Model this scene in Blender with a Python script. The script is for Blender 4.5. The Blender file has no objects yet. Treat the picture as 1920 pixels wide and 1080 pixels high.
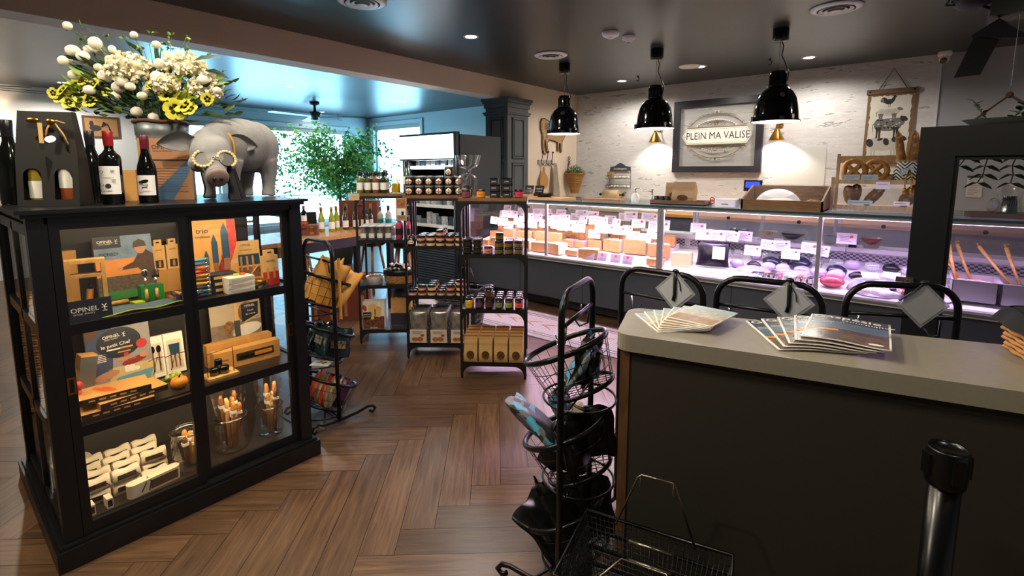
import bpy, bmesh, math, random
from mathutils import Vector, Matrix
random.seed(7)
S = bpy.context.scene
C = bpy.context.scene.collection
R = math.radians
PI = math.pi
# ---------------------------------------------------------------- camera
cam_d = bpy.data.cameras.new('camera')
cam = bpy.data.objects.new('camera', cam_d)
C.objects.link(cam)
cam.location = (0, 0, 1.58)
cam.rotation_euler = (R(90 - 7.2), 0, R(39.3))
cam_d.sensor_width = 36
cam_d.lens = 36 * 930 / 1920
cam_d.shift_y = -100 / 1920
cam_d.clip_start = 0.05
S.camera = cam
# ---------------------------------------------------------------- world, exposure
W = bpy.data.worlds.new('world')
S.world = W
W.use_nodes = True
wn = W.node_tree.nodes
bg = wn['Background']
bg.inputs[0].default_value = (0.30, 0.70, 1.0, 1)
bg.inputs[1].default_value = 10.0
S.view_settings.view_transform = 'Standard'
S.view_settings.look = 'None'
S.view_settings.gamma = 1
S.view_settings.exposure = 0.4
S.view_settings.use_curve_mapping = False
def area(name, loc, rot, sx, sy, power, col, portal=False, spread=180):
 d = bpy.data.lights.new(name, 'AREA')
 d.shape = 'RECTANGLE'
 d.size = sx
 d.size_y = sy
 d.energy = power
 d.color = col
 d.spread = R(spread)
 if portal:
  d.cycles.is_portal = True
 o = bpy.data.objects.new(name, d)
 o.location = loc
 o.rotation_euler = rot
 C.objects.link(o)
 return o
# daylight portals in the two window walls of the dining room
area('window_portal', (-10.80, 5.64, 1.5), (0, R(-90), 0), 2.3, 2.2, 1, (1, 1, 1), True)
area('window_portal', (-10.80, 3.55, 1.5), (0, R(-90), 0), 2.3, 1.5, 1, (1, 1, 1), True)
area('window_portal', (-9.75, 7.50, 1.5), (R(-90), 0, 0), 1.8, 2.3, 1, (1, 1, 1), True)
def spot(name, loc, power, col, size=110, blend=0.8, radius=0.05, parent=None, aim=None):
 d = bpy.data.lights.new(name, 'SPOT')
 d.energy = power
 d.color = col
 d.spot_size = R(size)
 d.spot_blend = blend
 d.shadow_soft_size = radius
 o = bpy.data.objects.new(name, d)
 o.location = loc
 if aim is not None:
  o.rotation_euler = (Vector(aim)).to_track_quat('-Z', 'Y').to_euler()
 C.objects.link(o)
 if parent:
  o.parent = parent
 return o
def point(name, loc, power, col, radius=0.03, parent=None):
 d = bpy.data.lights.new(name, 'POINT')
 d.energy = power
 d.color = col
 d.shadow_soft_size = radius
 o = bpy.data.objects.new(name, d)
 o.location = loc
 C.objects.link(o)
 if parent:
  o.parent = parent
 return o
# ---------------------------------------------------------------- materials
_M = {}
def srgb(c):
 if isinstance(c, str):
  c = [int(c[i:i + 2], 16) / 255 for i in (0, 2, 4)]
  return tuple(((x / 12.92) if x <= .04045 else ((x + .055) / 1.055) ** 2.4) for x in c) + (1,)
 return tuple(c)[:3] + (1,)
def mat(name, col='808080', rough=.5, metal=0., em=None, es=0., spec=None, noise=0., nscale=30., bump=0., coat=0., alpha=1.):
 """principled material; noise = procedural variation of the base colour"""
 if name in _M:
  return _M[name]
 m = bpy.data.materials.new(name)
 m.use_nodes = True
 nt = m.node_tree
 b = nt.nodes['Principled BSDF']
 c = srgb(col)
 b.inputs['Base Color'].default_value = c
 b.inputs['Roughness'].default_value = rough
 b.inputs['Metallic'].default_value = metal
 b.inputs['Alpha'].default_value = alpha
 if spec is not None:
  b.inputs['Specular IOR Level'].default_value = spec
 if coat:
  b.inputs['Coat Weight'].default_value = coat
 if em:
  b.inputs['Emission Color'].default_value = srgb(em)
  b.inputs['Emission Strength'].default_value = es
 if noise or bump:
  tc = nt.nodes.new('ShaderNodeTexCoord')
  n = nt.nodes.new('ShaderNodeTexNoise')
  n.inputs['Scale'].default_value = nscale
  n.inputs['Detail'].default_value = 5
  nt.links.new(tc.outputs['Object'], n.inputs['Vector'])
  if noise:
   rmp = nt.nodes.new('ShaderNodeValToRGB')
   rmp.color_ramp.elements[0].position = .3
   rmp.color_ramp.elements[1].position = .7
   rmp.color_ramp.elements[0].color = tuple(x * (1 - noise) for x in c[:3]) + (1,)
   rmp.color_ramp.elements[1].color = tuple(min(1, x * (1 + noise * .6)) for x in c[:3]) + (1,)
   nt.links.new(n.outputs['Fac'], rmp.inputs['Fac'])
   nt.links.new(rmp.outputs['Color'], b.inputs['Base Color'])
  if bump:
   bp = nt.nodes.new('ShaderNodeBump')
   bp.inputs['Strength'].default_value = bump
   bp.inputs['Distance'].default_value = .01
   nt.links.new(n.outputs['Fac'], bp.inputs['Height'])
   nt.links.new(bp.outputs['Normal'], b.inputs['Normal'])
 _M[name] = m
 return m
def glassy(name, tint=(1, 1, 1), refl=.25, rough=.02, base=.04, haze=0.):
 """thin clear glass or film: transparent, with reflections that grow at grazing angles"""
 if name in _M:
  return _M[name]
 m = bpy.data.materials.new(name)
 m.use_nodes = True
 nt = m.node_tree
 nt.nodes.remove(nt.nodes['Principled BSDF'])
 out = nt.nodes['Material Output']
 tr = nt.nodes.new('ShaderNodeBsdfTransparent')
 tr.inputs[0].default_value = tuple(tint) + (1,)
 gl = nt.nodes.new('ShaderNodeBsdfGlossy')
 gl.inputs['Roughness'].default_value = rough
 lw = nt.nodes.new('ShaderNodeLayerWeight')
 lw.inputs['Blend'].default_value = .25
 mp = nt.nodes.new('ShaderNodeMapRange')
 mp.inputs['To Min'].default_value = base
 mp.inputs['To Max'].default_value = refl
 nt.links.new(lw.outputs['Facing'], mp.inputs['Value'])
 mx = nt.nodes.new('ShaderNodeMixShader')
 nt.links.new(mp.outputs[0], mx.inputs[0])
 nt.links.new(tr.outputs[0], mx.inputs[1])
 nt.links.new(gl.outputs[0], mx.inputs[2])
 last = mx
 if haze:
  df = nt.nodes.new('ShaderNodeBsdfDiffuse')
  df.inputs[0].default_value = (.85, .88, .9, 1)
  m2 = nt.nodes.new('ShaderNodeMixShader')
  m2.inputs[0].default_value = haze
  nt.links.new(mx.outputs[0], m2.inputs[1])
  nt.links.new(df.outputs[0], m2.inputs[2])
  last = m2
 nt.links.new(last.outputs[0], out.inputs['Surface'])
 _M[name] = m
 return m
def wood(name, c1, c2, rough=.45, scale=(1, 14, 14), axis=None, bump=.05):
 if name in _M:
  return _M[name]
 m = mat(name, c1, rough)
 nt = m.node_tree
 b = nt.nodes['Principled BSDF']
 tc = nt.nodes.new('ShaderNodeTexCoord')
 mp = nt.nodes.new('ShaderNodeMapping')
 mp.inputs['Scale'].default_value = scale
 n = nt.nodes.new('ShaderNodeTexNoise')
 n.inputs['Scale'].default_value = 5
 n.inputs['Detail'].default_value = 6
 n.inputs['Distortion'].default_value = .6
 r = nt.nodes.new('ShaderNodeValToRGB')
 r.color_ramp.elements[0].position = .3
 r.color_ramp.elements[0].color = srgb(c1)
 r.color_ramp.elements[1].position = .7
 r.color_ramp.elements[1].color = srgb(c2)
 nt.links.new(tc.outputs['Object'], mp.inputs['Vector'])
 nt.links.new(mp.outputs[0], n.inputs['Vector'])
 nt.links.new(n.outputs['Fac'], r.inputs['Fac'])
 nt.links.new(r.outputs[0], b.inputs['Base Color'])
 return m
# ---------------------------------------------------------------- mesh builder
def RZ(a):
 return Matrix.Rotation(a, 4, 'Z')
def RX(a):
 return Matrix.Rotation(a, 4, 'X')
def RY(a):
 return Matrix.Rotation(a, 4, 'Y')
def T(x, y=None, z=None):
 if y is None:
  return Matrix.Translation(Vector(x))
 return Matrix.Translation(Vector((x, y, z)))
def frame(o, right, up):
 """matrix whose local x = right, y = up, z = towards the viewer of the plane"""
 r = Vector(right).normalized()
 u = Vector(up)
 n = r.cross(u).normalized()
 u = n.cross(r)
 M = Matrix.Identity(4)
 for i in range(3):
  M[i][0] = r[i]
  M[i][1] = u[i]
  M[i][2] = n[i]
  M[i][3] = o[i]
 return M
def lookz(p0, p1):
 z = (Vector(p1) - Vector(p0))
 L = z.length
 q = z.to_track_quat('Z', 'Y').to_matrix().to_4x4()
 return T(p0) @ q, L
I4 = Matrix.Identity(4)
_txt = {}
def textgeo(s, size=1., align='CENTER', bold=0.):
 k = (s, align, bold)
 if k not in _txt:
  cu = bpy.data.curves.new('lettering', 'FONT')
  cu.body = s
  cu.align_x = align
  cu.align_y = 'CENTER'
  cu.size = 1
  cu.offset = bold
  cu.resolution_u = 2
  cu.fill_mode = 'FRONT'
  o = bpy.data.objects.new('lettering', cu)
  C.objects.link(o)
  bpy.context.view_layer.update()
  dg = bpy.context.evaluated_depsgraph_get()
  me = o.evaluated_get(dg).to_mesh()
  V = [tuple(v.co) for v in me.vertices]
  F = [tuple(p.vertices) for p in me.polygons]
  o.evaluated_get(dg).to_mesh_clear()
  bpy.data.objects.remove(o)
  bpy.data.curves.remove(cu)
  _txt[k] = (V, F)
 return _txt[k]
class MB:
 def __init__(s, M=I4):
  s.bm = bmesh.new()
  s.mats = []
  s.M = M
  s.uv = None
 def mi(s, m):
  if m not in s.mats:
   s.mats.append(m)
  return s.mats.index(m)
 def add(s, V, F, m, smooth=False, M=I4):
  k = s.mi(m)
  MM = s.M @ M
  vs = [s.bm.verts.new(MM @ Vector(v)) for v in V]
  out = []
  for f in F:
   try:
    fa = s.bm.faces.new([vs[i] for i in f])
    fa.material_index = k
    fa.smooth = smooth
    out.append(fa)
   except ValueError:
    pass
  return out
 def box(s, c, d, m, M=I4):
  x, y, z = c
  a, b, e = d[0] / 2, d[1] / 2, d[2] / 2
  V = [(x + i * a, y + j * b, z + k * e) for i in (-1, 1) for j in (-1, 1) for k in (-1, 1)]
  F = [(0, 1, 3, 2), (4, 6, 7, 5), (0, 4, 5, 1), (2, 3, 7, 6), (0, 2, 6, 4), (1, 5, 7, 3)]
  s.add(V, F, m, False, M)
  return s
 def bb(s, x0, x1, y0, y1, z0, z1, m, M=I4):
  return s.box(((x0 + x1) / 2, (y0 + y1) / 2, (z0 + z1) / 2), (abs(x1 - x0), abs(y1 - y0), abs(z1 - z0)), m, M)
 def rbox(s, c, d, m, r=.01, M=I4, n=3):
  """box with rounded vertical edges"""
  a, b, e = d[0] / 2, d[1] / 2, d[2] / 2
  r = min(r, a * .99, b * .99)
  P = []
  for (sx, sy, st) in ((1, 1, 0), (-1, 1, 90), (-1, -1, 180), (1, -1, 270)):
   for i in range(n + 1):
    t = R(st + 90 * i / n)
    P.append((c[0] + sx * (a - r) + r * math.cos(t), c[1] + sy * (b - r) + r * math.sin(t)))
  s.prism(P, c[2] - e, c[2] + e, m, M)
  return s
 def prism(s, P, z0, z1, m, M=I4, smooth=False):
  n = len(P)
  V = [(p[0], p[1], z0) for p in P] + [(p[0], p[1], z1) for p in P]
  F = [tuple(range(n - 1, -1, -1)), tuple(range(n, 2 * n))]
  s.add(V, F, m, False, M)
  s.add(V, [(i, (i + 1) % n, n + (i + 1) % n, n + i) for i in range(n)], m, smooth, M)
  return s
 def poly(s, P, m, M=I4, smooth=False):
  P = [p if len(p) == 3 else (p[0], p[1], 0) for p in P]
  s.add(P, [tuple(range(len(P)))], m, smooth, M)
  return s
 def lathe(s, prof, m, c=(0, 0, 0), n=20, M=I4, smooth=True, mats=None, cap=True):
  V = []
  for (r, z) in prof:
   for i in range(n):
    t = 2 * PI * i / n
    V.append((c[0] + r * math.cos(t), c[1] + r * math.sin(t), c[2] + z))
  k = len(prof)
  if mats is None:
   F = [(j * n + i, j * n + (i + 1) % n, (j + 1) * n + (i + 1) % n, (j + 1) * n + i) for j in range(k - 1) for i in range(n)]
   s.add(V, F, m, smooth, M)
  else:
   for j in range(k - 1):
    s.add(V[j * n:(j + 2) * n], [(i, (i + 1) % n, n + (i + 1) % n, n + i) for i in range(n)], mats[j], smooth, M)
  if cap:
   if prof[0][0] > 1e-4:
    s.add(V[:n], [tuple(range(n - 1, -1, -1))], mats[0] if mats else m, False, M)
   if prof[-1][0] > 1e-4:
    s.add(V[-n:], [tuple(range(n))], mats[-1] if mats else m, False, M)
  return s
 def cyl(s, p0, p1, r0, m, r1=None, n=12, M=I4, smooth=True):
  Q, L = lookz(p0, p1)
  s.lathe([(r0, 0), (r0 if r1 is None else r1, L)], m, n=n, M=M @ Q, smooth=smooth)
  return s
 def tube(s, pts, r, m, n=8, closed=False, M=I4, rr=None, flat=1.):
  pts = [Vector(p) for p in pts]
  N = len(pts)
  V = []
  up = None
  for i, p in enumerate(pts):
   if closed:
    t = pts[(i + 1) % N] - pts[i - 1]
   else:
    t = pts[min(i + 1, N - 1)] - pts[max(i - 1, 0)]
   if t.length < 1e-9:
    t = Vector((0, 0, 1))
   t.normalize()
   if up is None:
    up = Vector((0, 0, 1)) if abs(t.z) < .9 else Vector((1, 0, 0))
   a = t.cross(up)
   if a.length < 1e-4:
    a = t.cross(Vector((1, .3, 0)))
   a.normalize()
   b = a.cross(t)
   up = b
   q = rr[i] if rr else r
   for k in range(n):
    th = 2 * PI * k / n
    V.append(tuple(p + a * (q * math.cos(th)) + b * (q * flat * math.sin(th))))
  F = []
  for j in range(N if closed else N - 1):
   j2 = (j + 1) % N
   for k in range(n):
    F.append((j * n + k, j * n + (k + 1) % n, j2 * n + (k + 1) % n, j2 * n + k))
  s.add(V, F, m, True, M)
  if not closed:
   s.add(V[:n], [tuple(range(n - 1, -1, -1))], m, False, M)
   s.add(V[-n:], [tuple(range(n))], m, False, M)
  return s
 def ball(s, c, r, m, M=I4, sc=(1, 1, 1), u=12, v=8, jit=0):
  P = []
  for j in range(v + 1):
   ph = PI * j / v
   for i in range(u):
    th = 2 * PI * i / u
    q = r * (1 + (random.uniform(-jit, jit) if jit else 0))
    P.append((c[0] + q * sc[0] * math.sin(ph) * math.cos(th), c[1] + q * sc[1] * math.sin(ph) * math.sin(th), c[2] + q * sc[2] * math.cos(ph)))
  F = [(j * u + i, (j + 1) * u + i, (j + 1) * u + (i + 1) % u, j * u + (i + 1) % u) for j in range(v) for i in range(u)]
  s.add(P, F, m, True, M)
  return s
 def grid(s, f, nu, nv, m, M=I4, smooth=True):
  V = [f(i / nu, j / nv) for j in range(nv + 1) for i in range(nu + 1)]
  F = [(j * (nu + 1) + i, j * (nu + 1) + i + 1, (j + 1) * (nu + 1) + i + 1, (j + 1) * (nu + 1) + i) for j in range(nv) for i in range(nu)]
  s.add(V, F, m, smooth, M)
  return s
 def text(s, t, size, m, M=I4, align='CENTER', bold=0., sx=1.):
  V, F = textgeo(t, 1, align, bold)
  s.add([(v[0] * size * sx, v[1] * size, 0) for v in V], F, m, False, M)
  return s
def kill(o):
 return o
_root = {}
def mesh_of(name, mb):
 bmesh.ops.remove_doubles(mb.bm, verts=mb.bm.verts, dist=1e-6)
 bmesh.ops.recalc_face_normals(mb.bm, faces=mb.bm.faces)
 me = bpy.data.meshes.new(name)
 mb.bm.to_mesh(me)
 mb.bm.free()
 for m in mb.mats:
  me.materials.append(m)
 return me
def tag(o, label=None, cat=None, group=None, kind=None):
 if label:
  o['label'] = label
 if cat:
  o['category'] = cat
 if group:
  o['group'] = group
 if kind:
  o['kind'] = kind
 return o
def thing(name, label, cat, loc=(0, 0, 0), rz=0., group=None, rot=None):
 o = bpy.data.objects.new(name, None)
 o.empty_display_size = .05
 C.objects.link(o)
 o.location = loc
 o.rotation_euler = rot or (0, 0, rz)
 _root[o.name] = T(loc) @ (Matrix.Rotation(rz, 4, 'Z') if not rot else __import__('mathutils').Euler(rot).to_matrix().to_4x4())
 return tag(o, label, cat, group)
def part(name, mb, parent, label=None, world=False, kind=None):
 """a part; its mesh is in its thing's own frame unless world=True"""
 if world:
  r = parent
  while r.parent:
   r = r.parent
  inv = _root[r.name].inverted()
  mb.bm.transform(inv)
 me = mesh_of(name, mb)
 o = bpy.data.objects.new(name, me)
 C.objects.link(o)
 o.parent = parent
 return tag(o, label, None, None, kind)
def one(name, mb, label, cat, loc=(0, 0, 0), rz=0., group=None, rot=None, kind=None):
 """a thing that is a single mesh"""
 me = mesh_of(name, mb)
 o = bpy.data.objects.new(name, me)
 C.objects.link(o)
 o.location = loc
 o.rotation_euler = rot or (0, 0, rz)
 return tag(o, label, cat, group, kind)
def struct(name, mb):
 o = bpy.data.objects.new(name, mesh_of(name, mb))
 C.objects.link(o)
 o['kind'] = 'structure'
 return o
def dup(root, loc, rz=0., label=None, group=None, rot=None, scale=None):
 r = root.copy()
 C.objects.link(r)
 r.location = loc
 r.rotation_euler = rot or (0, 0, rz)
 if scale:
  r.scale = scale
 if label:
  r['label'] = label
 if group:
  r['group'] = group
 for ch in list(root.children):
  c = ch.copy()
  C.objects.link(c)
  c.parent = r
  for g in ch.children:
   d = g.copy()
   C.objects.link(d)
   d.parent = c
 return r
def move(root, loc, rz=0., label=None, group=None, rot=None):
 root.location = loc
 root.rotation_euler = rot or (0, 0, rz)
 if label:
  root['label'] = label
 if group:
  root['group'] = group
 return root
class Kind:
 """first placement moves the built one, later ones copy it"""
 def __init__(s, root):
  s.r = root
  s.used = False
 def put(s, loc, rz=0., label=None, group=None, rot=None, scale=None):
  if not s.used:
   s.used = True
   move(s.r, loc, rz, label, group, rot)
   if scale:
    s.r.scale = scale
   return s.r
  o = dup(s.r, loc, rz, label, group, rot, scale)
  if not group and 'group' in o:
   del o['group']
  return o
ORD = ['first', 'second', 'third', 'fourth', 'fifth', 'sixth', 'seventh', 'eighth', 'ninth', 'tenth', 'eleventh', 'twelfth']
# ================================================================ SETTING
HC = 2.9
YW = 7.55      # wall behind the deli counter and end wall of the dining room
XS = -4.72     # plane of the beam and of the side wall
XD = -10.85    # window wall of the dining room
m_black = mat('black_paint', '15161a', .38)
m_blackmet = mat('black_metal', '121214', .35, .3)
m_chrome = mat('chrome', 'c9c9cc', .15, 1)
m_white = mat('white_plastic', 'e9e7e2', .4)
m_paper = mat('white_paper', 'f1eeea', .7)
m_brass = mat('brass', 'b98a3a', .28, 1)
# floor: herringbone planks, one mesh, with a random tone per plank
def floor_mat():
 m = mat('wood_floor', '6b4a33', .33)
 nt = m.node_tree
 b = nt.nodes['Principled BSDF']
 uv = nt.nodes.new('ShaderNodeUVMap')
 at = nt.nodes.new('ShaderNodeAttribute')
 at.attribute_name = 'tone'
 mp = nt.nodes.new('ShaderNodeMapping')
 mp.inputs['Scale'].default_value = (1.6, 26, 1)
 n = nt.nodes.new('ShaderNodeTexNoise')
 n.inputs['Scale'].default_value = 2.2
 n.inputs['Detail'].default_value = 7
 n.inputs['Roughness'].default_value = .62
 n.inputs['Distortion'].default_value = .7
 n.noise_dimensions = '4D'
 ml = nt.nodes.new('ShaderNodeMath')
 ml.operation = 'MULTIPLY'
 ml.inputs[1].default_value = 37
 nt.links.new(at.outputs['Fac'], ml.inputs[0])
 nt.links.new(ml.outputs[0], n.inputs['W'])
 nt.links.new(uv.outputs[0], mp.inputs['Vector'])
 nt.links.new(mp.outputs[0], n.inputs['Vector'])
 r = nt.nodes.new('ShaderNodeValToRGB')
 r.color_ramp.elements[0].position = .28
 r.color_ramp.elements[0].color = srgb('39291e')
 r.color_ramp.elements[1].position = .72
 r.color_ramp.elements[1].color = srgb('705339')
 nt.links.new(n.outputs['Fac'], r.inputs['Fac'])
 hsv = nt.nodes.new('ShaderNodeHueSaturation')
 mr = nt.nodes.new('ShaderNodeMapRange')
 mr.inputs['To Min'].default_value = .72
 mr.inputs['To Max'].default_value = 1.25
 nt.links.new(at.outputs['Fac'], mr.inputs['Value'])
 nt.links.new(mr.outputs[0], hsv.inputs['Value'])
 nt.links.new(r.outputs[0], hsv.inputs['Color'])
 nt.links.new(hsv.outputs[0], b.inputs['Base Color'])
 rr = nt.nodes.new('ShaderNodeMapRange')
 rr.inputs['To Min'].default_value = .24
 rr.inputs['To Max'].default_value = .42
 nt.links.new(n.outputs['Fac'], rr.inputs['Value'])
 nt.links.new(rr.outputs[0], b.inputs['Roughness'])
 bp = nt.nodes.new('ShaderNodeBump')
 bp.inputs['Strength'].default_value = .12
 bp.inputs['Distance'].default_value = .004
 nt.links.new(n.outputs['Fac'], bp.inputs['Height'])
 nt.links.new(bp.outputs['Normal'], b.inputs['Normal'])
 return m
def build_floor():
 bm = bmesh.new()
 uvl = bm.loops.layers.uv.new('UVMap')
 tone = bm.faces.layers.float.new('tone')
 gap_m = 1
 w, n = .15, 6
 L = w * n
 g = .0012
 rot = Matrix.Rotation(R(39.3 + 2), 2)
 org = Vector((-4.0, 3.0))
 rnd = random.Random(3)
 for k in range(-70, 70):
  for mm in range(-8, 9):
   for typ in (0, 1):
    if typ == 0:
     x0, y0, x1, y1 = k + 2 * n * mm, k, k + 2 * n * mm + n, k + 1
    else:
     x0, y0, x1, y1 = k + n + 2 * n * mm, k + 1 - n, k + n + 1 + 2 * n * mm, k + 1
    cx, cy = (x0 + x1) / 2 * w, (y0 + y1) / 2 * w
    p = rot @ Vector((cx, cy)) + org
    if not (-11.4 < p.x < 3.2 and -3.4 < p.y < 8.0):
     continue
    P = [(x0 * w + g, y0 * w + g), (x1 * w - g, y0 * w + g), (x1 * w - g, y1 * w - g), (x0 * w + g, y1 * w - g)]
    vs = [bm.verts.new(tuple(rot @ Vector(q) + org) + (0,)) for q in P]
    f = bm.faces.new(vs)
    f[tone] = rnd.random()
    U = [(0, 0), (L, 0), (L, w), (0, w)] if typ == 0 else [(0, w), (0, 0), (L, 0), (L, w)]
    ou, ov = rnd.random() * 30, rnd.random() * 30
    for lp, q in zip(f.loops, U):
     lp[uvl].uv = (q[0] + ou, q[1] + ov)
 f = bm.faces.new([bm.verts.new(v) for v in ((-11.6, -3.6, -.004), (3.4, -3.6, -.004), (3.4, 8.2, -.004), (-11.6, 8.2, -.004))])
 f.material_index = 1
 me = bpy.data.meshes.new('floor')
 bm.to_mesh(me)
 bm.free()
 me.materials.append(floor_mat())
 me.materials.append(mat('floor_gap', '1a120c', .8))
 o = bpy.data.objects.new('floor', me)
 C.objects.link(o)
 o['kind'] = 'structure'
build_floor()
# patterned tile strip in front of the deli counter
def hex_mat():
 m = mat('mosaic_tile', 'b8b1a8', .4)
 nt = m.node_tree
 b = nt.nodes['Principled BSDF']
 tc = nt.nodes.new('ShaderNodeTexCoord')
 v = nt.nodes.new('ShaderNodeTexVoronoi')
 v.feature = 'DISTANCE_TO_EDGE'
 v.inputs['Scale'].default_value = 34
 v.inputs['Randomness'].default_value = .12
 nt.links.new(tc.outputs['Object'], v.inputs['Vector'])
 r = nt.nodes.new('ShaderNodeValToRGB')
 r.color_ramp.elements[0].position = .04
 r.color_ramp.elements[0].color = srgb('5f5954')
 r.color_ramp.elements[1].position = .12
 r.color_ramp.elements[1].color = srgb('bdb6ac')
 nt.links.new(v.outputs[0], r.inputs['Fac'])
 nt.links.new(r.outputs[0], b.inputs['Base Color'])
 return m
m_tl = mat('tile_border', '9a948c', .5, noise=.5, nscale=90)
m_tk = mat('tile_line', '1d1b1b', .5)
m_to = mat('tile_ochre', '9c7a52', .5, noise=.5, nscale=70)
mb = MB()
ya, yb = 3.72, 4.42
mb.bb(XS, 2.6, ya, yb, 0, .003, hex_mat())
for (a, b_, m) in ((ya, ya + .075, m_tl), (yb - .075, yb, m_tl), (ya + .08, ya + .09, m_tk), (yb - .09, yb - .08, m_tk), (ya - .012, ya, m_tk), (yb, yb + .012, m_tk), (ya + .125, ya + .132, m_tk), (yb - .132, yb - .125, m_tk)):
 mb.bb(XS, 2.6, a, b_, .003, .0042, m)
for i in range(34):
 cx = XS + .15 + i * .215
 for sgn in (1, -1):
  P = [(cx + .085 * math.cos(t), 4.07 + sgn * (.03 + .05 * math.cos(t)) + .010 * math.sin(t)) for t in [2 * PI * q / 14 for q in range(14)]]
  mb.prism(P, .003, .0044, m_to)
struct('floor_tile', mb)
# ceilings
m_ceil = mat('ceiling_paint', '303033', .34, bump=.05, nscale=3, spec=.5)
mb = MB()
mb.bb(-11.2, 3.0, -3.2, 7.9, HC, HC + .12, m_ceil)
struct('ceiling', mb)
m_beige = mat('beige_wall_paint', 'ddc8b2', .7, noise=.03, nscale=2)
m_dwall = mat('pale_grey_wall_paint', 'a9b6ba', .7)
m_gwall = mat('light_grey_wall_paint', '9d9fa5', .7)
m_lwall = mat('off_white_wall_paint', 'cfccc6', .7)
def marble():
 m = mat('marble_wallpaper', 'd8d5d2', .62)
 nt = m.node_tree
 b = nt.nodes['Principled BSDF']
 tc = nt.nodes.new('ShaderNodeTexCoord')
 mp = nt.nodes.new('ShaderNodeMapping')
 mp.inputs['Rotation'].default_value = (0, R(-14), 0)
 mp.inputs['Scale'].default_value = (1.5, 1, 8.5)
 n = nt.nodes.new('ShaderNodeTexNoise')
 n.inputs['Scale'].default_value = 2.3
 n.inputs['Detail'].default_value = 9
 n.inputs['Roughness'].default_value = .68
 n.inputs['Distortion'].default_value = .35
 r = nt.nodes.new('ShaderNodeValToRGB')
 e = r.color_ramp.elements
 e[0].position = .0
 e[0].color = srgb('d9d6d2')
 e[1].position = 1
 e[1].color = srgb('d9d6d2')
 for p, c in ((.60, 'd3d0cd'), (.635, '6f6d6d'), (.66, 'b9b6b4'), (.69, 'd0cdca'), (.39, 'c4c0bd'), (.35, 'd8d5d2')):
  q = e.new(p)
  q.color = srgb(c)
 nt.links.new(tc.outputs['Object'], mp.inputs['Vector'])
 nt.links.new(mp.outputs[0], n.inputs['Vector'])
 nt.links.new(n.outputs['Fac'], r.inputs['Fac'])
 nt.links.new(r.outputs[0], b.inputs['Base Color'])
 return m
mb = MB()
mb.bb(-4.87, .075, YW, YW + .15, 0, HC, marble())
struct('wall_back', mb)
mb = MB()
mb.bb(.075, 3.0, YW, YW + .15, 0, HC, m_gwall)
struct('wall_back_right', mb)
mb = MB()
mb.bb(.062, .088, YW - .012, YW, 0, HC, mat('joint_strip', 'cfd2d8', .4))
struct('trim_1', mb)
mb = MB()
mb.bb(-4.87, XS, 5.62, YW, 0, HC, m_beige)
struct('wall_side', mb)
mb = MB()
mb.bb(-4.98, XS, -3.2, 5.62, 2.632, HC, m_beige)
struct('trim_beam', mb)
mb = MB()
mb.bb(2.85, 3.0, -3.2, YW, 0, HC, m_gwall)
struct('wall_right', mb)
mb = MB()
mb.bb(-11.2, 3.0, -3.35, -3.2, 0, HC, mat('dark_wall', '4c4a48', .7))
struct('wall_front', mb)
# dining room end wall, with its window opening x -11.0..-8.86
WX0, WX1, WZ0, WZ1 = -10.62, -8.86, .38, 2.69
mb = MB()
mb.bb(-11.0, WX0, YW, YW + .15, 0, HC, m_dwall)
mb.bb(WX1, -4.87, YW, YW + .15, 0, HC, m_dwall)
mb.bb(WX0, WX1, YW, YW + .15, WZ1, HC, m_dwall)
mb.bb(WX0, WX1, YW, YW + .15, 0, WZ0, m_dwall)
struct('wall_dining_end', mb)
# left wall with two windows
LW = [(2.95, 4.05), (4.42, 6.92)]
LZ0, LZ1 = .42, 2.56
mb = MB()
ys = [-3.2] + [v for w in LW for v in w] + [YW]
for i in range(0, len(ys), 2):
 mb.bb(XD - .15, XD, ys[i], ys[i + 1], 0, HC, m_lwall if i == 0 else m_dwall)
for a, b_ in LW:
 mb.bb(XD - .15, XD, a, b_, LZ1, HC, m_dwall)
 mb.bb(XD - .15, XD, a, b_, 0, LZ0, m_dwall)
struct('wall_left', mb)
m_trim = mat('window_trim_paint', 'b4bfc3', .5)
m_pane = glassy('window_glass', (1, 1, 1), .3, .01, .03)
m_blind = mat('roller_blind', 'a8a29a', .8)
def window(n, a, b_, z0, z1, side):
 """frame, pane and rolled blind of a window; side = 'x' (left wall) or 'y' (end wall)"""
 def bb(m_, u0, u1, d0, d1, za, zb, mm):
  if side == 'x':
   m_.bb(XD - .15 + d0, XD - .15 + d1, u0, u1, za, zb, mm)
  else:
   m_.bb(u0, u1, YW + .15 - d1, YW + .15 - d0, za, zb, mm)
 f = MB()
 t = .09
 bb(f, a - t, b_ + t, .15, .175, z1, z1 + t, m_trim)
 bb(f, a - t, b_ + t, .15, .175, z0 - t, z0, m_trim)
 bb(f, a - t, a, .15, .175, z0, z1, m_trim)
 bb(f, b_, b_ + t, .15, .175, z0, z1, m_trim)
 for u in (a, b_ - .04):
  bb(f, u, u + .04, .03, .09, z0, z1, m_trim)
 bb(f, a, b_, .03, .09, z1 - .04, z1, m_trim)
 bb(f, a, b_, .03, .09, z0, z0 + .05, m_trim)
 bb(f, a, b_, .04, .08, z0 + .62, z0 + .645, m_trim)
 o = struct('window_%d' % n, f)
 g = MB()
 bb(g, a + .04, b_ - .04, .055, .06, z0 + .05, z1 - .04, m_pane)
 p = bpy.data.objects.new('pane', mesh_of('pane', g))
 C.objects.link(p)
 p.parent = o
 g = MB()
 bb(g, a + .02, b_ - .02, .10, .145, z1 - .09, z1 - .005, m_blind)
 p = bpy.data.objects.new('blind', mesh_of('blind', g))
 C.objects.link(p)
 p.parent = o
window(1, LW[0][0], LW[0][1], LZ0, LZ1, 'x')
window(2, LW[1][0], LW[1][1], LZ0, LZ1, 'x')
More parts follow.
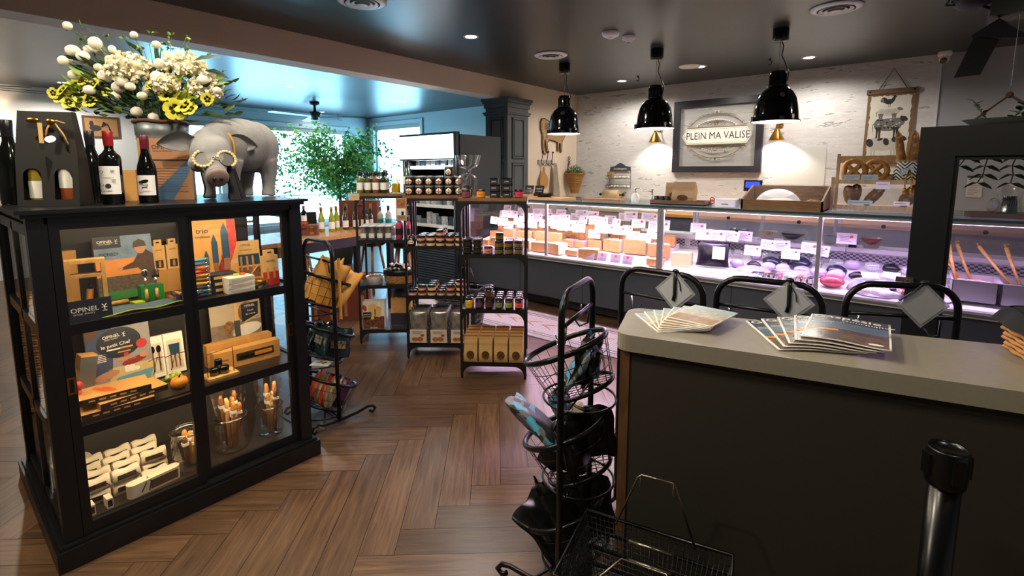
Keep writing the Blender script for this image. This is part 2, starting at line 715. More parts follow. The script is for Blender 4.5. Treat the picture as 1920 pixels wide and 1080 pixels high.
window(3, WX0, WX1, WZ0, WZ1, 'y')
# dark panelled column under the end of the beam
m_col = mat('charcoal_column_paint', '3f4347', .42)
m_cold = mat('column_groove', '1e2124', .6)
cx0, cx1, cy0, cy1 = -5.02, -4.60, 5.52, 6.0
mb = MB()
mb.bb(cx0, cx1, cy0, cy1, 0, 2.64, m_col)
struct('column', mb)
mb = MB()
for (e, z0, z1) in ((.05, 2.60, 2.635), (.035, 2.565, 2.60), (.018, 2.50, 2.565), (.03, 2.42, 2.445), (.02, 2.40, 2.42), (.03, 0, .16)):
 mb.bb(cx0 - e, cx1 + e, cy0 - e, cy1 + e, z0, z1, m_col)
# panel mouldings on the face towards the shop and the face towards the camera
def moulding(mb, M, w, zs):
 for (za, zb) in zs:
  mb.bb(-w / 2 - .018, w / 2 + .018, za - .018, zb + .018, .0005, .003, m_cold, M)
  for (x0, x1, y0, y1) in ((-w / 2, w / 2, za, za + .018), (-w / 2, w / 2, zb - .018, zb), (-w / 2, -w / 2 + .018, za, zb), (w / 2 - .018, w / 2, za, zb)):
   mb.bb(x0, x1, y0, y1, .001, .014, m_col, M)
  mb.bb(-w / 2 + .04, w / 2 - .04, za + .04, zb - .04, .001, .009, m_col, M)
moulding(mb, frame((cx1, (cy0 + cy1) / 2, 0), (0, 1, 0), (0, 0, 1)), .27, ((1.78, 2.35), (.95, 1.70), (.25, .87)))
moulding(mb, frame(((cx0 + cx1) / 2, cy0, 0), (1, 0, 0), (0, 0, 1)), .24, ((1.78, 2.35), (.95, 1.70), (.25, .87)))
struct('trim_2', mb)
# ================================================================ CEILING FIXTURES
m_lamp = mat('lamp_glow', 'ffffff', .5, em='fff1dc', es=14)
m_gloss = mat('gloss_black_enamel', '08080a', .12, coat=.6)
m_inner = mat('white_enamel', 'f4f1ea', .4)
def make_downlight():
 t = thing('recessed_light', 'tmp', 'ceiling light')
 mb = MB()
 mb.lathe([(.052, 0), (.075, -.004), (.078, .0), (.078, .002)], m_white, cap=False, n=24)
 part('trim_ring', mb, t)
 mb = MB()
 mb.lathe([(.0001, -.002), (.053, -.002)], m_lamp, cap=False, n=24)
 part('lens', mb, t)
 return t
DL = Kind(make_downlight())
warm = (1, .94, .86)
for (x, y, lab, pw) in ((-3.534, 3.68, 'round recessed ceiling light on its own nearest the long beige beam', 60),
      (-3.495, 6.807, 'round recessed ceiling light farthest back, near the corner above the wall basket', 55),
      (-2.265, 6.522, 'round recessed ceiling light touching the flat white speaker disc', 50),
      (-1.115, 6.816, 'round recessed ceiling light to the right of the largest pendant lamp', 55)):
 DL.put((x, y, HC), 0, lab)
 spot('downlight_or_fill', (x, y, HC - .03), pw, warm, 165, .5, .05)
for (x, y, lab, pw) in ((-7.70, 3.95, 'round recessed light in the bluish dining room ceiling, left of the fan', 45),
      (-7.64, 6.12, 'round recessed light in the bluish dining room ceiling, right of the fan', 25),
      (-10.40, 6.03, 'small recessed light just behind the ceiling fan hub', 15),
      (-10.0, 1.65, 'round recessed light beside the leftmost flowers of the bouquet', 110)):
 DL.put((x, y, HC), 0, lab)
 spot('downlight_or_fill', (x, y, HC - .03), pw, warm, 165, .5, .05)
# unseen spots added to fill the room with light; no fixtures built
for (x, y, pw) in ((-1.75, .25, 75), (-.8, .3, 25), (-3.0, -.8, 110), (-1.5, 1.35, 60), (.7, 1.0, 30), (-7.4, .9, 90), (1.6, 5.6, 60), (-3.3, 1.9, 45), (-2.9, .9, 30)):
 spot('downlight_or_fill', (x, y, HC - .03), pw, (1, .87, .69), 168, .4, .05)
def make_vent():
 t = thing('ceiling_vent', 'tmp', 'air vent')
 mb = MB()
 mb.lathe([(.135, 0), (.185, 0), (.19, -.006), (.165, -.018), (.135, -.02)], m_white, cap=False, n=36)
 part('flange', mb, t)
 mb = MB()
 for (a, b_, z) in ((.095, .125, -.024), (.06, .085, -.029), (.0001, .045, -.034)):
  mb.lathe([(a, z + .01), (b_, z), (b_ - .002, z + .004), (a, z + .013)], m_white, cap=False, n=36)
 part('diffuser_cone', mb, t)
 mb = MB()
 mb.lathe([(.0001, -.001), (.14, -.001)], mat('vent_dark', '3a3a3e', .6), cap=False, n=36)
 part('duct_opening', mb, t)
 return t
V = Kind(make_vent())
V.put((-3.36, 4.80, HC), 0, 'round white ceiling vent above the smallest pendant lamp')
V.put((-.637, 4.918, HC), 0, 'round white ceiling vent at the upper right near the spotlight')
V.put((-3.471, 2.40, HC), 0, 'round white ceiling vent cut off by the top edge near the beam')
mb = MB()
mb.lathe([(.0001, -.012), (.12, -.012), (.135, 0)], m_white, cap=False, n=36)
one('ceiling_speaker', mb, 'flat white disc ceiling speaker beside a recessed light', 'speaker', (-2.36, 6.42, HC))
t = thing('smoke_detector', 'wide white smoke detector on the dark ceiling', 'smoke detector', (-2.40, 4.42, HC))
mb = MB()
mb.lathe([(.0001, -.045), (.05, -.043), (.075, -.03), (.085, -.005), (.085, 0)], m_white, cap=False, n=28)
part('body', mb, t)
mb = MB()
mb.lathe([(.0001, -.056), (.03, -.054), (.035, -.044)], m_white, cap=False, n=20)
part('sensor', mb, t)
t = thing('smoke_detector', 'smaller white detector just right of the wide smoke detector', 'smoke detector', (-2.33, 4.66, HC))
mb = MB()
mb.lathe([(.0001, -.06), (.028, -.058), (.035, -.035), (.062, -.025), (.065, 0)], m_white, cap=False, n=24)
part('body', mb, t)
mb = MB()
mb.lathe([(.0001, -.066), (.02, -.064), (.022, -.058)], mat('sensor_grey', '77777a', .5), cap=False, n=16)
part('sensor', mb, t)
for k, (x, y, lab) in enumerate(((-3.136, 6.577, 'small black ceiling hook between the left and middle pendants'), (-1.478, 6.59, 'small black ceiling hook left of the largest pendant'))):
 mb = MB()
 mb.cyl((0, 0, 0), (0, 0, -.02), .012, m_blackmet, n=8)
 mb.tube([(0, 0, -.02), (.02, 0, -.035), (.02, 0, -.06), (0, 0, -.075), (-.018, 0, -.06)], .005, m_blackmet, n=6)
 one('ceiling_hook', mb, lab, 'hook', (x, y, HC))
def make_pendant(zb):
 """origin at the ceiling; zb = height of the shade's rim below the ceiling"""
 t = thing('pendant_lamp', 'tmp', 'pendant lamp', group=None)
 mb = MB()
 mb.lathe([(.0001, 0), (.07, 0), (.07, -.10), (.062, -.115), (.0001, -.115)], m_gloss, n=24, cap=False)
 part('ceiling_cap', mb, t)
 top = -zb + .47
 mb = MB()
 mb.cyl((0, 0, -.11), (0, 0, top - .01), .0025, m_chrome, n=6)
 part('suspension_wire', mb, t)
 mb = MB()
 mb.tube([(.012, 0, -.11), (.03, 0, -.16), (.02, 0, (top - .11) / 2), (.045, .01, top + .08), (.085, .01, top - .02), (.08, 0, top - .09), (.055, 0, top - .12)], .005, m_blackmet, n=6)
 part('power_cord', mb, t)
 mb = MB()
 z = -zb
 mb.lathe([(.03, z + .47), (.062, z + .465), (.066, z + .45), (.066, z + .34), (.066, z + .33)], m_gloss, n=28, cap=False)
 for i in range(12):
  a = 2 * PI * i / 12
  mb.box((.068 * math.cos(a), .068 * math.sin(a), z + .39), (.012, .012, .10), m_gloss)
 mb.lathe([(.066, z + .335), (.092, z + .335), (.092, z + .325), (.07, z + .32)], m_gloss, n=28, cap=False)
 part('socket_housing', mb, t)
 mb = MB()
 prof = [(.07, z + .325), (.10, z + .31), (.135, z + .275), (.165, z + .22), (.182, z + .15), (.192, z + .07), (.196, z + .02), (.213, z + .012), (.213, z)]
 mb.lathe(prof, m_gloss, n=40, cap=False)
 part('shade', mb, t)
 mb = MB()
 mb.lathe([(r - .006, q - .002) for r, q in prof[:-2]] + [(.205, z + .002)], m_inner, n=40, cap=False)
 mb.lathe([(.0001, z + .318), (.066, z + .318)], m_inner, n=20, cap=False)
 part('shade_lining', mb, t, 'white inside of the shade')
 mb = MB()
 mb.ball((0, 0, z + .17), .045, mat('bulb_glow', 'ffffff', .5, em='ffe9c8', es=18))
 part('bulb', mb, t)
 for i in range(3):
  mb = MB()
  a = 2 * PI * i / 3 - .6
  mb.box((.205 * math.cos(a), .205 * math.sin(a), z + .03), (.018, .012, .05), m_chrome, )
  part('clip', mb, t)
 return t
PZ = HC - 2.05
K = Kind(make_pendant(PZ))
for x, lab in ((-3.50, 'black dome pendant lamp, smallest and leftmost, in front of the cow board'), (-2.312, 'black dome pendant lamp in the middle, left of the framed sign'), (-1.11, 'black dome pendant lamp nearest on the right, overlapping the framed sign')):
 K.put((x, 5.3, HC), 0, lab)
 point('pendant_bulb', (x, 5.3, 2.05 + .11), 22, (1, .9, .75), .04)
# brass cone sconces on the marble wall
for x, z, lab, pw in ((-3.21, 2.19, 'small brass cone wall lamp under the middle pendant', 26), (-1.52, 2.155, 'small brass cone wall lamp under the right pendant', 34)):
 t = thing('wall_sconce', lab, 'wall lamp', (x, YW - .15, z))
 mb = MB()
 mb.lathe([(.018, 0), (.03, -.02), (.055, -.07), (.095, -.15), (.10, -.155)], m_brass, n=24, cap=False)
 mb.lathe([(.0001, .0), (.018, 0)], m_brass, n=16, cap=False)
 part('shade', mb, t)
 mb = MB()
 mb.ball((0, 0, .02), .022, m_brass)
 mb.tube([(0, 0, .02), (0, .06, .06), (0, .13, .05)], .008, m_brass, n=6)
 mb.lathe([(.0001, 0), (.045, 0), (.045, .015)], m_brass, n=20, M=T(0, .149, .05) @ RX(R(90)), cap=False)
 part('wall_arm', mb, t)
 mb = MB()
 mb.ball((0, 0, -.08), .025, mat('sconce_bulb', 'ffffff', .5, em='fff0d8', es=30))
 part('bulb', mb, t)
 spot('sconce_beam', (x, YW - .15, z - .12), pw * .9, (1, .93, .8), 120, .5, .03, aim=(0, .25, -1))
# dome camera in the corner
t = thing('security_camera', 'small white dome camera in the ceiling corner', 'security camera', (.10, 7.44, HC))
mb = MB()
mb.lathe([(.06, 0), (.065, -.03), (.055, -.05), (.0001, -.052)], m_white, n=24, cap=False)
part('mount', mb, t)
mb = MB()
mb.ball((0, -.01, -.075), .05, m_white)
part('head', mb, t)
mb = MB()
mb.cyl((-.005, -.045, -.095), (-.01, -.068, -.112), .03, mat('lens_brown', '5a4a40', .25), n=16)
part('lens', mb, t)
# ================================================================ WALL DECOR
# framed shop sign
m_fr = mat('dark_frame', '2b2930', .32)
t = thing('framed_sign', 'large black framed glass sign with a cream banner on the marble wall', 'sign', (-2.34, YW - .03, 2.10))
w, h, fw = 1.25, 1.05, .09
M = frame((0, 0, 0), (1, 0, 0), (0, 0, 1))
mb = MB(M)
for (x0, x1, y0, y1) in ((-w / 2, w / 2, h / 2 - fw, h / 2), (-w / 2, w / 2, -h / 2, -h / 2 + fw), (-w / 2, -w / 2 + fw, -h / 2 + fw, h / 2 - fw), (w / 2 - fw, w / 2, -h / 2 + fw, h / 2 - fw)):
 mb.bb(x0, x1, y0, y1, -.028, .03, m_fr)
part('frame', mb, t)
mb = MB(M)
mb.bb(-w / 2 + fw, w / 2 - fw, -h / 2 + fw, h / 2 - fw, .004, .008, glassy('sign_glass', (.97, .97, .96), .35, .03, .045))
part('glass', mb, t)
m_cream = mat('cream_print', 'e6e2d4', .6)
m_gold = mat('bronze_print', '7d6740', .5)
m_ink = mat('grey_ink', '35332f', .6)
mb = MB(M)
BW = .98
def octo(a, b_, c):
 return [(-a, 0), (-a + c, -b_), (a - c, -b_), (a, 0), (a - c, b_), (-a + c, b_)]
mb.prism(octo(BW / 2, .115, .075), .009, .011, m_cream)
P = octo(BW / 2 - .015, .10, .068)
for i in range(6):
 a, b_ = P[i], P[(i + 1) % 6]
 mb.tube([(a[0], a[1], .0115), (b_[0], b_[1], .0115)], .0022, m_gold, n=4)
ban = part('banner', mb, t, 'cream six-sided banner')
mb = MB(M)
mb.text('PLEIN MA VALISE', .145, m_ink, T(.015, 0, .0135), bold=0, sx=.82)
mb.ball((-.445, 0, .0125), .008, m_ink, sc=(1, 1, .2))
part('lettering', mb, ban, 'grey shop name')
mb = MB(M)
for s in (1, -1):
 mb.bb(-.42, .42, s * .125 - .006, s * .125 + .006, .009, .011, m_gold)
 arc = [(.38 * math.sin(a), s * (.155 + .16 * math.cos(a * 1.25)), .011) for a in [R(q) for q in range(-72, 73, 8)]]
 mb.tube(arc, .005, m_gold, n=4)
 arc2 = [(.27 * math.sin(a), s * (.135 + .085 * math.cos(a * 1.15)), .011) for a in [R(q) for q in range(-78, 79, 8)]]
 mb.tube(arc2, .004, m_gold, n=4)
 for q in (1, -1):
  for (cx, cy, r0) in ((.36, .185, .02), (.08, .17, .03), (.12, .165, .02), (.055, .325, .02), (.40, .15, .014), (.46 - .08, .148, .012), (.02, .17, .02)):
   sp = [(q * (cx + r0 * (1 - k / 14) * math.cos(k * .62)), s * (cy + r0 * (1 - k / 14) * math.sin(k * .62)), .011) for k in range(13)]
   mb.tube(sp, .003, m_gold, n=4)
  mb.tube([(q * .1, s * .315, .011), (q * .2, s * .30, .011), (q * .28, s * .265, .011)], .0035, m_gold, n=4)
  mb.tube([(0, s * .15, .011), (q * .04, s * .19, .011), (0, s * .215, .011)], .004, m_gold, n=4)
 mb.prism([(0, s * .36), (.018, s * .325), (0, s * .30), (-.018, s * .325)][::s], .009, .011, m_gold)
part('scroll_ornament', mb, t, 'bronze scroll work above and below the banner')
mb = MB(M)
random.seed(5)
for s, n_, yy in ((1, 19, .232), (-1, 13, -.225)):
 for i in range(n_):
  a = (i - (n_ - 1) / 2) * .030
  mb.bb(a - .010, a + .008, yy - s * abs(a) ** 2 * 1.1 - .010, yy - s * abs(a) ** 2 * 1.1 + .012, .009, .0105, m_cream)
part('small_lettering', mb, t, 'tiny cream letters along the arcs')
# ---- farm animal canvas
def ell(mb, cx, cy, a, b_, m, z=.0, rot=0, M=I4, n=18):
 c, s_ = math.cos(rot), math.sin(rot)
 P = [(cx + a * math.cos(t_) * c - b_ * math.sin(t_) * s_, cy + a * math.cos(t_) * s_ + b_ * math.sin(t_) * c, z) for t_ in [2 * PI * i / n for i in range(n)]]
 mb.poly(P, m, M)
t = thing('animal_canvas', 'hanging burlap-edged canvas of four stacked farm animals', 'wall hanging', (-.345, YW - .02, 2.12))
m_burl = mat('burlap_frame', '7a5d3e', .8, noise=.3, nscale=60, bump=.3)
m_canv = mat('canvas_cream', 'cfc9bb', .8, noise=.06, nscale=12)
M = frame((0, 0, 0), (1, 0, 0), (0, 0, 1)) @ RZ(R(-.5))
w, h = .46, .87
mb = MB(M)
mb.bb(-w / 2, w / 2, -h / 2, h / 2, -.015, .0, m_burl)
part('burlap_backing', mb, t)
mb = MB(M)
mb.bb(-w / 2 - .015, w / 2 + .015, h / 2 - .05, h / 2 + .005, -.018, .015, wood('weathered_batten', '5b4636', '7a6048'))
for sx in (-1, 1):
 mb.cyl((sx * (w / 2 - .02), h / 2 - .022, .015), (sx * (w / 2 - .02), h / 2 - .022, .022), .012, m_blackmet, n=10)
part('wooden_batten', mb, t)
mb = MB(M)
mb.bb(-w / 2 - .01, w / 2 + .01, -h / 2 - .005, -h / 2 + .03, -.018, .012, wood('weathered_batten', '5b4636', '7a6048'))
part('wooden_batten', mb, t)
mb = MB(M)
random.seed(9)
n_ = 26
edge = []
for k in range(4):
 for i in range(n_):
  u = i / n_ * 2 - 1
  j = random.uniform(-.008, .006)
  edge.append({0: (u * (w / 2 - .035), -h / 2 + .05 + j), 1: (w / 2 - .035 + j, u * (h / 2 - .065)), 2: (-u * (w / 2 - .035), h / 2 - .075 + j), 3: (-w / 2 + .035 + j, -u * (h / 2 - .065))}[k])
mb.prism(edge, .0005, .003, m_canv)
part('canvas', mb, t)
m_i1 = mat('animal_ink_dark', '2a2827', .8, noise=.4, nscale=140)
m_i2 = mat('animal_ink_mid', '6d6965', .8, noise=.45, nscale=160)
m_i3 = mat('animal_ink_pale', 'b9b2a4', .8, noise=.25, nscale=160)
def quad_animal(mb, cx, cy, L, H, body, leg, head, face=1, spots=None, thick=1., z=.004):
 ell(mb, cx, cy, L * .5, H * .30, body, z)
 ell(mb, cx - face * L * .30, cy + H * .02, L * .22, H * .30, body, z + .0003)
 ell(mb, cx + face * L * .32, cy + H * .04, L * .2, H * .28, body, z + .0003)
 for dx in (-.38, -.28, .26, .36):
  x = cx + dx * L
  mb.poly([(x - .016 * thick, cy - H * .1, z + .0006), (x + .016 * thick, cy - H * .1, z + .0006), (x + .008 * thick, cy - H * .45, z + .0006), (x + .009 * thick, cy - H * .62, z + .0006), (x - .009 * thick, cy - H * .62, z + .0006), (x - .008 * thick, cy - H * .4, z + .0006)], leg)
 hx = cx + face * L * .56
 hy = cy + H * .26
 ell(mb, (cx + face * L * .45), (cy + H * .14), L * .14, H * .2, body, z + .0008, face * R(35))
 ell(mb, hx, hy, L * .13, H * .12, head, z + .001, face * R(-18))
 ell(mb, hx + face * L * .08, hy - H * .04, L * .07, H * .075, head, z + .0011)
 ell(mb, hx - face * L * .09, hy + H * .1, L * .05, H * .035, head, z + .0012, face * R(-150))
 mb.tube([(cx - face * L * .5, cy + H * .1, z), (cx - face * L * .56, cy, z), (cx - face * L * .55, cy - H * .3, z)], .003 * thick, leg, n=4)
mb = MB(M)
# cow
quad_animal(mb, -.03, -.21, .30, .26, m_i3, m_i3, m_i1, 1)
for (dx, dy, a, b_) in ((-.14, .02, .035, .05), (.02, .03, .028, .045), (-.04, .06, .03, .015), (.10, .055, .03, .03)):
 ell(mb, -.03 + dx, -.21 + dy, a, b_, m_i1, .0062, .3)
part('cow_print', mb, t)
mb = MB(M)
quad_animal(mb, -.01, .02, .26, .25, m_i2, m_i1, m_i1, 1)
for i in range(26):
 ell(mb, -.01 + random.uniform(-.11, .11), .02 + random.uniform(-.05, .06), .012, .008, m_i1 if i % 3 else m_i3, .0062)
part('sheep_print', mb, t)
mb = MB(M)
quad_animal(mb, -.02, .165, .20, .14, m_i3, m_i2, m_i2, 1)
for i in range(8):
 mb.tube([(-.10 + i * .02, .15, .0065), (-.095 + i * .02, .175, .0065), (-.085 + i * .02, .195, .0065)], .001, m_i2, n=4)
part('pig_print', mb, t)
mb = MB(M)
ell(mb, -.02, .29, .045, .03, m_i1, .004)
ell(mb, -.065, .31, .028, .035, m_i1, .0043, .6)
ell(mb, -.085, .305, .018, .022, m_i2, .0046, .2)
ell(mb, .02, .315, .018, .03, m_i1, .0043, -.3)
ell(mb, .032, .345, .015, .014, m_i1, .0046)
mb.poly([(.044, .348, .0047), (.06, .342, .0047), (.044, .338, .0047)], m_i1)
mb.poly([(.022, .355, .0048), (.028, .372, .0048), (.034, .36, .0048), (.041, .37, .0048), (.044, .352, .0048)], m_i1)
for dx in (-.02, -.005):
 mb.bb(dx - .002, dx + .002, .225, .27, .004, .0045, m_i1)
part('rooster_print', mb, t)
mb = MB(M)
mb.tube([(-.13, h / 2, .005), (.0, h / 2 + .24, .0), (.14, h / 2, .005)], .005, mat('hanging_cord', '5d5148', .9), n=6)
part('hanging_cord', mb, t)
# ---- BEEF cow board on the beige side wall
t = thing('cow_board', 'brown wooden cow-shaped board on the beige wall behind the left pendant', 'wall decoration', (XS + .02, 6.78, 2.15))
# wall face: right direction as seen from the shop = +y
M = frame((0, 0, 0), (0, 1, 0), (0, 0, 1))
m_brd = wood('aged_board', '8d6f4c', 'b08e63', .6, (3, 3, 10))
out = [(-.33, .22), (-.30, .27), (-.22, .275), (-.10, .24), (.05, .22), (.20, .21), (.30, .22), (.36, .17), (.44, .15), (.50, .09), (.47, .05), (.38, .06), (.33, -.02), (.28, -.07), (.27, -.24), (.24, -.25), (.22, -.10), (.19, -.10), (.18, -.22), (.15, -.235), (.14, -.08), (.02, -.06), (-.10, -.05), (-.13, -.09), (-.155, -.09), (-.145, -.20), (-.10, -.25), (-.12, -.265), (-.16, -.245), (-.20, -.12), (-.215, -.05), (-.235, -.09), (-.225, -.22), (-.18, -.28), (-.21, -.295), (-.255, -.27), (-.285, -.10), (-.275, .0), (-.33, .10)]
mb = MB(M)
mb.prism(out, -.012, .010, m_brd)
part('board', mb, t)
mb = MB(M)
m_bk = mat('burnt_ink', '3a2a20', .8)
mb.tube([(x * .985, y * .985, .0105) for x, y in out], .006, m_bk, n=4, closed=True)
part('painted_outline', mb, t)
mb = MB(M)
mb.text('BEEF', .13, m_bk, T(-.10, .15, .013), bold=.006, sx=.95)
mb.text('&', .08, m_bk, T(-.17, .0, .013))
part('lettering', mb, t, 'dark burnt lettering')
# ---- hook rail with cutting board and towel
t = thing('hook_rail', 'short weathered hook rail under the cow board', 'coat rack', (XS + .02, 6.60, 1.74))
M = frame((0, 0, 0), (0, 1, 0), (0, 0, 1))
mb = MB(M)
mb.bb(-.2, .2, -.045, .03, -.018, .008, wood('grey_batten', '8a8378', 'b0a898'))
part('rail', mb, t)
for k in (-.14, 0, .14):
 mb = MB(M)
 mb.tube([(k, .0, .01), (k, .05, .03), (k + .01, .13, .035), (k + .02, .15, .03)], .006, m_blackmet, n=6)
 mb.ball((k + .02, .155, .03), .016, m_blackmet)
 mb.tube([(k, -.01, .01), (k, -.05, .05), (k, -.02, .07)], .006, m_blackmet, n=6)
 part('hook', mb, t)
t = thing('cutting_board', 'small paddle-shaped wooden cutting board hanging from the hook rail', 'cutting board', (XS + .06, 6.50, 1.46))
M = frame((0, 0, 0), (0, 1, 0), (0, 0, 1))
mb = MB(M)
P = [(.11 * math.cos(a) * (1 if math.sin(a) < 0 else .95), .11 * math.sin(a) - .03) for a in [R(q) for q in range(105, 436, 15)]]
P = [(-.02, .20), (.02, .20)] + [(.022, .12)] + [(.11 * math.sin(a), -.03 + .12 * math.cos(a)) for a in [R(q) for q in range(35, 326, 15)]] + [(-.022, .12)]
mb.prism(P[::-1], -.009, .009, wood('board_wood', 'a3713f', 'c08a50'))
part('board', mb, t)
mb = MB(M)
mb.tube([(0, .18, .01), (.01, .25, .01), (.0, .26, .0), (-.01, .25, .01), (0, .18, .01)], .003, m_canv, n=5)
part('loop', mb, t)
mb = MB(frame((0, 0, 0), (0, 1, 0), (0, 0, 1)))
m_tow = mat('linen_towel', 'a79a86', .9, noise=.12, nscale=9)
mb.grid(lambda u, v: ((u - .5) * (.06 + .20 * v) + .02 * v, .32 - .62 * v, .02 + .02 * math.sin(u * 14 + v * 2) * (.3 + v)), 26, 16, m_tow)
mb.grid(lambda u, v: ((u - .5) * (.06 + .20 * v) + .02 * v, .32 - .62 * v, .012 + .02 * math.sin(u * 14 + v * 2) * (.3 + v)), 26, 16, m_tow)
one('dish_towel', mb, 'folded beige striped towel hanging from the hook rail', 'towel', (XS + .055, 6.80, 1.40))
# ---- cone wall basket of greenery
m_wick = mat('wicker', 'a9793f', .75, noise=.35, nscale=50, bump=.4)
m_wick2 = mat('wicker_dark', '7b5426', .8)
def woven(mb, prof, m1, n=40, rows=16, c=(0, 0, 0), M=I4, amp=.004, sx=1., sy=1.):
 """basket wall: horizontal strands weaving in and out of the stakes"""
 def at_(t_):
  k = t_ * (len(prof) - 1)
  i = min(int(k), len(prof) - 2)
  f = k - i
  return (prof[i][0] * (1 - f) + prof[i + 1][0] * f, prof[i][1] * (1 - f) + prof[i + 1][1] * f)
 for r_ in range(rows):
  rad, z = at_((r_ + .5) / rows)
  dz = abs(prof[-1][1] - prof[0][1]) / rows * .55
  pts = []
  for i in range(n * 2):
   a = PI * i / n
   q = rad + (amp if (i + r_) % 2 else -amp) * .8
   pts.append((c[0] + sx * q * math.cos(a), c[1] + sy * q * math.sin(a), c[2] + z))
  mb.tube(pts, dz, m1, n=5, closed=True, M=M)
 return mb
t = thing('wall_basket', 'cone-shaped wicker wall basket filled with small green leaves', 'basket', (XS + .15, 7.28, 1.22))
mb = MB()
mb.lathe([(.055, 0), (.085, .12), (.125, .25), (.15, .31)], m_wick2, n=24, cap=True)
woven(mb, [(.058, 0), (.088, .12), (.128, .25), (.15, .32)], m_wick, 14, 15)
mb.tube([(.16 * math.cos(a), .16 * math.sin(a), .33) for a in [2 * PI * i / 20 for i in range(20)]], .014, m_wick, n=6, closed=True)
part('basket', mb, t)
mb = MB()
mb.tube([(-.14, 0, .31), (-.145, 0, .42), (-.13, 0, .50), (-.12, 0, .54)], .006, m_blackmet, n=6)
for k in (0, 1, 2):
 mb.tube([(-.12, .03 * math.cos(a), .50 + .05 * k + .025 * math.sin(a)) for a in [2 * PI * i / 10 for i in range(10)]], .005, m_blackmet, n=5, closed=True)
part('iron_hanger', mb, t)
def leafmat(name, c):
 return mat(name, c, .55, noise=.35, nscale=40)
m_lf1 = leafmat('leaf_dark', '1f3a18')
m_lf2 = leafmat('leaf_mid', '3f6a26')
m_lf3 = leafmat('leaf_light', '6d8f35')
def leaf(mb, p, d, L, w, m, up=None, curl=.2):
 """one pointed leaf starting at p along d"""
 d = Vector(d).normalized()
 s_ = d.cross(Vector((0, 0, 1)) if abs(d.z) < .95 else Vector((1, 0, 0)))
 s_.normalize()
 if up is not None:
  s_ = (s_ * math.cos(up) + d.cross(s_) * math.sin(up)).normalized()
 n_ = s_.cross(d)
 p = Vector(p)
 V = [p, p + d * L * .35 + s_ * w * .5 + n_ * w * .12, p + d * L * .75 + s_ * w * .33 - n_ * L * curl * .3, p + d * L - n_ * L * curl, p + d * L * .75 - s_ * w * .33 - n_ * L * curl * .3, p + d * L * .35 - s_ * w * .5 + n_ * w * .12, p + d * L * .45 - n_ * w * .05]
 mb.add([tuple(v) for v in V], [(0, 1, 6), (1, 2, 6), (2, 3, 6), (3, 4, 6), (4, 5, 6), (5, 0, 6)], m, True)
mb = MB()
random.seed(12)
for i in range(620):
 a, b_ = random.uniform(0, 2 * PI), random.random() ** .5
 h_ = random.uniform(.30, .35 + .12 * (1 - b_ * b_))
 rr_ = .165 * b_
 leaf(mb, (rr_ * math.cos(a), rr_ * math.sin(a), h_), (math.cos(a) * b_ + random.uniform(-.5, .5), math.sin(a) * b_ + random.uniform(-.5, .5), random.uniform(.2, 1)), random.uniform(.02, .045), .014, random.choice((m_lf2, m_lf2, m_lf1, m_lf3)))
part('foliage', mb, t)
# ---- wire rack on the marble wall and kraft paper roll below it
t = thing('wall_rack', 'grey wire two-tier wall rack with a shaped top board', 'rack', (-3.85, YW - .02, 1.32))
M = frame((0, 0, 0), (1, 0, 0), (0, 0, 1))
m_gw = mat('grey_iron', '4e4e52', .5, .4)
mb = MB(M)
mb.prism([(-.19, .28), (.19, .28), (.18, .345), (.10, .355), (.05, .39), (0, .41), (-.05, .39), (-.10, .355), (-.18, .345)], -.005, .006, m_gw)
mb.text('boulangerie', .05, m_white, T(0, .315, .0085))
part('top_board', mb, t)
for z in (0, .15):
 mb = MB(M)
 for d in (0, .13):
  for q in (0, .05):
   mb.tube([(-.19, z + q, d + .005), (.19, z + q, d + .005)], .0035, m_gw, n=5)
 for i in range(9):
  x = -.19 + .38 * i / 8
  mb.tube([(x, z + .05, .135), (x, z, .13), (x, z, .01)], .002, m_gw, n=4)
 for s in (-1, 1):
  mb.tube([(s * .19, z + .05, .005), (s * .19, z + .05, .135)], .0035, m_gw, n=5)
 part('wire_shelf', mb, t)
mb = MB(M)
for s in (-1, 1):
 mb.tube([(s * .19, -.02, .004), (s * .19, .29, .004)], .004, m_gw, n=5)
part('side_wire', mb, t)
m_mill = mat('pale_paper_rolls', 'cfc8b8', .8)
for z, nn, lab in ((1.335, 6, 'upright'), (1.485, 5, 'x')):
 for i in range(nn):
  mb = MB()
  mb.cyl((0, 0, 0), (.07, .0, 0), .017, m_mill, n=10)
  one('paper_roll', mb, 'small pale rolled paper on the %s tier of the wall rack' % ('lower' if z < 1.4 else 'upper'), 'paper roll', (-4.02 + i * .36 / nn, YW - .085, z), 0, 'rolled papers in the wall rack', rot=(0, R(-12), 0))
mb = MB()
mb.box((0, 0, .04), (.09, .09, .08), mat('kraft_box', 'a07c4e', .8))
one('paper_box', mb, 'little brown kraft box at the upper left of the wall rack', 'box', (-3.99, YW - .08, 1.50))
t = thing('paper_roll_holder', 'roll of brown kraft paper on a wall-mounted black rod', 'paper roll', (-3.93, YW - .15, 1.21))
m_kr = mat('kraft_paper', 'b79a72', .8)
mb = MB()
mb.cyl((-.14, 0, 0), (.14, 0, 0), .075, m_kr, n=24)
mb.grid(lambda u, v: (-.14 + .28 * u, -.075 - .004 * v, -.18 * v), 2, 4, m_kr)
part('roll', mb, t)
mb = MB()
mb.cyl((-.2, 0, 0), (.2, 0, 0), .014, m_blackmet, n=10)
for s in (-1, 1):
 mb.ball((s * .205, 0, 0), .025, m_blackmet)
 mb.tube([(s * .18, 0, 0), (s * .18, .08, .03), (s * .18, .15, .03)], .01, m_blackmet, n=6)
part('rod', mb, t)
mb = MB()
mb.bb(-.26, .26, -.0015, .0, -.28, .28, mat('notice_sheet', 'c9c6c0', .8))
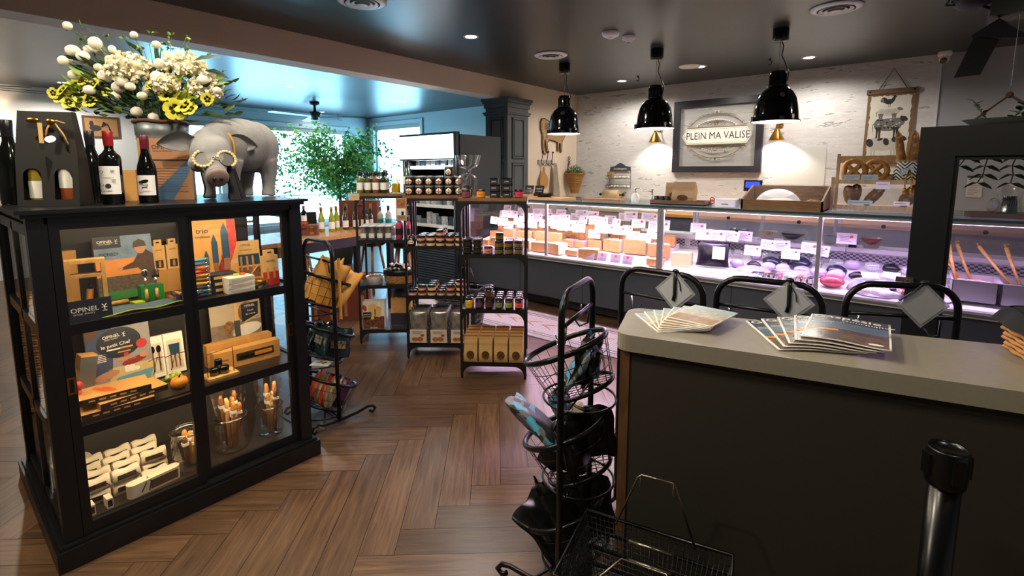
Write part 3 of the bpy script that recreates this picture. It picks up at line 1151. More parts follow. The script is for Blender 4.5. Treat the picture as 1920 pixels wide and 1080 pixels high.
one('wall_notice', mb, 'plain pale sheet of paper fixed to the wall right of the framed sign', 'paper', (-1.22, YW - .004, 1.62))
# ================================================================ DELI COUNTER
m_dbase = mat('deli_base_paint', '3a4147', .42)
m_kick = mat('deli_kick', '191a1d', .6)
m_bump = mat('deli_bumper', 'a8aaab', .35)
m_deck = mat('deli_deck', 'e4e0e2', .35)
m_dmet = mat('deli_steel', 'b9b7ba', .4, .5)
m_dpost = mat('deli_post', 'a8a6ac', .3, .35)
m_dglass = glassy('deli_glass', (.97, .97, .98), .35, .02, .05)
m_top = glassy('deli_top_glass', (.80, .90, .88), .55, .03, .12)
m_gedge = mat('glass_edge', '2d5550', .2)
YF, YB = 4.64, 5.66
def perf():
 m = mat('perforated_steel', '8a8590', .4, .5)
 nt = m.node_tree
 b = nt.nodes['Principled BSDF']
 tc = nt.nodes.new('ShaderNodeTexCoord')
 mp = nt.nodes.new('ShaderNodeMapping')
 mp.inputs['Scale'].default_value = (42, 1, 60)
 ck = nt.nodes.new('ShaderNodeTexChecker')
 ck.inputs['Scale'].default_value = 1
 ck.inputs['Color1'].default_value = srgb('4a4650')
 ck.inputs['Color2'].default_value = srgb('a9a3ae')
 nt.links.new(tc.outputs['Object'], mp.inputs['Vector'])
 nt.links.new(mp.outputs[0], ck.inputs['Vector'])
 nt.links.new(ck.outputs[0], b.inputs['Base Color'])
 return m
def deli(x0, x1, divs, label, lcol, power, emc, open_rear=False, endL=False):
 t = thing('deli_case', label, 'display case', ((x0 + x1) / 2, (YF + YB) / 2, 0))
 W_ = dict(world=True)
 mb = MB()
 mb.bb(x0, x1, YF + .015, YB, .13, .565, m_dbase)
 k = int((x1 - x0) / .68)
 for i in range(1, k):
  xx = x0 + (x1 - x0) * i / k
  mb.bb(xx - .003, xx + .003, YF + .012, YF + .016, .13, .565, m_kick)
 part('base', mb, t, **W_)
 mb = MB()
 mb.bb(x0, x1, YF + .10, YB - .05, .02, .13, m_kick)
 part('kick_board', mb, t, **W_)
 for i in range(4):
  mb = MB()
  xx = x0 + .12 + (x1 - x0 - .24) * i / 3
  mb.cyl((xx, YF + .07, 0), (xx, YF + .07, .02), .02, m_chrome, n=10)
  mb.cyl((xx, YF + .07, .02), (xx, YF + .07, .13), .012, m_chrome, n=8)
  part('levelling_foot', mb, t, **W_)
 mb = MB()
 mb.bb(x0, x1, YF - .03, YF + .03, .568, .60, mat('bumper_rubber', '5a5e60', .5))
 mb.bb(x0, x1, YF - .035, YF + .03, .60, .618, m_bump)
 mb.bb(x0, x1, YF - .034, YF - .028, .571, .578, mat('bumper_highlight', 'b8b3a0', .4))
 part('bumper_rail', mb, t, **W_)
 # interior tub
 mb = MB()
 mb.add([(x0, YF + .02, .618), (x1, YF + .02, .618), (x1, YF + .09, .618), (x0, YF + .09, .618), (x0, 5.40, .74), (x1, 5.40, .74), (x0, YF + .02, .57), (x1, YF + .02, .57), (x0, 5.40, .57), (x1, 5.40, .57)],
           [(0, 1, 2, 3), (3, 2, 5, 4), (6, 7, 1, 0), (4, 5, 9, 8), (6, 8, 9, 7), (6, 0, 3, 4, 8), (7, 9, 5, 2, 1)], m_deck)
 part('display_deck', mb, t, **W_)
 mb = MB()
 mb.bb(x0, x1, 5.40, 5.43, .57, .86, m_dmet)
 mb.bb(x0 + .03, x1 - .03, 5.395, 5.40, .775, .845, perf())
 part('rear_air_panel', mb, t, **W_)
 mb = MB()
 mb.bb(x0, x1, 5.38, YB, .86, .90, mat('deli_ledge', 'd6d2d8', .35))
 part('rear_ledge', mb, t, **W_)
 mb = MB()
 mb.bb(x0 + .0, x1, YB - .03, YB, .565, .86, m_dmet)
 part('rear_wall', mb, t, **W_)
 # glass
 segs = [x0] + divs + [x1]
 for a, b_ in zip(segs[:-1], segs[1:]):
  mb = MB()
  mb.bb(a + .022, b_ - .022, YF + .006, YF + .014, .619, 1.215, m_dglass)
  part('front_glass', mb, t, **W_)
 mb = MB()
 mb.bb(x0, x1, YF - .02, YB, 1.245, 1.257, m_top)
 mb.bb(x0, x1, YF - .024, YF - .019, 1.243, 1.259, m_gedge)
 part('top_glass', mb, t, **W_)
 for x in segs:
  mb = MB()
  s = 0 if x in (x0, x1) else 0
  xx = x + (.016 if x == x0 else (-.016 if x == x1 else 0))
  mb.bb(xx - .015, xx + .015, YF - .008, YF + .022, .60, 1.243, m_dpost)
  part('glass_post', mb, t, **W_)
  mb = MB()
  mb.bb(xx - .012, xx + .012, YB - .05, YB - .02, .90, 1.243, m_dmet)
  part('rear_post', mb, t, **W_)
 mb = MB()
 mb.bb(x0, x1, YF, YF + .025, 1.217, 1.243, m_dmet)
 mb.bb(x0, x1, YB - .05, YB - .02, 1.222, 1.243, m_dmet)
 mb.bb(x0, x1, 5.12, 5.15, 1.222, 1.243, m_dmet)
 part('top_rail', mb, t, **W_)
 mb = MB()
 mb.bb(x0 + .05, x1 - .05, YF + .03, YF + .055, 1.213, 1.222, mat('led_strip_' + emc, 'ffffff', .5, em=emc, es=9))
 part('led_strip', mb, t, **W_)
 # sliding rear doors leaning inwards; lilac glow put into their tint and haze
 m_rd = glassy('rear_door_haze', (.78, .68, .88), .4, .12, .12, haze=.2)
 a = x0 + .05
 n_ = 4
 wd = (x1 - x0 - .1) / n_
 for i in range(n_):
  if open_rear and i in (2, 3):
   continue
  mb = MB()
  aa, bb_ = a + i * wd, a + (i + 1) * wd + .03
  y_ = YB - .10 - .02 * (i % 2)
  mb.add([(aa, y_ - .16, .90), (bb_, y_ - .16, .90), (bb_, y_, 1.22), (aa, y_, 1.22)], [(0, 1, 2, 3)], m_rd)
  mb.cyl(((aa + bb_) / 2, y_ - .085, 1.10), ((aa + bb_) / 2, y_ - .095, 1.10), .018, m_blackmet, n=10)
  part('rear_door', mb, t, **W_)
 for x in (x0 + .004, x1 - .004):
  if (x < x0 + .1 and endL) or x > 0:
   mb = MB()
   mb.bb(x - .003, x + .003, YF + .02, YB - .05, .60, 1.243, m_dglass)
   part('end_glass', mb, t, **W_)
 area('led_light', ((x0 + x1) / 2, YF + .10, 1.205), (R(-22), 0, 0), (x1 - x0) * .95, .04, power, lcol)
 return t
A0, A1, B1 = -4.56, -1.925, .80
deli(A0, A1, [-3.29], 'left deli display case with glass front, full of cheeses', (1, .64, .93), 44, 'ffdcf6', True, True)
deli(A1, B1, [-.593], 'right deli display case with glass front under the bread box', (.76, .50, 1), 42, 'e6c8ff')
# back counter behind the deli cases
t = thing('back_counter', 'long work counter along the marble wall behind the deli', 'counter', (-2.2, 7.2, 0))
mb = MB()
mb.bb(-4.68, -2.95, 6.92, YW - .005, .97, 1.01, mat('cream_worktop', 'c9c0ae', .4))
part('cream_worktop', mb, t, 'cream worktop section', world=True)
mb = MB()
mb.bb(-2.95, 1.6, 6.92, YW - .005, .94, .98, wood('light_worktop', 'a9783f', 'c8975c'))
part('wood_worktop', mb, t, 'light wood worktop section', world=True)
mb = MB()
mb.bb(-4.68, -2.95, 6.95, YW - .005, .62, .97, mat('cream_front', 'a9a294', .5))
mb.bb(-4.68, -2.95, 6.97, YW - .005, 0, .62, m_kick)  # black lower block stands in for the shade under the cream counter
mb.bb(-2.95, 1.6, 6.97, YW - .005, 0, .94, mat('blue_grey_front', '4c5566', .5))
part('cabinet_front', mb, t, world=True)
# ---- products on the deck: position helper follows the slope of the deck
def dz(y):
 return .62 + max(0, (y - 4.73)) * (.12 / .67) + .0015
random.seed(21)
m_rind = [mat('cheese_' + n_, c, .55, noise=.08, nscale=20) for n_, c in (('cream', 'e6d8b8'), ('orange', 'd4a06a'), ('yellow', 'e2c890'), ('pale', 'ece6d8'), ('pink', 'd4b0a8'), ('brown', '9a7456'))]
m_crust = mat('cheese_rind', 'b58a52', .7, noise=.2, nscale=40)
m_tagpaper = mat('price_tag_paper', 'f3eef2', .6)
m_tagink = mat('tag_ink', '6a5a70', .7)
m_tagred = mat('tag_red', 'c8504a', .6)
m_wire = mat('thin_wire', '3c3640', .4, .5)
def make_wedge(c1, w=.17, d=.13, h=.09):
 t = thing('cheese_wedge', 'tmp', 'cheese')
 mb = MB()
 mb.prism([(-w / 2, -d / 2), (w / 2, -d / 2), (w / 2 * .7, d / 2), (-w / 2 * .75, d / 2)], 0, h, c1)
 part('cheese', mb, t)
 mb = MB()
 mb.prism([(-w / 2 - .004, -d / 2 - .004), (w / 2 + .004, -d / 2 - .004), (w / 2 + .004, -d / 2), (-w / 2 - .004, -d / 2)], 0, h, m_crust)
 part('rind', mb, t)
 return t
kinds = [Kind(make_wedge(m_rind[i], w, d, h)) for i, (w, d, h) in enumerate(((.22, .15, .10), (.15, .13, .07), (.18, .15, .11), (.24, .17, .12), (.14, .12, .06), (.16, .12, .08)))]
knames = ['cream', 'orange', 'yellow', 'pale ivory', 'pinkish', 'brown']
cnt = {}
for r_, yy in enumerate((4.80, 5.00, 5.20)):
 xs = A0 + .14
 while xs < -2.05:
  k = random.choice((0, 0, 1, 2, 2, 3, 3, 4, 5))
  w = (.22, .15, .18, .24, .14, .16)[k]
  if r_ == 0 and -2.85 < xs < -2.35:
   xs += .28
   continue
  side = 'left' if xs < -3.29 else 'right'
  row = ('front', 'middle', 'rear')[r_]
  y = yy + random.uniform(-.02, .02)
  z = dz(y - .09) + .012 + (.04 * r_)
  kinds[k].put((xs + w / 2, y, z), random.uniform(-.3, .3), '%s cheese block, %s row, %s pane, left deli case' % (knames[k], row, side), '%s cheese, %s row, %s pane' % (knames[k], row, side), scale=(1, 1, 1 + .3 * r_))
  xs += w + random.uniform(.015, .06)
mb = MB()
# stepped riser under the cheese rows
mb.add([(A0 + .05, 4.90, .64), (A1 - .06, 4.90, .64), (A1 - .06, 4.90, .685), (A0 + .05, 4.90, .685), (A0 + .05, 5.10, .725), (A1 - .06, 5.10, .725), (A1 - .06, 5.10, .765), (A0 + .05, 5.10, .765), (A0 + .05, 5.32, .80), (A1 - .06, 5.32, .80), (A1 - .06, 5.32, .70), (A0 + .05, 5.32, .70)],
       [(0, 1, 2, 3), (3, 2, 5, 4), (4, 5, 6, 7), (7, 6, 9, 8), (8, 9, 10, 11), (0, 11, 10, 1), (0, 3, 4, 7, 8, 11), (1, 10, 9, 6, 5, 2)], m_deck)
one('stepped_riser', mb, 'white stepped riser under the cheese rows in the left deli case', 'riser')
def make_tag(kind, L=.16):
 """price tag on a wire spike: origin at the foot of the spike"""
 t = thing('price_tag', 'tmp', 'price tag')
 M = frame((0, 0, L), (1, 0, 0), (0, .18, 1))
 mb = MB(M)
 mb.bb(-.074, .074, -.048, .048, 0, .0015, m_tagpaper)
 cd = part('card', mb, t)
 mb = MB(M)
 for i in range(4):
  mb.bb(-.05, .018 + .02 * (i % 2), .018 - i * .014, .022 - i * .014, .0015, .002, m_tagink)
 if kind:
  mb.cyl((.035, .018, .0015), (.035, .018, .002), .014, m_tagred, n=12)
 else:
  mb.bb(.03, .05, .012, .028, .0015, .002, m_tagink)
 part('print', mb, cd)
 mb = MB()
 mb.cyl((0, .002, 0), (0, .004, L - .03), .0018, m_wire, n=5)
 part('spike', mb, t)
 return t
TG = [Kind(make_tag(0)), Kind(make_tag(1)), Kind(make_tag(0, .10)), Kind(make_tag(1, .22))]
for r_, (yy, n_, zz) in enumerate(((4.93, 18, .83), (5.08, 20, .90), (5.2, 18, .96))):
 for i in range(n_):
  x = A0 + .22 + (A1 - A0 - .4) * i / (n_ - 1) + random.uniform(-.05, .05)
  side = 'left' if x < -3.29 else 'right'
  q = random.choice((0, 1, 1, 2)) if side == 'right' else random.choice((0, 0, 2, 1))
  row = ('front', 'middle', 'rear')[r_]
  TG[q].put((x, yy + random.uniform(-.04, .04), zz - .05 + random.uniform(-.01, .02)), random.uniform(-.45, .45), 'white price tag on a spike among the %s cheeses, %s pane' % (row, side), 'cheese price tags, %s row, %s pane' % (row, side))
for i, x in enumerate((-2.75, -2.60, -2.44, -2.30)):
 mb = MB(frame((0, 0, .045), (1, 0, 0), (0, .3, 1)))
 mb.bb(-.058, .058, -.045, .045, 0, .002, mat('shaded_card', '9a94a4', .6))
 for k in range(3):
  mb.bb(-.045, .04, -.02 - k * .009, -.017 - k * .009, .002, .0025, m_tagink)
 mb.cyl((0, .025, .002), (0, .025, .0028), .016, m_tagred, n=12)
 one('price_card', mb, 'grey price card with orange dot, %s of four at the foot of the left case' % ORD[i], 'price tag', (x, YF + .075, .622))
# right case: black packs, tags, platters, wire baskets
m_bpk = mat('black_pouch', '17161c', .25, noise=.3, nscale=25)
m_lav = glassy('wrap_film', (.93, .92, .96), .6, .15, .18, haze=.22)
m_ham = mat('cured_meat', 'a0524c', .45, noise=.35, nscale=30)
m_pate = mat('pate', 'b08a70', .5, noise=.2, nscale=30)
m_tray = mat('black_tray', '131217', .3)
def pouch_mb(w, h, d, m):
 mb = MB()
 mb.grid(lambda u, v: ((u - .5) * w * (1 - .08 * math.sin(v * PI)), -d / 2 * math.sin(u * PI) ** .6 * math.sin(max(.02, v) * PI) ** .6, v * h), 12, 10, m)
 mb.grid(lambda u, v: ((u - .5) * w * (1 - .08 * math.sin(v * PI)), d / 2 * math.sin(u * PI) ** .6 * math.sin(max(.02, v) * PI) ** .6, v * h), 12, 10, m)
 return mb
t = thing('vacuum_pack', 'large black vacuum pack with a white label at the left of the right deli case', 'food pack', (-1.50, 4.90, dz(4.9) + .02), .15, rot=(R(-12), 0, .15))
part('pouch', pouch_mb(.30, .24, .06, m_bpk), t)
mb = MB()
mb.bb(.0, .11, -.04, -.036, .07, .19, m_tagpaper)
part('label', mb, t, 'white label')
mb = MB()
mb.bb(-.17, .17, -.09, .09, 0, .006, m_tagpaper)
mb.lathe([(.0001, .0065), (.07, .0065), (.07, .0075)], m_tagred, n=20, c=(0, 0, 0), M=Matrix.Scale(.5, 4, (0, 1, 0)), cap=False)
mb.lathe([(.0001, .008), (.058, .008)], m_tagpaper, n=20, M=Matrix.Scale(.5, 4, (0, 1, 0)), cap=False)
one('info_card', mb, 'white card with a red oval lying in front of the black vacuum pack', 'card', (-1.40, 4.74, dz(4.74) + .012), 0, rot=(R(12), 0, 0))
mb = MB()
mb.prism([(-.09, -.07), (.09, -.07), (.08, .07), (-.07, .07)], 0, .14, m_rind[2])
one('cheese_block', mb, 'tall yellow cheese block beside the central case posts', 'cheese', (-1.79, 4.90, dz(4.83)))
# plates of meats under film
random.seed(31)
pl = [(-1.12, 4.82, .17, 'film-wrapped platter of charcuterie just right of the white card'), (-.80, 4.86, .13, 'film-wrapped platter behind the wire baskets'), (-.20, 4.85, .20, 'large film-wrapped platter right of the case divider'), (.16, 5.1, .14, 'film-wrapped platter at the rear near the black partition')]
for (x, y, r0, lab) in pl:
 t = thing('wrapped_platter', lab, 'platter', (x, y, dz(y - r0) + .012), rot=(R(9), 0, 0))
 mb = MB()
 mb.lathe([(.0001, 0), (r0 * .8, 0), (r0, .02), (r0 * .97, .022), (r0 * .78, .006)], m_tray, n=28, cap=False)
 part('tray', mb, t)
 mb = MB()
 for i in range(16):
  a = random.uniform(0, 2 * PI)
  q = r0 * .62 * random.random() ** .5
  mb.ball((q * math.cos(a), q * math.sin(a), .025 + .01 * random.random()), r0 * .2, random.choice((m_ham, m_pate, m_rind[4], m_rind[3])), sc=(1, .8, .4), u=9, v=6, jit=.1)
 part('food', mb, t)
 mb = MB()
 mb.ball((0, 0, .02), r0 * 1.0, m_lav, sc=(1, 1, .42), u=24, v=12, jit=.05)
 part('cling_film', mb, t)
for (x, y, lab, n_) in ((-.98, 4.76, 'chrome wire basket of packets at the left', 5), (-.73, 4.76, 'chrome wire basket of packets at the right', 5)):
 t = thing('wire_basket', lab + ' in the right deli case', 'wire basket', (x, y, dz(y) + .008))
 mb = MB()
 for z in (0, .03, .06):
  mb.tube([(-.115, -.07, z), (.115, -.07, z), (.115, .07, z), (-.115, .07, z)], .002, m_chrome, n=5, closed=True)
 for i in range(9):
  xx = -.115 + .23 * i / 8
  mb.tube([(xx, -.07, .06), (xx, -.07, 0), (xx, .07, 0), (xx, .07, .06)], .0014, m_chrome, n=4)
 part('wire_frame', mb, t)
 for i in range(n_):
  mb = MB()
  mb.box((0, 0, .034), (.035, .10, .06), random.choice((m_bpk, m_tagpaper, m_ham, m_rind[5])))
  mb.box((0, -.051, .034), (.028, .002, .03), m_tagpaper)
  one('food_packet', mb, 'small labelled packet standing in the %s chrome wire basket' % ('left' if x < -.85 else 'right'), 'food pack', (x - .088 + i * .044, y, dz(y) + .011), random.uniform(-.1, .1), 'packets in the %s chrome basket' % ('left' if x < -.85 else 'right'))
random.seed(35)
for row, yy, n0, xa in (('rear', 5.27, 13, -1.62), ('front', 4.99, 8, -1.30)):
 for i in range(n0):
  x = xa + i * .135 + random.uniform(-.02, .02)
  mb = MB()
  mb.ball((0, 0, .045), .05, random.choice((m_lav, m_ham, m_bpk, m_lav, mat('lavender_wrap', 'b8a8cc', .3))), sc=(1.3, .8, .8), u=12, v=8, jit=.12)
  one('wrapped_food', mb, 'film-wrapped piece, %s row of the right deli case, %s from the left' % (row, (ORD + ['thirteenth'])[i]), 'food pack', (x, yy, dz(yy)), random.uniform(-.4, .4))
for (x, y, w, lab) in ((-1.02, 5.1, .15, 'blue-black shrink-wrapped piece, leftmost of three at the rear of the right deli case'), (-.80, 5.14, .19, 'blue-black shrink-wrapped piece, widest of three at the rear of the right deli case'), (-.60 + .1, 5.05, .15, 'blue-black shrink-wrapped piece right of the fork-topped tag')):
 mb = MB()
 mb.ball((0, 0, .05), w / 2, mat('blueblack_film', '1c1f33', .2), sc=(1.1, .8, .7), u=14, v=9, jit=.09)
 one('wrapped_sausage', mb, lab, 'food pack', (x, y, dz(y) + .0), 0)
mb = MB()
for i in range(28):
 mb.ball((random.uniform(-.10, .10), random.uniform(-.06, .06), .03 + random.uniform(0, .03)), .022, random.choice((m_ham, m_bpk, m_rind[4])), u=7, v=5, sc=(1.2, 1, .7))
one('sausage_pile', mb, 'pile of small dark sausages in front of the platter', 'sausages', (-.02, 4.77, dz(4.77)), 0, kind='stuff')
mb = MB()
mb.ball((0, 0, .05), .085, mat('red_package', 'b0434a', .3, noise=.5, nscale=12), sc=(1.1, .8, .6), jit=.08)
one('foil_pack', mb, 'red and white glossy packet beside the right case divider', 'food pack', (-.63 + .13, 4.80, dz(4.8)), 0)
tl = [(-1.70, 5.05, 3), (-1.62, 4.98, 1), (-1.56, 5.10, 0), (-1.50, 5.02, 1), (-1.44, 5.12, 1), (-1.37, 5.05, 0), (-1.66, 5.12, 1), (-1.28, 5.15, 0)]
for (x, y, q) in tl:
 TG[q].put((x, y, .80), random.uniform(-.5, .3), 'white price tag in the crowded group beside the central posts', 'tags beside the central posts')
for i, (x, y, a, q, zz) in enumerate(((-1.18, 5.05, .0, 0, .74), (-1.06, 5.10, -.35, 2, .86), (-.95, 5.12, .5, 0, .80), (-.86, 5.05, .1, 2, .80), (-.72, 5.12, -.2, 1, .80), (-.63, 5.15, -.6, 0, .78), (-.46, 5.2, .0, 3, .84))):
 TG[q].put((x, y, zz - .06), a, 'white price tag standing alone, %s from the left in the right deli case' % ORD[i])
TG[0].put((.02, 5.25, .76), 1.2, 'small white price tag seen edge-on right of the case divider')
for i, (x, y) in enumerate(((-.25, 4.80), (-.12, 4.86))):
 mb = MB(frame((0, 0, .03), (1, 0, 0), (0, 1, .5)))
 mb.bb(-.055, .055, -.035, .035, 0, .002, m_tagpaper)
 mb.bb(-.04, .03, -.005, .0, .002, .0025, m_tagink)
 mb.bb(-.04, .03, .01, .014, .002, .0025, m_tagink)
 one('price_card', mb, 'pale price card lying on the large film-wrapped platter, %s of two' % ('left' if i == 0 else 'right'), 'price tag', (x, y, dz(y) + .10), .3 - i * .5)
# items on the rear ledge of the right case
random.seed(33)
for i, (x, r0, lab, c) in enumerate(((-1.42, .10, 'dark dish of wrapped food on the rear ledge near the central posts', '2c2a33'), (-1.15, .09, 'round clear-lidded bowl on the rear ledge', '8a6a4a'), (-.92, .12, 'wide black bowl under film on the rear ledge', '1a191f'), (-.62, .07, 'dark pot on the rear ledge left of the case divider', '24222b'), (-.30, .09, 'reddish bowl on the rear ledge right of the case divider', '7a3a34'))):
 t = thing('food_bowl', lab, 'bowl', (x, 5.49, .901))
 mb = MB()
 mb.lathe([(.0001, 0), (r0 * .6, 0), (r0 * .75, .02), (r0, .09), (r0 * .96, .09), (r0 * .7, .03)], mat('bowl_' + c, c, .25), n=24, cap=False)
 part('bowl', mb, t)
 mb = MB()
 mb.ball((0, 0, .055), r0 * .85, mat('filling_' + c, c, .6, noise=.5, nscale=40), sc=(1, 1, .45), u=16, v=8, jit=.07)
 part('filling', mb, t)
mb = MB()
mb.box((0, 0, .05), (.05, .05, .05), mat('blue_cap', '4a59c8', .4))
mb.box((0, 0, .0125), (.06, .06, .025), m_tray)
one('blue_cap_pot', mb, 'little blue-capped pot on the rear ledge', 'pot', (-.43, 5.42, .901))
# open trays with wooden scoops, far right
m_sc = wood('scoop_wood', 'b5813f', 'd3a55c')
m_olive = mat('olives', '7a6a3a', .35, noise=.4, nscale=50)
sp = [(.36, 4.92, 'left'), (.62, 4.92, 'right')]
for j, (x, y, s) in enumerate(sp):
 t = thing('steel_tray', 'deep steel food tray, %s of two behind the black partition' % s, 'food tray', (x, y, dz(4.8) + .02))
 mb = MB()
 mb.bb(-.12, .12, -.15, .15, 0, .004, m_dmet)
 for (x0, x1, y0, y1) in ((-.12, .12, -.15, -.146), (-.12, .12, .146, .15), (-.12, -.116, -.15, .15), (.116, .12, -.15, .15)):
  mb.bb(x0, x1, y0, y1, 0, .15, m_dmet)
 for (x0, x1, y0, y1) in ((-.13, .13, -.16, -.146), (-.13, .13, .146, .16), (-.13, -.116, -.15, .15), (.116, .13, -.15, .15)):
  mb.bb(x0, x1, y0, y1, .15, .155, m_dmet)
 part('tray', mb, t)
 mb = MB()
 mb.bb(-.115, .115, -.145, .145, .005, .11, mat('tray_food_%d' % j, ('d9a98a', '6d6548')[j], .5, noise=.35, nscale=40, bump=.4))
 for i in range(70):
  mb.ball((random.uniform(-.10, .10), random.uniform(-.13, .13), .112), .014, (m_rind[4], m_olive)[j], u=6, v=4)
 part('food', mb, t, kind='stuff')
for i, (x, y, dx, lab) in enumerate(((.30, 5.02, -.16, 'wooden scoop leaning left out of the left steel tray'), (.36, 5.04, -.10, 'wooden scoop standing behind the left steel tray'), (.58, 5.0, -.2, 'wooden scoop leaning far left out of the right steel tray'), (.62, 5.02, -.09, 'wooden scoop standing in the right steel tray'), (.27, 4.98, -.06, 'pale wooden scoop at the left rim of the left steel tray'))):
 t = thing('wooden_scoop', lab, 'spoon', (x, y, .735))
 mb = MB()
 mb.tube([(0, 0, .02), (dx * .5, .04, .15), (dx, .09, .29)], .011, m_sc, n=8, rr=[.008, .010, .013])
 mb.tube([(dx - .0, .09, .29), (dx - .012, .095, .31), (dx + .012, .10, .315)], .006, m_sc, n=6)
 part('handle', mb, t)
 mb = MB()
 mb.ball((0, 0, .012), .025, m_sc, sc=(1, 1, .5))
 part('bowl', mb, t)
for i, (x, lab) in enumerate(((.20, 'left'), (.40, 'middle'), (.60, 'right'))):
 t = thing('lidded_tub', 'clear plastic tub of olives lying tilted on the rear ledge, %s of three' % lab, 'food tub', (x, 5.47, .902), rot=(R(-62), 0, 0))
 mb = MB()
 mb.rbox((0, .11, .02), (.165, .15, .04), mat('tub_food', '6d5a3c', .4, noise=.5, nscale=60), .03)
 part('contents', mb, t)
 mb = MB()
 mb.rbox((0, .11, .022), (.185, .17, .05), glassy('clear_tub', (.95, .95, .97), .5, .05, .12, haze=.05), .035)
 mb.tube([(.09 * math.cos(a) * 1.02, .11 + .083 * math.sin(a), .048) for a in [2 * PI * i_ / 16 for i_ in range(16)]], .004, mat('tub_rim', 'd9d3e2', .4), n=5, closed=True)
 part('tub', mb, t)
# dome bell: clear cloche behind the partition
mb = MB()
mb.lathe([(.0001, .0), (.15, .0), (.15, .01), (.14, .012)], m_white, n=28, cap=False)
mb.ball((0, 0, .03), .05, m_rind[2], jit=.1)
mb.ball((.05, .03, .03), .035, m_rind[4], jit=.1)
one('cheese_platter', mb, 'white round platter with a few pieces just left of the steel trays', 'platter', (.12, 4.84, dz(4.8) + .015), 0, rot=(R(9), 0, 0))
# ================================================================ ON TOP OF THE DELI
ZT = 1.258
m_ltw = wood('tray_wood', '4a3020', '6d4a30')
m_box = wood('bread_box_wood', '7d5434', 'a07650', scale=(2, 14, 14))
m_clear = glassy('clear_plastic', (.96, .96, .96), .5, .03, .08, haze=.03)
# left end: clear container, black tray, leaning cards
t = thing('clear_container', 'clear plastic container of crumbs on a wooden board', 'container', (-3.84, 4.98, ZT + .021))
mb = MB()
mb.rbox((0, 0, .045), (.17, .12, .088), m_clear, .02)
part('tub', mb, t)
mb = MB()
mb.rbox((0, 0, .01), (.15, .10, .016), mat('crumbs', 'c9a24e', .8, noise=.4, nscale=80), .02)
part('crumbs', mb, t)
mb = MB()
mb.bb(-.45, .45, -.15, .15, 0, .02, wood('oak_board', '9a6f42', 'bd8e5c'))
one('serving_board', mb, 'long light wooden board on the left end of the deli top', 'board', (-3.62, 4.93, ZT))
t = thing('black_food_tray', 'shallow black plastic tray on the deli top left end', 'tray', (-3.52, 4.92, ZT + .021), .1)
mb = MB()
mb.lathe([(.0001, 0), (.08, 0), (.115, .03), (.125, .045), (.11, .035), (.0001, .012)], m_tray, n=24, cap=False, M=Matrix.Scale(.6, 4, (0, 1, 0)))
part('tray', mb, t)
for i in (0, 1):
 t = thing('black_card', 'small black card with white writing, %s of two behind the clear container' % ('left' if i == 0 else 'right'), 'sign', (-3.93 + i * .16, 5.16, ZT))
 M = frame((0, 0, .10), (1, 0, 0), (0, .25, 1))
 mb = MB(M)
 mb.bb(-.07, .07, -.05, .05, -.002, .002, mat('card_black', '1b1c1e', .6))
 part('card', mb, t)
 mb = MB(M)
 mb.text(('bon', 'merci')[i], .04, m_white, T(0, .01, .003))
 mb.bb(-.04, .04, -.028, -.024, .002, .003, m_white)
 part('writing', mb, t)
 mb = MB()
 mb.bb(-.07, .07, -.03, .04, 0, .052, m_tray)
 part('stand', mb, t)
mb = MB()
mb.bb(-.24, .24, -.06, .06, 0, .022, m_box)
one('knife_board', mb, 'narrow dark wooden board on the deli top behind the left pane', 'board', (-2.78, 5.05, ZT))
t = thing('soap_dispenser', 'white rounded bottle with a metal pump on the deli top', 'dispenser', (-2.36, 4.98, ZT))
mb = MB()
mb.lathe([(.0001, 0), (.038, 0), (.045, .03), (.04, .07), (.02, .095), (.014, .10)], m_white, n=20, cap=False)
part('bottle', mb, t)
mb = MB()
mb.cyl((0, 0, .10), (0, 0, .15), .008, m_chrome, n=8)
mb.tube([(0, 0, .148), (.05, 0, .145), (.09, 0, .12), (.19, 0, .12)], .006, m_chrome, n=6)
mb.cyl((.19, 0, 0), (.19, 0, .13), .008, m_chrome, n=8)
mb.ball((.19, 0, .135), .013, m_chrome)
part('pump', mb, t)
t = thing('wooden_crate', 'dark wooden crate tray under the brown paper bag', 'tray', (-1.83, 4.87, ZT))
mb = MB()
mb.bb(-.27, .27, -.10, .10, 0, .01, m_ltw)
part('bottom', mb, t)
for (x0, x1, y0, y1) in ((-.27, .27, -.10, -.09), (-.27, .27, .09, .10), (-.27, -.26, -.09, .09), (.26, .27, -.09, .09)):
 mb = MB()
 mb.bb(x0, x1, y0, y1, 0, .045, m_ltw)
 part('side', mb, t)
m_kbag = mat('kraft_bag_metallic', 'b8946a', .4, noise=.15, nscale=6, bump=.2)
def bag(name, label, cat, loc, rz, w, d, h, m, win=True, group=None, wm=None, ws=(.24, .13)):
 t = thing(name, label, cat, loc, rz, group)
 mb = MB()
 def f(u, v, s):
  q = 1 - max(0, (v - .7)) / .3
  return ((u - .5) * w, s * d / 2 * q - (.01 * math.sin(v * 7)), v * h)
 for s in (-1, 1):
  mb.grid(lambda u, v: f(u, v, s), 4, 10, m, smooth=False)
 for u in (0, 1):
  mb.grid(lambda k, v: ((u - .5) * w, (k - .5) * d * (1 - max(0, v - .7) / .3) - .01 * math.sin(v * 7), v * h), 1, 10, m, smooth=False)
 mb.bb(-w / 2, w / 2, -d / 2, d / 2, 0, .002, m)
 part('bag', mb, t)
 if win:
  mb = MB()
  P = [(w * ws[0] * math.cos(a), h * .29 + h * ws[1] * math.sin(a)) for a in [2 * PI * i / 20 for i in range(20)]]
  mb.prism([(p[0], p[1]) for p in P], 0, .002, wm or mat('pasta_window', '6a4a26', .3, noise=.7, nscale=45), frame((0, -d / 2 - .0125, 0), (1, 0, 0), (0, 0, 1)))
  part('window', mb, t)
 return t
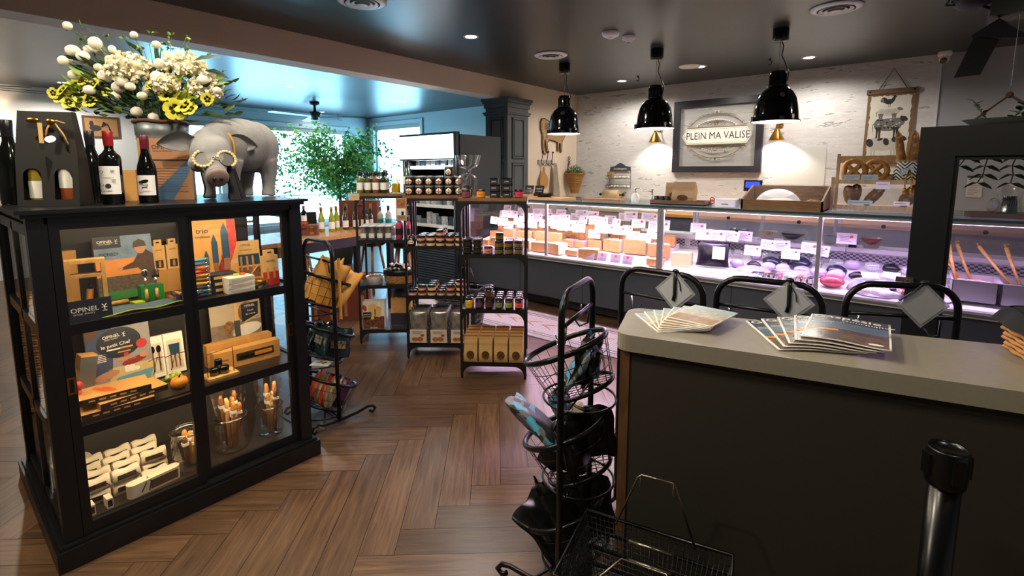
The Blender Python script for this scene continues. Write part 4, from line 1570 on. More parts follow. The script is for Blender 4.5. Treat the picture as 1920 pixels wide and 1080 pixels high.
bag('paper_bag', 'shiny brown paper bag with a round window standing in the dark crate', 'bag', (-1.79, 4.87, ZT + .011), 0, .22, .09, .215, m_kbag)
bag('paper_bag', 'shiny brown paper bag tucked behind the bag with the round window', 'bag', (-1.93, 4.96 - .02, ZT + .047), .2, .14, .06, .17, m_kbag)
for i in range(3):
 mb = MB()
 mb.lathe([(.0001, 0), (.026, 0), (.026, .055), (.022, .06)], mat('teal_jar', '2f4a48', .2), n=14, cap=False)
 mb.lathe([(.028, .06), (.028, .072), (.0001, .072)], m_tray, n=14, cap=False)
 one('spice_jar', mb, 'tiny dark jar in the wooden crate, %s from the left' % ORD[i], 'jar', (-2.06 + i * .055, 4.84, ZT + .011))
t = thing('scissors', 'scissors with red handles beside the dark crate', 'scissors', (-1.53, 4.90, ZT))
mb = MB()
for k in (0, .045):
 mb.tube([(.0 + .02 * math.cos(a), 0, .04 + k * .5 + .018 * math.sin(a)) for a in [2 * PI * i / 12 for i in range(12)]], .005, mat('red_plastic', 'b32a22', .35), n=6, closed=True)
part('handles', mb, t, 'red handles')
mb = MB()
mb.bb(-.12, .0, -.003, .003, .015, .03, m_chrome)
mb.bb(-.12, .0, -.003, .003, .0, .012, m_chrome)
part('blade', mb, t)
t = thing('scale_plate', 'low white box with a brass handle on the deli top', 'container', (-1.39, 4.90, ZT))
mb = MB()
mb.rbox((0, 0, .035), (.19, .15, .07), m_white, .015)
part('body', mb, t)
mb = MB()
mb.bb(-.03, .03, -.078, -.074, .02, .03, m_brass)
part('handle', mb, t, 'brass handle')
t = thing('steel_pot', 'small hammered steel pot next to the low white box', 'pot', (-1.24, 4.92, ZT))
mb = MB()
mb.lathe([(.0001, 0), (.035, 0), (.055, .075), (.058, .078), (.05, .072), (.032, .006)], m_chrome, n=24, cap=False)
part('pot', mb, t)
t = thing('counter_scale', 'counter scale with a keypad facing the staff', 'scale', (-1.12, 4.80, ZT))
mb = MB()
mb.rbox((0, 0, .02), (.13, .14, .04), m_white, .01)
part('body', mb, t)
mb = MB()
mb.bb(-.055, .055, -.045, .045, .04, .043, m_tray)
for i in range(10):
 mb.box((-.045 + i * .01, -.03, .044), (.006, .008, .002), m_white)
part('keypad', mb, t)
# pole display with a blue screen
t = thing('customer_display', 'black customer display on a pole with a glowing blue screen', 'display', (-1.30, 5.42, ZT))
mb = MB()
mb.rbox((0, 0, .01), (.14, .12, .02), m_tray, .02)
mb.bb(-.03, .03, -.012, .012, .02, .13, m_tray)
part('pole', mb, t)
mb = MB()
mb.rbox((0, 0, .185), (.17, .04, .11), m_tray, .012)
part('housing', mb, t)
mb = MB()
mb.bb(-.065, .065, -.0225, -.021, .165, .225, mat('blue_screen', '1a2bd0', .3, em='2b3dff', es=1.6))
part('screen', mb, t, 'glowing blue screen')
# bread box with a curved clear hood
t = thing('bread_box', 'wooden bread box with a clear sloping hood on the deli top', 'bread box', (-.90, 4.86, ZT))
L = .62
mb = MB()
mb.bb(-L / 2, L / 2, -.19, -.175, 0, .085, m_box)
part('front_board', mb, t)
mb = MB()
mb.bb(-L / 2, L / 2, .175, .19, 0, .20, m_box)
part('back_board', mb, t)
mb = MB()
mb.bb(-L / 2, L / 2, -.175, .175, 0, .012, m_box)
part('bottom_board', mb, t)
for s in (-1, 1):
 mb = MB()
 mb.prism([(-.19, 0), (.19, 0), (.19, .20), (.16, .20), (-.19, .085)], -.0075, .0075, m_box, frame((s * (L / 2 - .0075), 0, 0), (0, 1, 0), (0, 0, 1)))
 part('side_board', mb, t)
mb = MB()
mb.add([(-L / 2, -.188, .086), (L / 2, -.188, .086), (L / 2, .16, .21), (-L / 2, .16, .21)], [(0, 1, 2, 3)], m_clear)
part('hood', mb, t)
mb = MB()
mb.ball((0, 0, 0), .19, mat('dome_glow', 'f6f4f2', .5, em='fff6fb', es=.35), sc=(1.0, .55, .85), u=32, v=16)  # faint emission put into the dome's colour; it is no lamp
b_ = mb
bmesh.ops.bisect_plane(b_.bm, geom=b_.bm.verts[:] + b_.bm.edges[:] + b_.bm.faces[:], plane_co=(0, 0, 0), plane_no=(0, 0, -1), clear_outer=True)
one('white_dome', mb, 'large smooth white dome inside the bread box', 'dome', (-.95, 4.83, ZT + .015))
random.seed(40)
m_bun = mat('bun_crust', 'a0672c', .6, noise=.45, nscale=25, bump=.3)
for i, (x, y) in enumerate(((-.70, 4.87), (-.645, 4.80), (-.68, 4.96))):
 mb = MB()
 mb.ball((0, 0, .04), .05, m_bun, sc=(1.1, .9, .75), jit=.1)
 one('seeded_roll', mb, 'brown crusty roll at the right end of the bread box, %s' % ('rear left', 'front right', 'rearmost')[i], 'bread roll', (x, y, ZT + .013 + .0))
# bread rack
t = thing('bread_rack', 'pale wooden two-tier bread rack on the deli top', 'bread rack', (-.20, 5.12, ZT))
m_pw = wood('pale_rack_wood', 'a98d6a', 'c4a882', scale=(12, 12, 2))
L, Dp, Hh = .74, .26, .46
for (sx, sy, hh) in ((-1, -1, .26), (-1, 1, Hh), (1, -1, .26), (1, 1, Hh)):
 mb = MB()
 mb.bb(sx * L / 2 - .012, sx * L / 2 + .012, sy * Dp / 2 - .012, sy * Dp / 2 + .012, 0, hh + .02, m_pw)
 part('post', mb, t)
for z in (.02, .23):
 mb = MB()
 mb.bb(-L / 2, L / 2, -Dp / 2 - .01, Dp / 2 + .01, z, z + .012, m_pw)
 mb.bb(-L / 2 - .01, L / 2 + .01, -Dp / 2 - .022, -Dp / 2 - .01, z - .005, z + .03, m_pw)
 part('shelf', mb, t)
mb = MB()
mb.bb(-L / 2, L / 2, Dp / 2 - .008, Dp / 2 + .004, .40, .46, m_pw)
part('top_rail', mb, t)
mb = MB()
mb.bb(-L / 2 + .014, L / 2 - .014, -Dp / 2 - .0075, -Dp / 2 - .0035, .06, .19, m_clear)
part('clear_guard', mb, t)
m_bag = mat('baguette_crust', 'b9803e', .6, noise=.4, nscale=22, bump=.35)
m_loaf = mat('loaf_crust', 'a06a30', .6, noise=.45, nscale=20, bump=.35)
m_flour = mat('floured_crust', 'c8a878', .75, noise=.3, nscale=25, bump=.3)
rx, ry = -.20, 5.12
def bread(name, lab, cat, loc, rot, L_, r0, m, slashes=4):
 t = thing(name, lab, cat, loc, rot=rot)
 mb = MB()
 n_ = 14
 prof = [(max(.002, r0 * math.sin(PI * min(1, max(0, i / n_))) ** .35 * (1 + .05 * math.sin(i * 2.1))), -L_ / 2 + L_ * i / n_) for i in range(n_ + 1)]
 mb.lathe(prof, m, n=14, cap=True)
 part('crust', mb, t)
 mb = MB()
 for k in range(slashes):
  z = -L_ / 2 + L_ * (k + .8) / (slashes + .6)
  mb.ball((0, -r0 * .92, z), r0 * .42, m_flour, sc=(.7, .35, 1.0), u=8, v=6)
 part('scoring', mb, t)
 return t
for i, (dx, dy, a, lean, L_, r0) in enumerate(((.06, -.01, .03, R(9), .36, .030), (.145, .0, 0, R(2), .36, .036), (.215, .02, 0, R(-3), .39, .032))):
 bread('baguette', 'golden baguette standing in the striped bag, %s of three' % ('left', 'middle', 'right')[i], 'baguette', (rx + dx, ry + dy, ZT + .25 + .22), (0, -lean, 0), L_, r0, m_bag, 5)
def chev():
 m = mat('chevron_cloth', 'e6e2da', .8)
 nt = m.node_tree
 b = nt.nodes['Principled BSDF']
 tc = nt.nodes.new('ShaderNodeTexCoord')
 sp_ = nt.nodes.new('ShaderNodeSeparateXYZ')
 nt.links.new(tc.outputs['Object'], sp_.inputs[0])
 def mth(op, a, b2):
  n = nt.nodes.new('ShaderNodeMath')
  n.operation = op
  for i, q in enumerate((a, b2)):
   if q is None:
    continue
   if isinstance(q, (int, float)):
    n.inputs[i].default_value = q
   else:
    nt.links.new(q, n.inputs[i])
  return n.outputs[0]
 pp = mth('PINGPONG', sp_.outputs[0], .05)
 s_ = mth('ADD', sp_.outputs[2], pp)
 md = mth('MODULO', mth('MULTIPLY', mth('ADD', s_, 1.0), 38), 1)
 gt = mth('GREATER_THAN', md, .5)
 mx = nt.nodes.new('ShaderNodeMix')
 mx.data_type = 'RGBA'
 nt.links.new(gt, mx.inputs[0])
 mx.inputs[6].default_value = srgb('e0dcd4')
 mx.inputs[7].default_value = srgb('17171a')
 nt.links.new(mx.outputs[2], b.inputs['Base Color'])
 return m
t = thing('bread_bag', 'black and white chevron fabric bag holding the baguettes', 'bag', (rx + .145, ry - .005, ZT + .243))
mb = MB()
mb.lathe([(.0001, 0), (.095, 0), (.115, .03), (.12, .09), (.10, .14), (.105, .165)], chev(), n=28, cap=False, M=Matrix.Scale(.85, 4, (0, 1, 0)))
part('bag', mb, t)
mb = MB()
mb.lathe([(.104, .16), (.109, .165), (.11, .175), (.098, .175)], mat('jute_band', '8d7350', .9), n=28, cap=False, M=Matrix.Scale(.85, 4, (0, 1, 0)))
part('rim_band', mb, t)
mb = MB(frame((-.03, -.112, .09), (1, 0, 0), (0, .0, 1)) @ RZ(R(28)))
mb.bb(-.045, .045, -.02, .02, 0, .002, mat('pale_blue_card', 'a9c4c4', .6))
part('name_card', mb, t, 'pale blue name card')
t = thing('serving_tongs', 'brass serving tongs hanging from the front of the bread rack', 'tongs', (rx + .13, ry - Dp / 2 - .03, ZT + .34))
for s in (-1, 1):
 mb = MB()
 mb.tube([(0, 0, 0), (s * .018, 0, -.06), (s * .02, 0, -.14)], .006, m_brass, n=6)
 mb.ball((s * .02, 0, -.165), .018, m_brass, sc=(.8, .5, 1.5))
 part('arm', mb, t)
def fougasse(lab, loc, rz):
 t = thing('fougasse_bread', lab, 'bread', loc, rot=(R(-18), 0, rz))
 mb = MB()
 M = frame((0, 0, .09), (1, 0, 0), (0, 0, 1))
 out_ = [(.075 * math.cos(a) * (1 + .1 * math.cos(3 * a)), .09 * math.sin(a)) for a in [2 * PI * i / 20 for i in range(20)]]
 mb.tube([(x, y, 0) for x, y in out_], .022, m_bag, n=8, closed=True, M=M)
 mb.tube([(-.05, -.05, .0), (.0, .0, .008), (.05, .06, 0)], .02, m_bag, n=8, M=M)
 mb.tube([(.0, .0, .005), (.05, -.045, 0)], .018, m_bag, n=8, M=M)
 mb.tube([(.0, .0, .005), (-.045, .05, 0)], .018, m_bag, n=8, M=M)
 part('crust', mb, t)
 return t
fougasse('holed fougasse bread on the upper tier, left of two', (rx - .24, ry - .04, ZT + .243), .1)
fougasse('holed fougasse bread on the upper tier, right of two', (rx - .10, ry - .03, ZT + .243), -.15)
for i, (dx, z) in enumerate(((-.24, .25), (-.12, .25))):
 mb = MB(frame((0, 0, .03), (1, 0, 0), (0, 0, 1)))
 mb.bb(-.055, .055, -.02, .02, 0, .002, mat('pale_blue_card', 'a9c4c4', .6))
 mb.bb(-.04, .04, .0, .003, .002, .0025, m_tagink)
 mb.bb(-.04, .02, -.01, -.007, .002, .0025, m_tagink)
 one('name_card', mb, 'pale blue name card clipped to the upper tier, %s of two' % ('left', 'right')[i], 'price tag', (rx + dx, ry - Dp / 2 - .026, ZT + z))
mb = MB(frame((0, 0, .0), (1, 0, 0), (0, 0, 1)))
mb.bb(-.045, .045, -.03, .03, 0, .002, m_tagpaper)
mb.bb(-.03, .03, .008, .011, .002, .0025, m_tagink)
one('name_card', mb, 'white name card hanging below the upper tier of the bread rack', 'price tag', (rx - .03, ry - Dp / 2 - .026, ZT + .215))
bread('flat_roll', 'pale floured roll lying on the upper tier, left of two', 'bread roll', (rx - .02, ry, ZT + .272), (0, R(75), .3), .14, .028, m_flour, 2)
bread('flat_roll', 'pale floured roll lying on the upper tier, right of two', 'bread roll', (rx + .03, ry + .07, ZT + .275), (0, R(80), .5), .14, .03, m_flour, 2)
for i, (dx, a, L_, r0) in enumerate(((-.26, R(-12), .17, .045), (-.225, R(8), .18, .045), (-.09, R(38), .20, .042), (.15, R(35), .22, .055))):
 bread('country_loaf', 'crusty oval loaf on the lower tier, %s from the left' % ORD[i], 'bread', (rx + dx, ry + (.05 if i == 1 else 0), ZT + .033 + L_ / 2 * math.cos(a) + .012), (R(-8), a, 0), L_, r0, m_loaf, 3)
for i, (dx, w_) in enumerate(((-.17, .17), (.10, .10))):
 mb = MB(frame((0, 0, .0), (1, 0, 0), (0, 0, 1)))
 mb.bb(-w_ / 2, w_ / 2, -.016, .016, 0, .002, mat('pale_blue_card', 'a9c4c4', .6) if i == 0 else m_tagpaper)
 mb.bb(-w_ / 2 + .01, w_ / 2 - .02, -.002, .002, .002, .0025, m_tagink)
 one('name_card', mb, '%s name card on the lower tier of the bread rack' % ('long pale blue', 'short white')[i], 'price tag', (rx + dx, ry - Dp / 2 - .026, ZT + .075))
# ================================================================ GLASS DISPLAY CABINET
def cutgeo(outer, holes):
 """2D outline with holes -> triangulated faces"""
 cu = bpy.data.curves.new('cut', 'CURVE')
 cu.dimensions = '2D'
 cu.fill_mode = 'FRONT'
 for P in [outer] + holes:
  sp_ = cu.splines.new('POLY')
  sp_.points.add(len(P) - 1)
  for q, p in zip(sp_.points, P):
   q.co = (p[0], p[1], 0, 1)
  sp_.use_cyclic_u = True
 o = bpy.data.objects.new('cut', cu)
 C.objects.link(o)
 bpy.context.view_layer.update()
 dg = bpy.context.evaluated_depsgraph_get()
 me = o.evaluated_get(dg).to_mesh()
 V = [tuple(v.co) for v in me.vertices]
 F = [tuple(p.vertices) for p in me.polygons]
 o.evaluated_get(dg).to_mesh_clear()
 bpy.data.objects.remove(o)
 bpy.data.curves.remove(cu)
 return V, F
def cutplate(mb, outer, holes, th, m, M=I4):
 V, F = cutgeo(outer, holes)
 mb.add([(v[0], v[1], 0) for v in V], F, m, False, M)
 mb.add([(v[0], v[1], -th) for v in V], F, m, False, M)
 for P in [outer] + holes:
  n = len(P)
  mb.add([(p[0], p[1], 0) for p in P] + [(p[0], p[1], -th) for p in P], [(i, (i + 1) % n, n + (i + 1) % n, n + i) for i in range(n)], m, False, M)
 return mb
m_cab = mat('cabinet_black', '101114', .33)
m_cabin = mat('cabinet_inside', '2a2a29', .55)
m_cglass = glassy('cabinet_glass', (.97, .97, .97), .45, .02, .05)
CX0, CX1, CY0, CY1 = -3.50, -2.53, .27, 1.32
t = thing('display_cabinet', 'black display cabinet with sliding glass doors and three lit shelves', 'cabinet', ((CX0 + CX1) / 2, (CY0 + CY1) / 2, 0))
wd = dict(world=True)
mb = MB()
mb.bb(CX0 - .03, CX1 + .03, CY0 - .03, CY1 + .03, 1.425, 1.44, m_cab)
mb.bb(CX0 - .015, CX1 + .015, CY0 - .015, CY1 + .015, 1.41, 1.425, m_cab)
part('top', mb, t, **wd)
mb = MB()
mb.bb(CX0 - .03, CX1 + .03, CY0 - .03, CY1 + .03, 0, .085, m_cab)
mb.bb(CX0 - .015, CX1 + .018, CY0 - .018, CY1 + .015, .085, .10, m_cab)
part('plinth', mb, t, **wd)
for (x, y) in ((CX0, CY0), (CX0, CY1), (CX1, CY0), (CX1, CY1)):
 mb = MB()
 sx = .055 if x == CX0 else -.055
 sy = .06 if y == CY0 else -.06
 mb.bb(x, x + sx, y, y + sy, .10, 1.41, m_cab)
 part('corner_post', mb, t, **wd)
for z in (.135, .555, .97):
 mb = MB()
 mb.bb(CX0 + .02, CX1 - .055, CY0 + .02, CY1 - .02, z - .018, z + .004, mat('shelf_dark_wood', '221d19', .35))
 part('shelf', mb, t, **wd)
mb = MB()
mb.bb(-3.06, -3.045, CY0 + .06, CY1 - .06, .139, 1.41, m_cabin)
part('middle_panel', mb, t, **wd)
mb = MB()
mb.bb(CX0 + .05, CX1 - .05, CY0 + .02, CY0 + .05, 1.36, 1.41, m_cab)
mb.bb(CX0 + .05, CX1 - .05, CY1 - .05, CY1 - .02, 1.36, 1.41, m_cab)
mb.bb(CX1 - .05, CX1, CY0 + .05, CY1 - .05, 1.385, 1.41, m_cab)
mb.bb(CX0, CX0 + .05, CY0 + .05, CY1 - .05, 1.36, 1.41, m_cab)
part('top_rail', mb, t, **wd)
def side_frame(y0, y1, name):
 mb = MB()
 xm = -3.02
 for (x0, x1) in ((CX0 + .055, CX0 + .07), (xm - .02, xm + .02), (CX1 - .07, CX1 - .055)):
  mb.bb(x0, x1, y0, y1, .10, 1.37, m_cab)
 for z in (.10, .52, .94, 1.335):
  mb.bb(CX0 + .055, CX1 - .055, y0, y1, z, z + .045, m_cab)
 f = part('side_panel', mb, t, name, **wd)
 for (x0, x1) in ((CX0 + .07, xm - .02), (xm + .02, CX1 - .07)):
  for (z0, z1) in ((.145, .52), (.565, .94), (.985, 1.335)):
   g = MB()
   g.bb(x0, x1, (y0 + y1) / 2 - .002, (y0 + y1) / 2 + .002, z0, z1, m_cglass)
   part('pane', g, f, **wd)
side_frame(CY0 + .008, CY0 + .03, 'left glazed side')
side_frame(CY1 - .03, CY1 - .008, 'right glazed side')
def door(y0, y1, xa, xb, hy):
 mb = MB()
 sw = .033
 mb.bb(xa, xb, y0, y0 + sw, .10, 1.385, m_cab)
 mb.bb(xa, xb, y1 - sw, y1, .10, 1.385, m_cab)
 for (z0, z1) in ((.10, .15), (.52, .563), (.942, .985), (1.36, 1.385)):
  mb.bb(xa + .001, xb - .001, y0 + sw, y1 - sw, z0, z1, m_cab)
 f = part('sliding_door', mb, t, **wd)
 for (z0, z1) in ((.15, .52), (.563, .942), (.985, 1.36)):
  g = MB()
  g.bb((xa + xb) / 2 - .002, (xa + xb) / 2 + .002, y0 + sw, y1 - sw, z0, z1, m_cglass)
  part('pane', g, f, **wd)
 g = MB(frame((xb + .001, hy, .74), (0, 1, 0), (0, 0, 1)))
 ro = [(-.013, -.035), (.013, -.035), (.013, .035), (-.013, .035)]
 ri = [(-.007, -.027), (.007, -.027), (.007, .027), (-.007, .027)]
 cutplate(g, ro, [ri], .004, m_brass)
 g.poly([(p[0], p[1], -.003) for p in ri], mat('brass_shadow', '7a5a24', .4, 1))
 part('finger_pull', g, f, 'brass recessed finger pull', **wd)
door(.328, .785, -2.552, -2.530, .345)
door(.783, 1.262, -2.578, -2.556, 1.245)
# back doors (mirror image on the far side)
mb = MB()
for (y0, y1) in ((.33, .79), (.79, 1.26)):
 mb.bb(CX0, CX0 + .02, y0, y0 + .033, .10, 1.385, m_cab)
 mb.bb(CX0, CX0 + .02, y1 - .033, y1, .10, 1.385, m_cab)
for z in (.10, .52, .94, 1.34):
 mb.bb(CX0, CX0 + .02, .33, 1.26, z, z + .045, m_cab)
part('rear_door_frame', mb, t, **wd)
# warm area lights added under the top and shelves to brighten the contents
for z in (1.395, .945, .53):
 area('cabinet_fill', (CX1 - .07, .80, z), (0, R(32), 0), .03, .85, 3.6, (1, .76, .45))
SZ = {1: .9745, 2: .5595, 3: .1395}
m_navy = mat('navy_print', '16202f', .5)
m_kraft = mat('kraft_board', 'c08d4a', .65, noise=.08, nscale=10)
m_kraft2 = mat('kraft_board_light', 'd3ab6c', .65)
m_red = mat('red_print', 'b5302a', .55)
m_wh = mat('white_print', 'eee8da', .6)
def emblem(mb, x, y, s, m, M=I4):
 """small crowned-hand style mark"""
 mb.tube([(x, y - s * .5, .001), (x, y + s * .1, .001)], s * .07, m, n=4, M=M)
 mb.tube([(x, y + s * .1, .001), (x - s * .25, y + s * .4, .001)], s * .05, m, n=4, M=M)
 mb.tube([(x, y + s * .1, .001), (x + s * .25, y + s * .4, .001)], s * .05, m, n=4, M=M)
 mb.tube([(x - s * .3, y - s * .1, .001), (x, y + s * .05, .001), (x + s * .3, y - s * .1, .001)], s * .05, m, n=4, M=M)
 mb.tube([(x - s * .25, y - s * .5, .001), (x + s * .25, y - s * .5, .001)], s * .06, m, n=4, M=M)
def brand(mb, x, y, s, m, M):
 mb.text('OPINEL', s, m, M @ T(x, y, .0012), bold=.006)
 mb.text('SAVOIE  FRANCE', s * .34, m, M @ T(x - s * .1, y - s * .62, .0012))
 emblem(mb, x + s * 2.35, y, s * 1.15, m, M)
def upright(name, label, cat, x, y, z, w, h, th, m, rz=0., lean=8, face=(1, 0)):
 """box standing on a shelf facing the doors (+x), leaning back; returns (root, matrix of its front)"""
 t = thing(name, label, cat, (x, y, z), rz)
 M = frame((0, 0, 0), (0, 1, 0), (-math.sin(R(lean)), 0, math.cos(R(lean))))
 mb = MB(M)
 mb.bb(-w / 2, w / 2, .0, h, -th, 0, m)
 part('body', mb, t)
 return t, M
# --- top level: picnic box
t, M = upright('gift_box', 'large picnic set box printed with a man in a woollen hat outdoors', 'box', -2.90, .641, SZ[1] + .006, .226, .30, .03, m_kraft, 0, 8)
mb = MB(M)
e = .0006
def rect(mb, x0, x1, y0, y1, m, k=1):
 mb.add([(x0, y0, e * k), (x1, y0, e * k), (x1, y1, e * k), (x0, y1, e * k)], [(0, 1, 2, 3)], m)
rect(mb, -.113, .113, .17, .30, mat('print_sky', '6f86a0', .6, noise=.35, nscale=18))
rect(mb, -.113, .113, .11, .19, mat('print_sunset', 'd98a3e', .6, noise=.2, nscale=14), 2)
rect(mb, -.113, .113, .04, .11, mat('print_picnic', '5a4a3c', .6, noise=.7, nscale=90), 3)
rect(mb, -.113, .113, 0, .04, mat('print_green', '2f7a35', .6), 3)
rect(mb, -.113, -.01, .245, .30, m_navy, 4)
m_skin = mat('print_skin', 'b98463', .6)
m_coat = mat('print_coat', '4a3426', .7, noise=.3, nscale=60)
mb.prism([(.113, .09), (.113, .20), (.085, .225), (.055, .21), (.03, .17), (-.02, .145), (-.02, .135), (.045, .14), (.06, .12), (.06, .09)], 0, e * 5, m_coat)
ell(mb, .062, .232, .022, .026, m_skin, e * 6)
mb.prism([(.034, .238), (.088, .242), (.084, .265), (.062, .278), (.04, .265)], e * 5, e * 7, mat('print_hat', '4c4034', .7))
ell(mb, -.025, .142, .012, .007, m_skin, e * 6)
part('picture', mb, t, 'printed photograph of a man reaching over a picnic')
mb = MB(M)
brand(mb, -.07, .275, .018, m_wh, T(0, 0, e * 5))
mb.text('PICNIC+', .020, m_navy, T(-.06, .215, .004), bold=.006)
part('lettering', mb, t)
# wooden open box frame at the left
t = thing('wooden_frame_box', 'open light wooden box frame at the left end of the top shelf', 'wooden box', (-2.71, .455, SZ[1]), -.15)
mw = wood('pine', 'b98a4a', 'd8ad68', scale=(10, 10, 2))
for (y0, y1, z0, z1) in ((-.065, -.05, 0, .24), (.05, .065, 0, .24), (-.05, .05, .225, .24), (-.05, .05, .0, .012), (-.05, .05, .165, .178)):
 mb = MB()
 mb.bb(-.03, .03, y0, y1, z0, z1, mw)
 part('board', mb, t)
mb = MB()
mb.cyl((.0, .015, .013), (.0, .025, .11), .012, mat('knife_handle_orange', 'c8822c', .5), n=10)
mb.ball((.0, .027, .12), .013, m_tray)
mb.box((.0, -.02, .035), (.04, .03, .045), m_navy)
one('pocket_knife', mb, 'orange-handled folding knife standing inside the wooden box frame', 'knife', (-2.72, .44, SZ[1] + .001), -.35)
mb = MB()
mb.bb(-.02, .02, -.04, .04, 0, .05, m_kraft)
one('kraft_carton', mb, 'small plain kraft carton in the front left corner of the top shelf', 'box', (-2.67, .365, SZ[1]), -.2)
t = thing('brand_sign', 'navy sign plate reading OPINEL at the foot of the upper left pane', 'sign', (-2.592, .437, SZ[1]))
M = frame((0, 0, 0), (0, 1, 0), (-.12, 0, 1))
mb = MB(M)
mb.bb(-.072, .072, .0, .088, -.006, 0, m_navy)
part('plate', mb, t)
mb = MB(M)
brand(mb, -.017, .048, .027, m_wh, T(0, 0, .0005))
part('lettering', mb, t)
# kraft hanging cards with folding knives behind
random.seed(51)
def hangcard(i, x, y, lab, red=False, w=.056, h=.125, z=SZ[1]):
 t = thing('knife_card', lab, 'packaging', (x, y, z))
 M = frame((0, 0, 0), (0, 1, 0), (-.06, 0, 1))
 mb = MB(M)
 tab = [(-w / 2, 0), (w / 2, 0), (w / 2, h), (w * .3, h), (w * .3, h + .03), (-w * .3, h + .03), (-w * .3, h), (-w / 2, h)]
 hole = [(-w * .16, h + .012), (w * .16, h + .012), (w * .1, h + .02), (-w * .1, h + .02)]
 cutplate(mb, tab, [hole], .025, m_kraft2)
 part('card', mb, t)
 mb = MB(M)
 mb.text('opinel', w * .22, m_navy, T(0, h * .82, .001))
 if red:
  rect(mb, -w / 2, w / 2, 0, h * .45, m_red)
  for s in (-1, 1):
   mb.bb(s * w * .2 - .005, s * w * .2 + .005, h * .2, h * .6, 0, .003, m_kraft)
 else:
  rect(mb, -w * .3, w * .3, h * .08, h * .4, m_navy)
  mb.bb(-w * .08, w * .1, h * .12, h * .36, 0, .004, mat('knife_handle_orange', 'c8822c', .5))
 part('print', mb, t)
 return t
hangcard(0, -2.96, .788, 'kraft hanging card of a folding knife behind the green block, left of two', z=SZ[1] + .11)
hangcard(1, -2.96, .850, 'kraft hanging card of a folding knife behind the knife pile, right of two', z=SZ[1] + .11)
mb = MB()
mb.bb(-2.99, -2.93, .76, .89, SZ[1], SZ[1] + .11, m_kraft)
o = one('kraft_carton', mb, 'kraft carton under the two hanging knife cards', 'box')
# green block with cutlery
mb = MB()
mb.bb(-.03, .03, -.045, .045, 0, .075, mat('green_block', '1f8a3a', .5))
one('green_block', mb, 'bright green block on the top shelf before the picnic box', 'box', (-2.80, .70, SZ[1]))
for i, (y, lab, k) in enumerate(((.672, 'pale spoon with a wooden handle standing at the green block', 0), (.712, 'pale fork standing against the green block', 1))):
 t = thing('picnic_cutlery', lab, 'cutlery', (-2.758, y, SZ[1]), 0)
 mb = MB()
 mb.tube([(0, 0, .0), (0, 0, .06)], .007, mw, n=6)
 part('handle', mb, t)
 mb = MB()
 mb.tube([(0, 0, .06), (0, 0, .115)], .005, m_chrome, n=6)
 if k == 0:
  mb.ball((0, 0, .135), .016, m_chrome, sc=(.4, 1, 1.4))
 else:
  mb.box((0, 0, .118), (.004, .03, .012), m_chrome)
  for q in (-.012, -.004, .004, .012):
   mb.box((0, q, .135), (.003, .004, .03), m_chrome)
 part('head', mb, t)
# pile of knives in front of the door stile
random.seed(52)
hc = [mat('handle_' + c, c, .45) for c in ('c8822c', '2f5f9a', 'd8b23a', 'c4342e', '2c8a8c', '8a5a30', 'd86a2c', '3a3f66')]
for i in range(14):
 y = .765 + (i % 7) * .017
 z = SZ[1] + .010 + (i // 7) * .022
 mb = MB()
 mb.cyl((-.045, 0, 0), (.045, 0, 0), .0085, hc[i % 8], n=8)
 mb.cyl((.03, 0, 0), (.04, 0, 0), .0095, m_chrome, n=8)
 one('pocket_knife', mb, 'folding knife with a coloured handle in the pile behind the door frame, top shelf', 'knife', (-2.72 + .03 * (i // 7), y, z), random.uniform(-.15, .15), 'knives piled on the top shelf')
for i in range(10):
 mb = MB()
 mb.cyl((0, -.045, 0), (0, .045, 0), .0085, hc[(i * 3 + 1) % 8], n=8)
 mb.cyl((0, .03, 0), (0, .04, 0), .0095, m_chrome, n=8)
 one('pocket_knife', mb, 'folding knife in the coloured column left of the trio box, top shelf', 'knife', (-2.665, .865, SZ[1] + .011 + i * .019), random.uniform(-.2, .2), 'knives in a column beside the trio box')
t = thing('cloth_pouch', 'blue-grey cloth knife roll with lime piping spread at the shelf edge', 'cloth', (-2.66, .62, SZ[1]))
mb = MB()
m_cl = mat('slate_cloth', '4a5f6a', .85, noise=.1, nscale=8)
mb.grid(lambda u, v: ((v - .5) * .16 * (1 - .3 * u), (u - .5) * .30, .004 + .018 * math.sin(u * 5 + v * 3) ** 2 * (1 - abs(v - .5))), 20, 8, m_cl)
part('cloth', mb, t)
mb = MB()
mb.tube([(.08 * (1 - .3 * u), (u - .5) * .30, .006 + .009 * math.sin(u * 5 + 3) ** 2) for u in [i / 20 for i in range(21)]], .0025, mat('lime_piping', 'a8c83a', .6), n=5)
part('piping', mb, t, 'lime green piping')
mb = MB()
mb.box((0, 0, .006), (.05, .04, .012), mat('lime_tag', 'b6d030', .6))
one('lime_tag', mb, 'small lime green tag lying behind the cloth roll', 'tag', (-2.76, .635, SZ[1] + .0), .2)
mb = MB()
mb.cyl((0, -.05, .012), (0, .05, .012), .011, mw, n=10)
mb.box((0, -.06, .012), (.012, .03, .003), m_chrome)
one('pocket_knife', mb, 'long pale wooden folding knife lying before the picnic box', 'knife', (-2.80, .56, SZ[1]), .1)
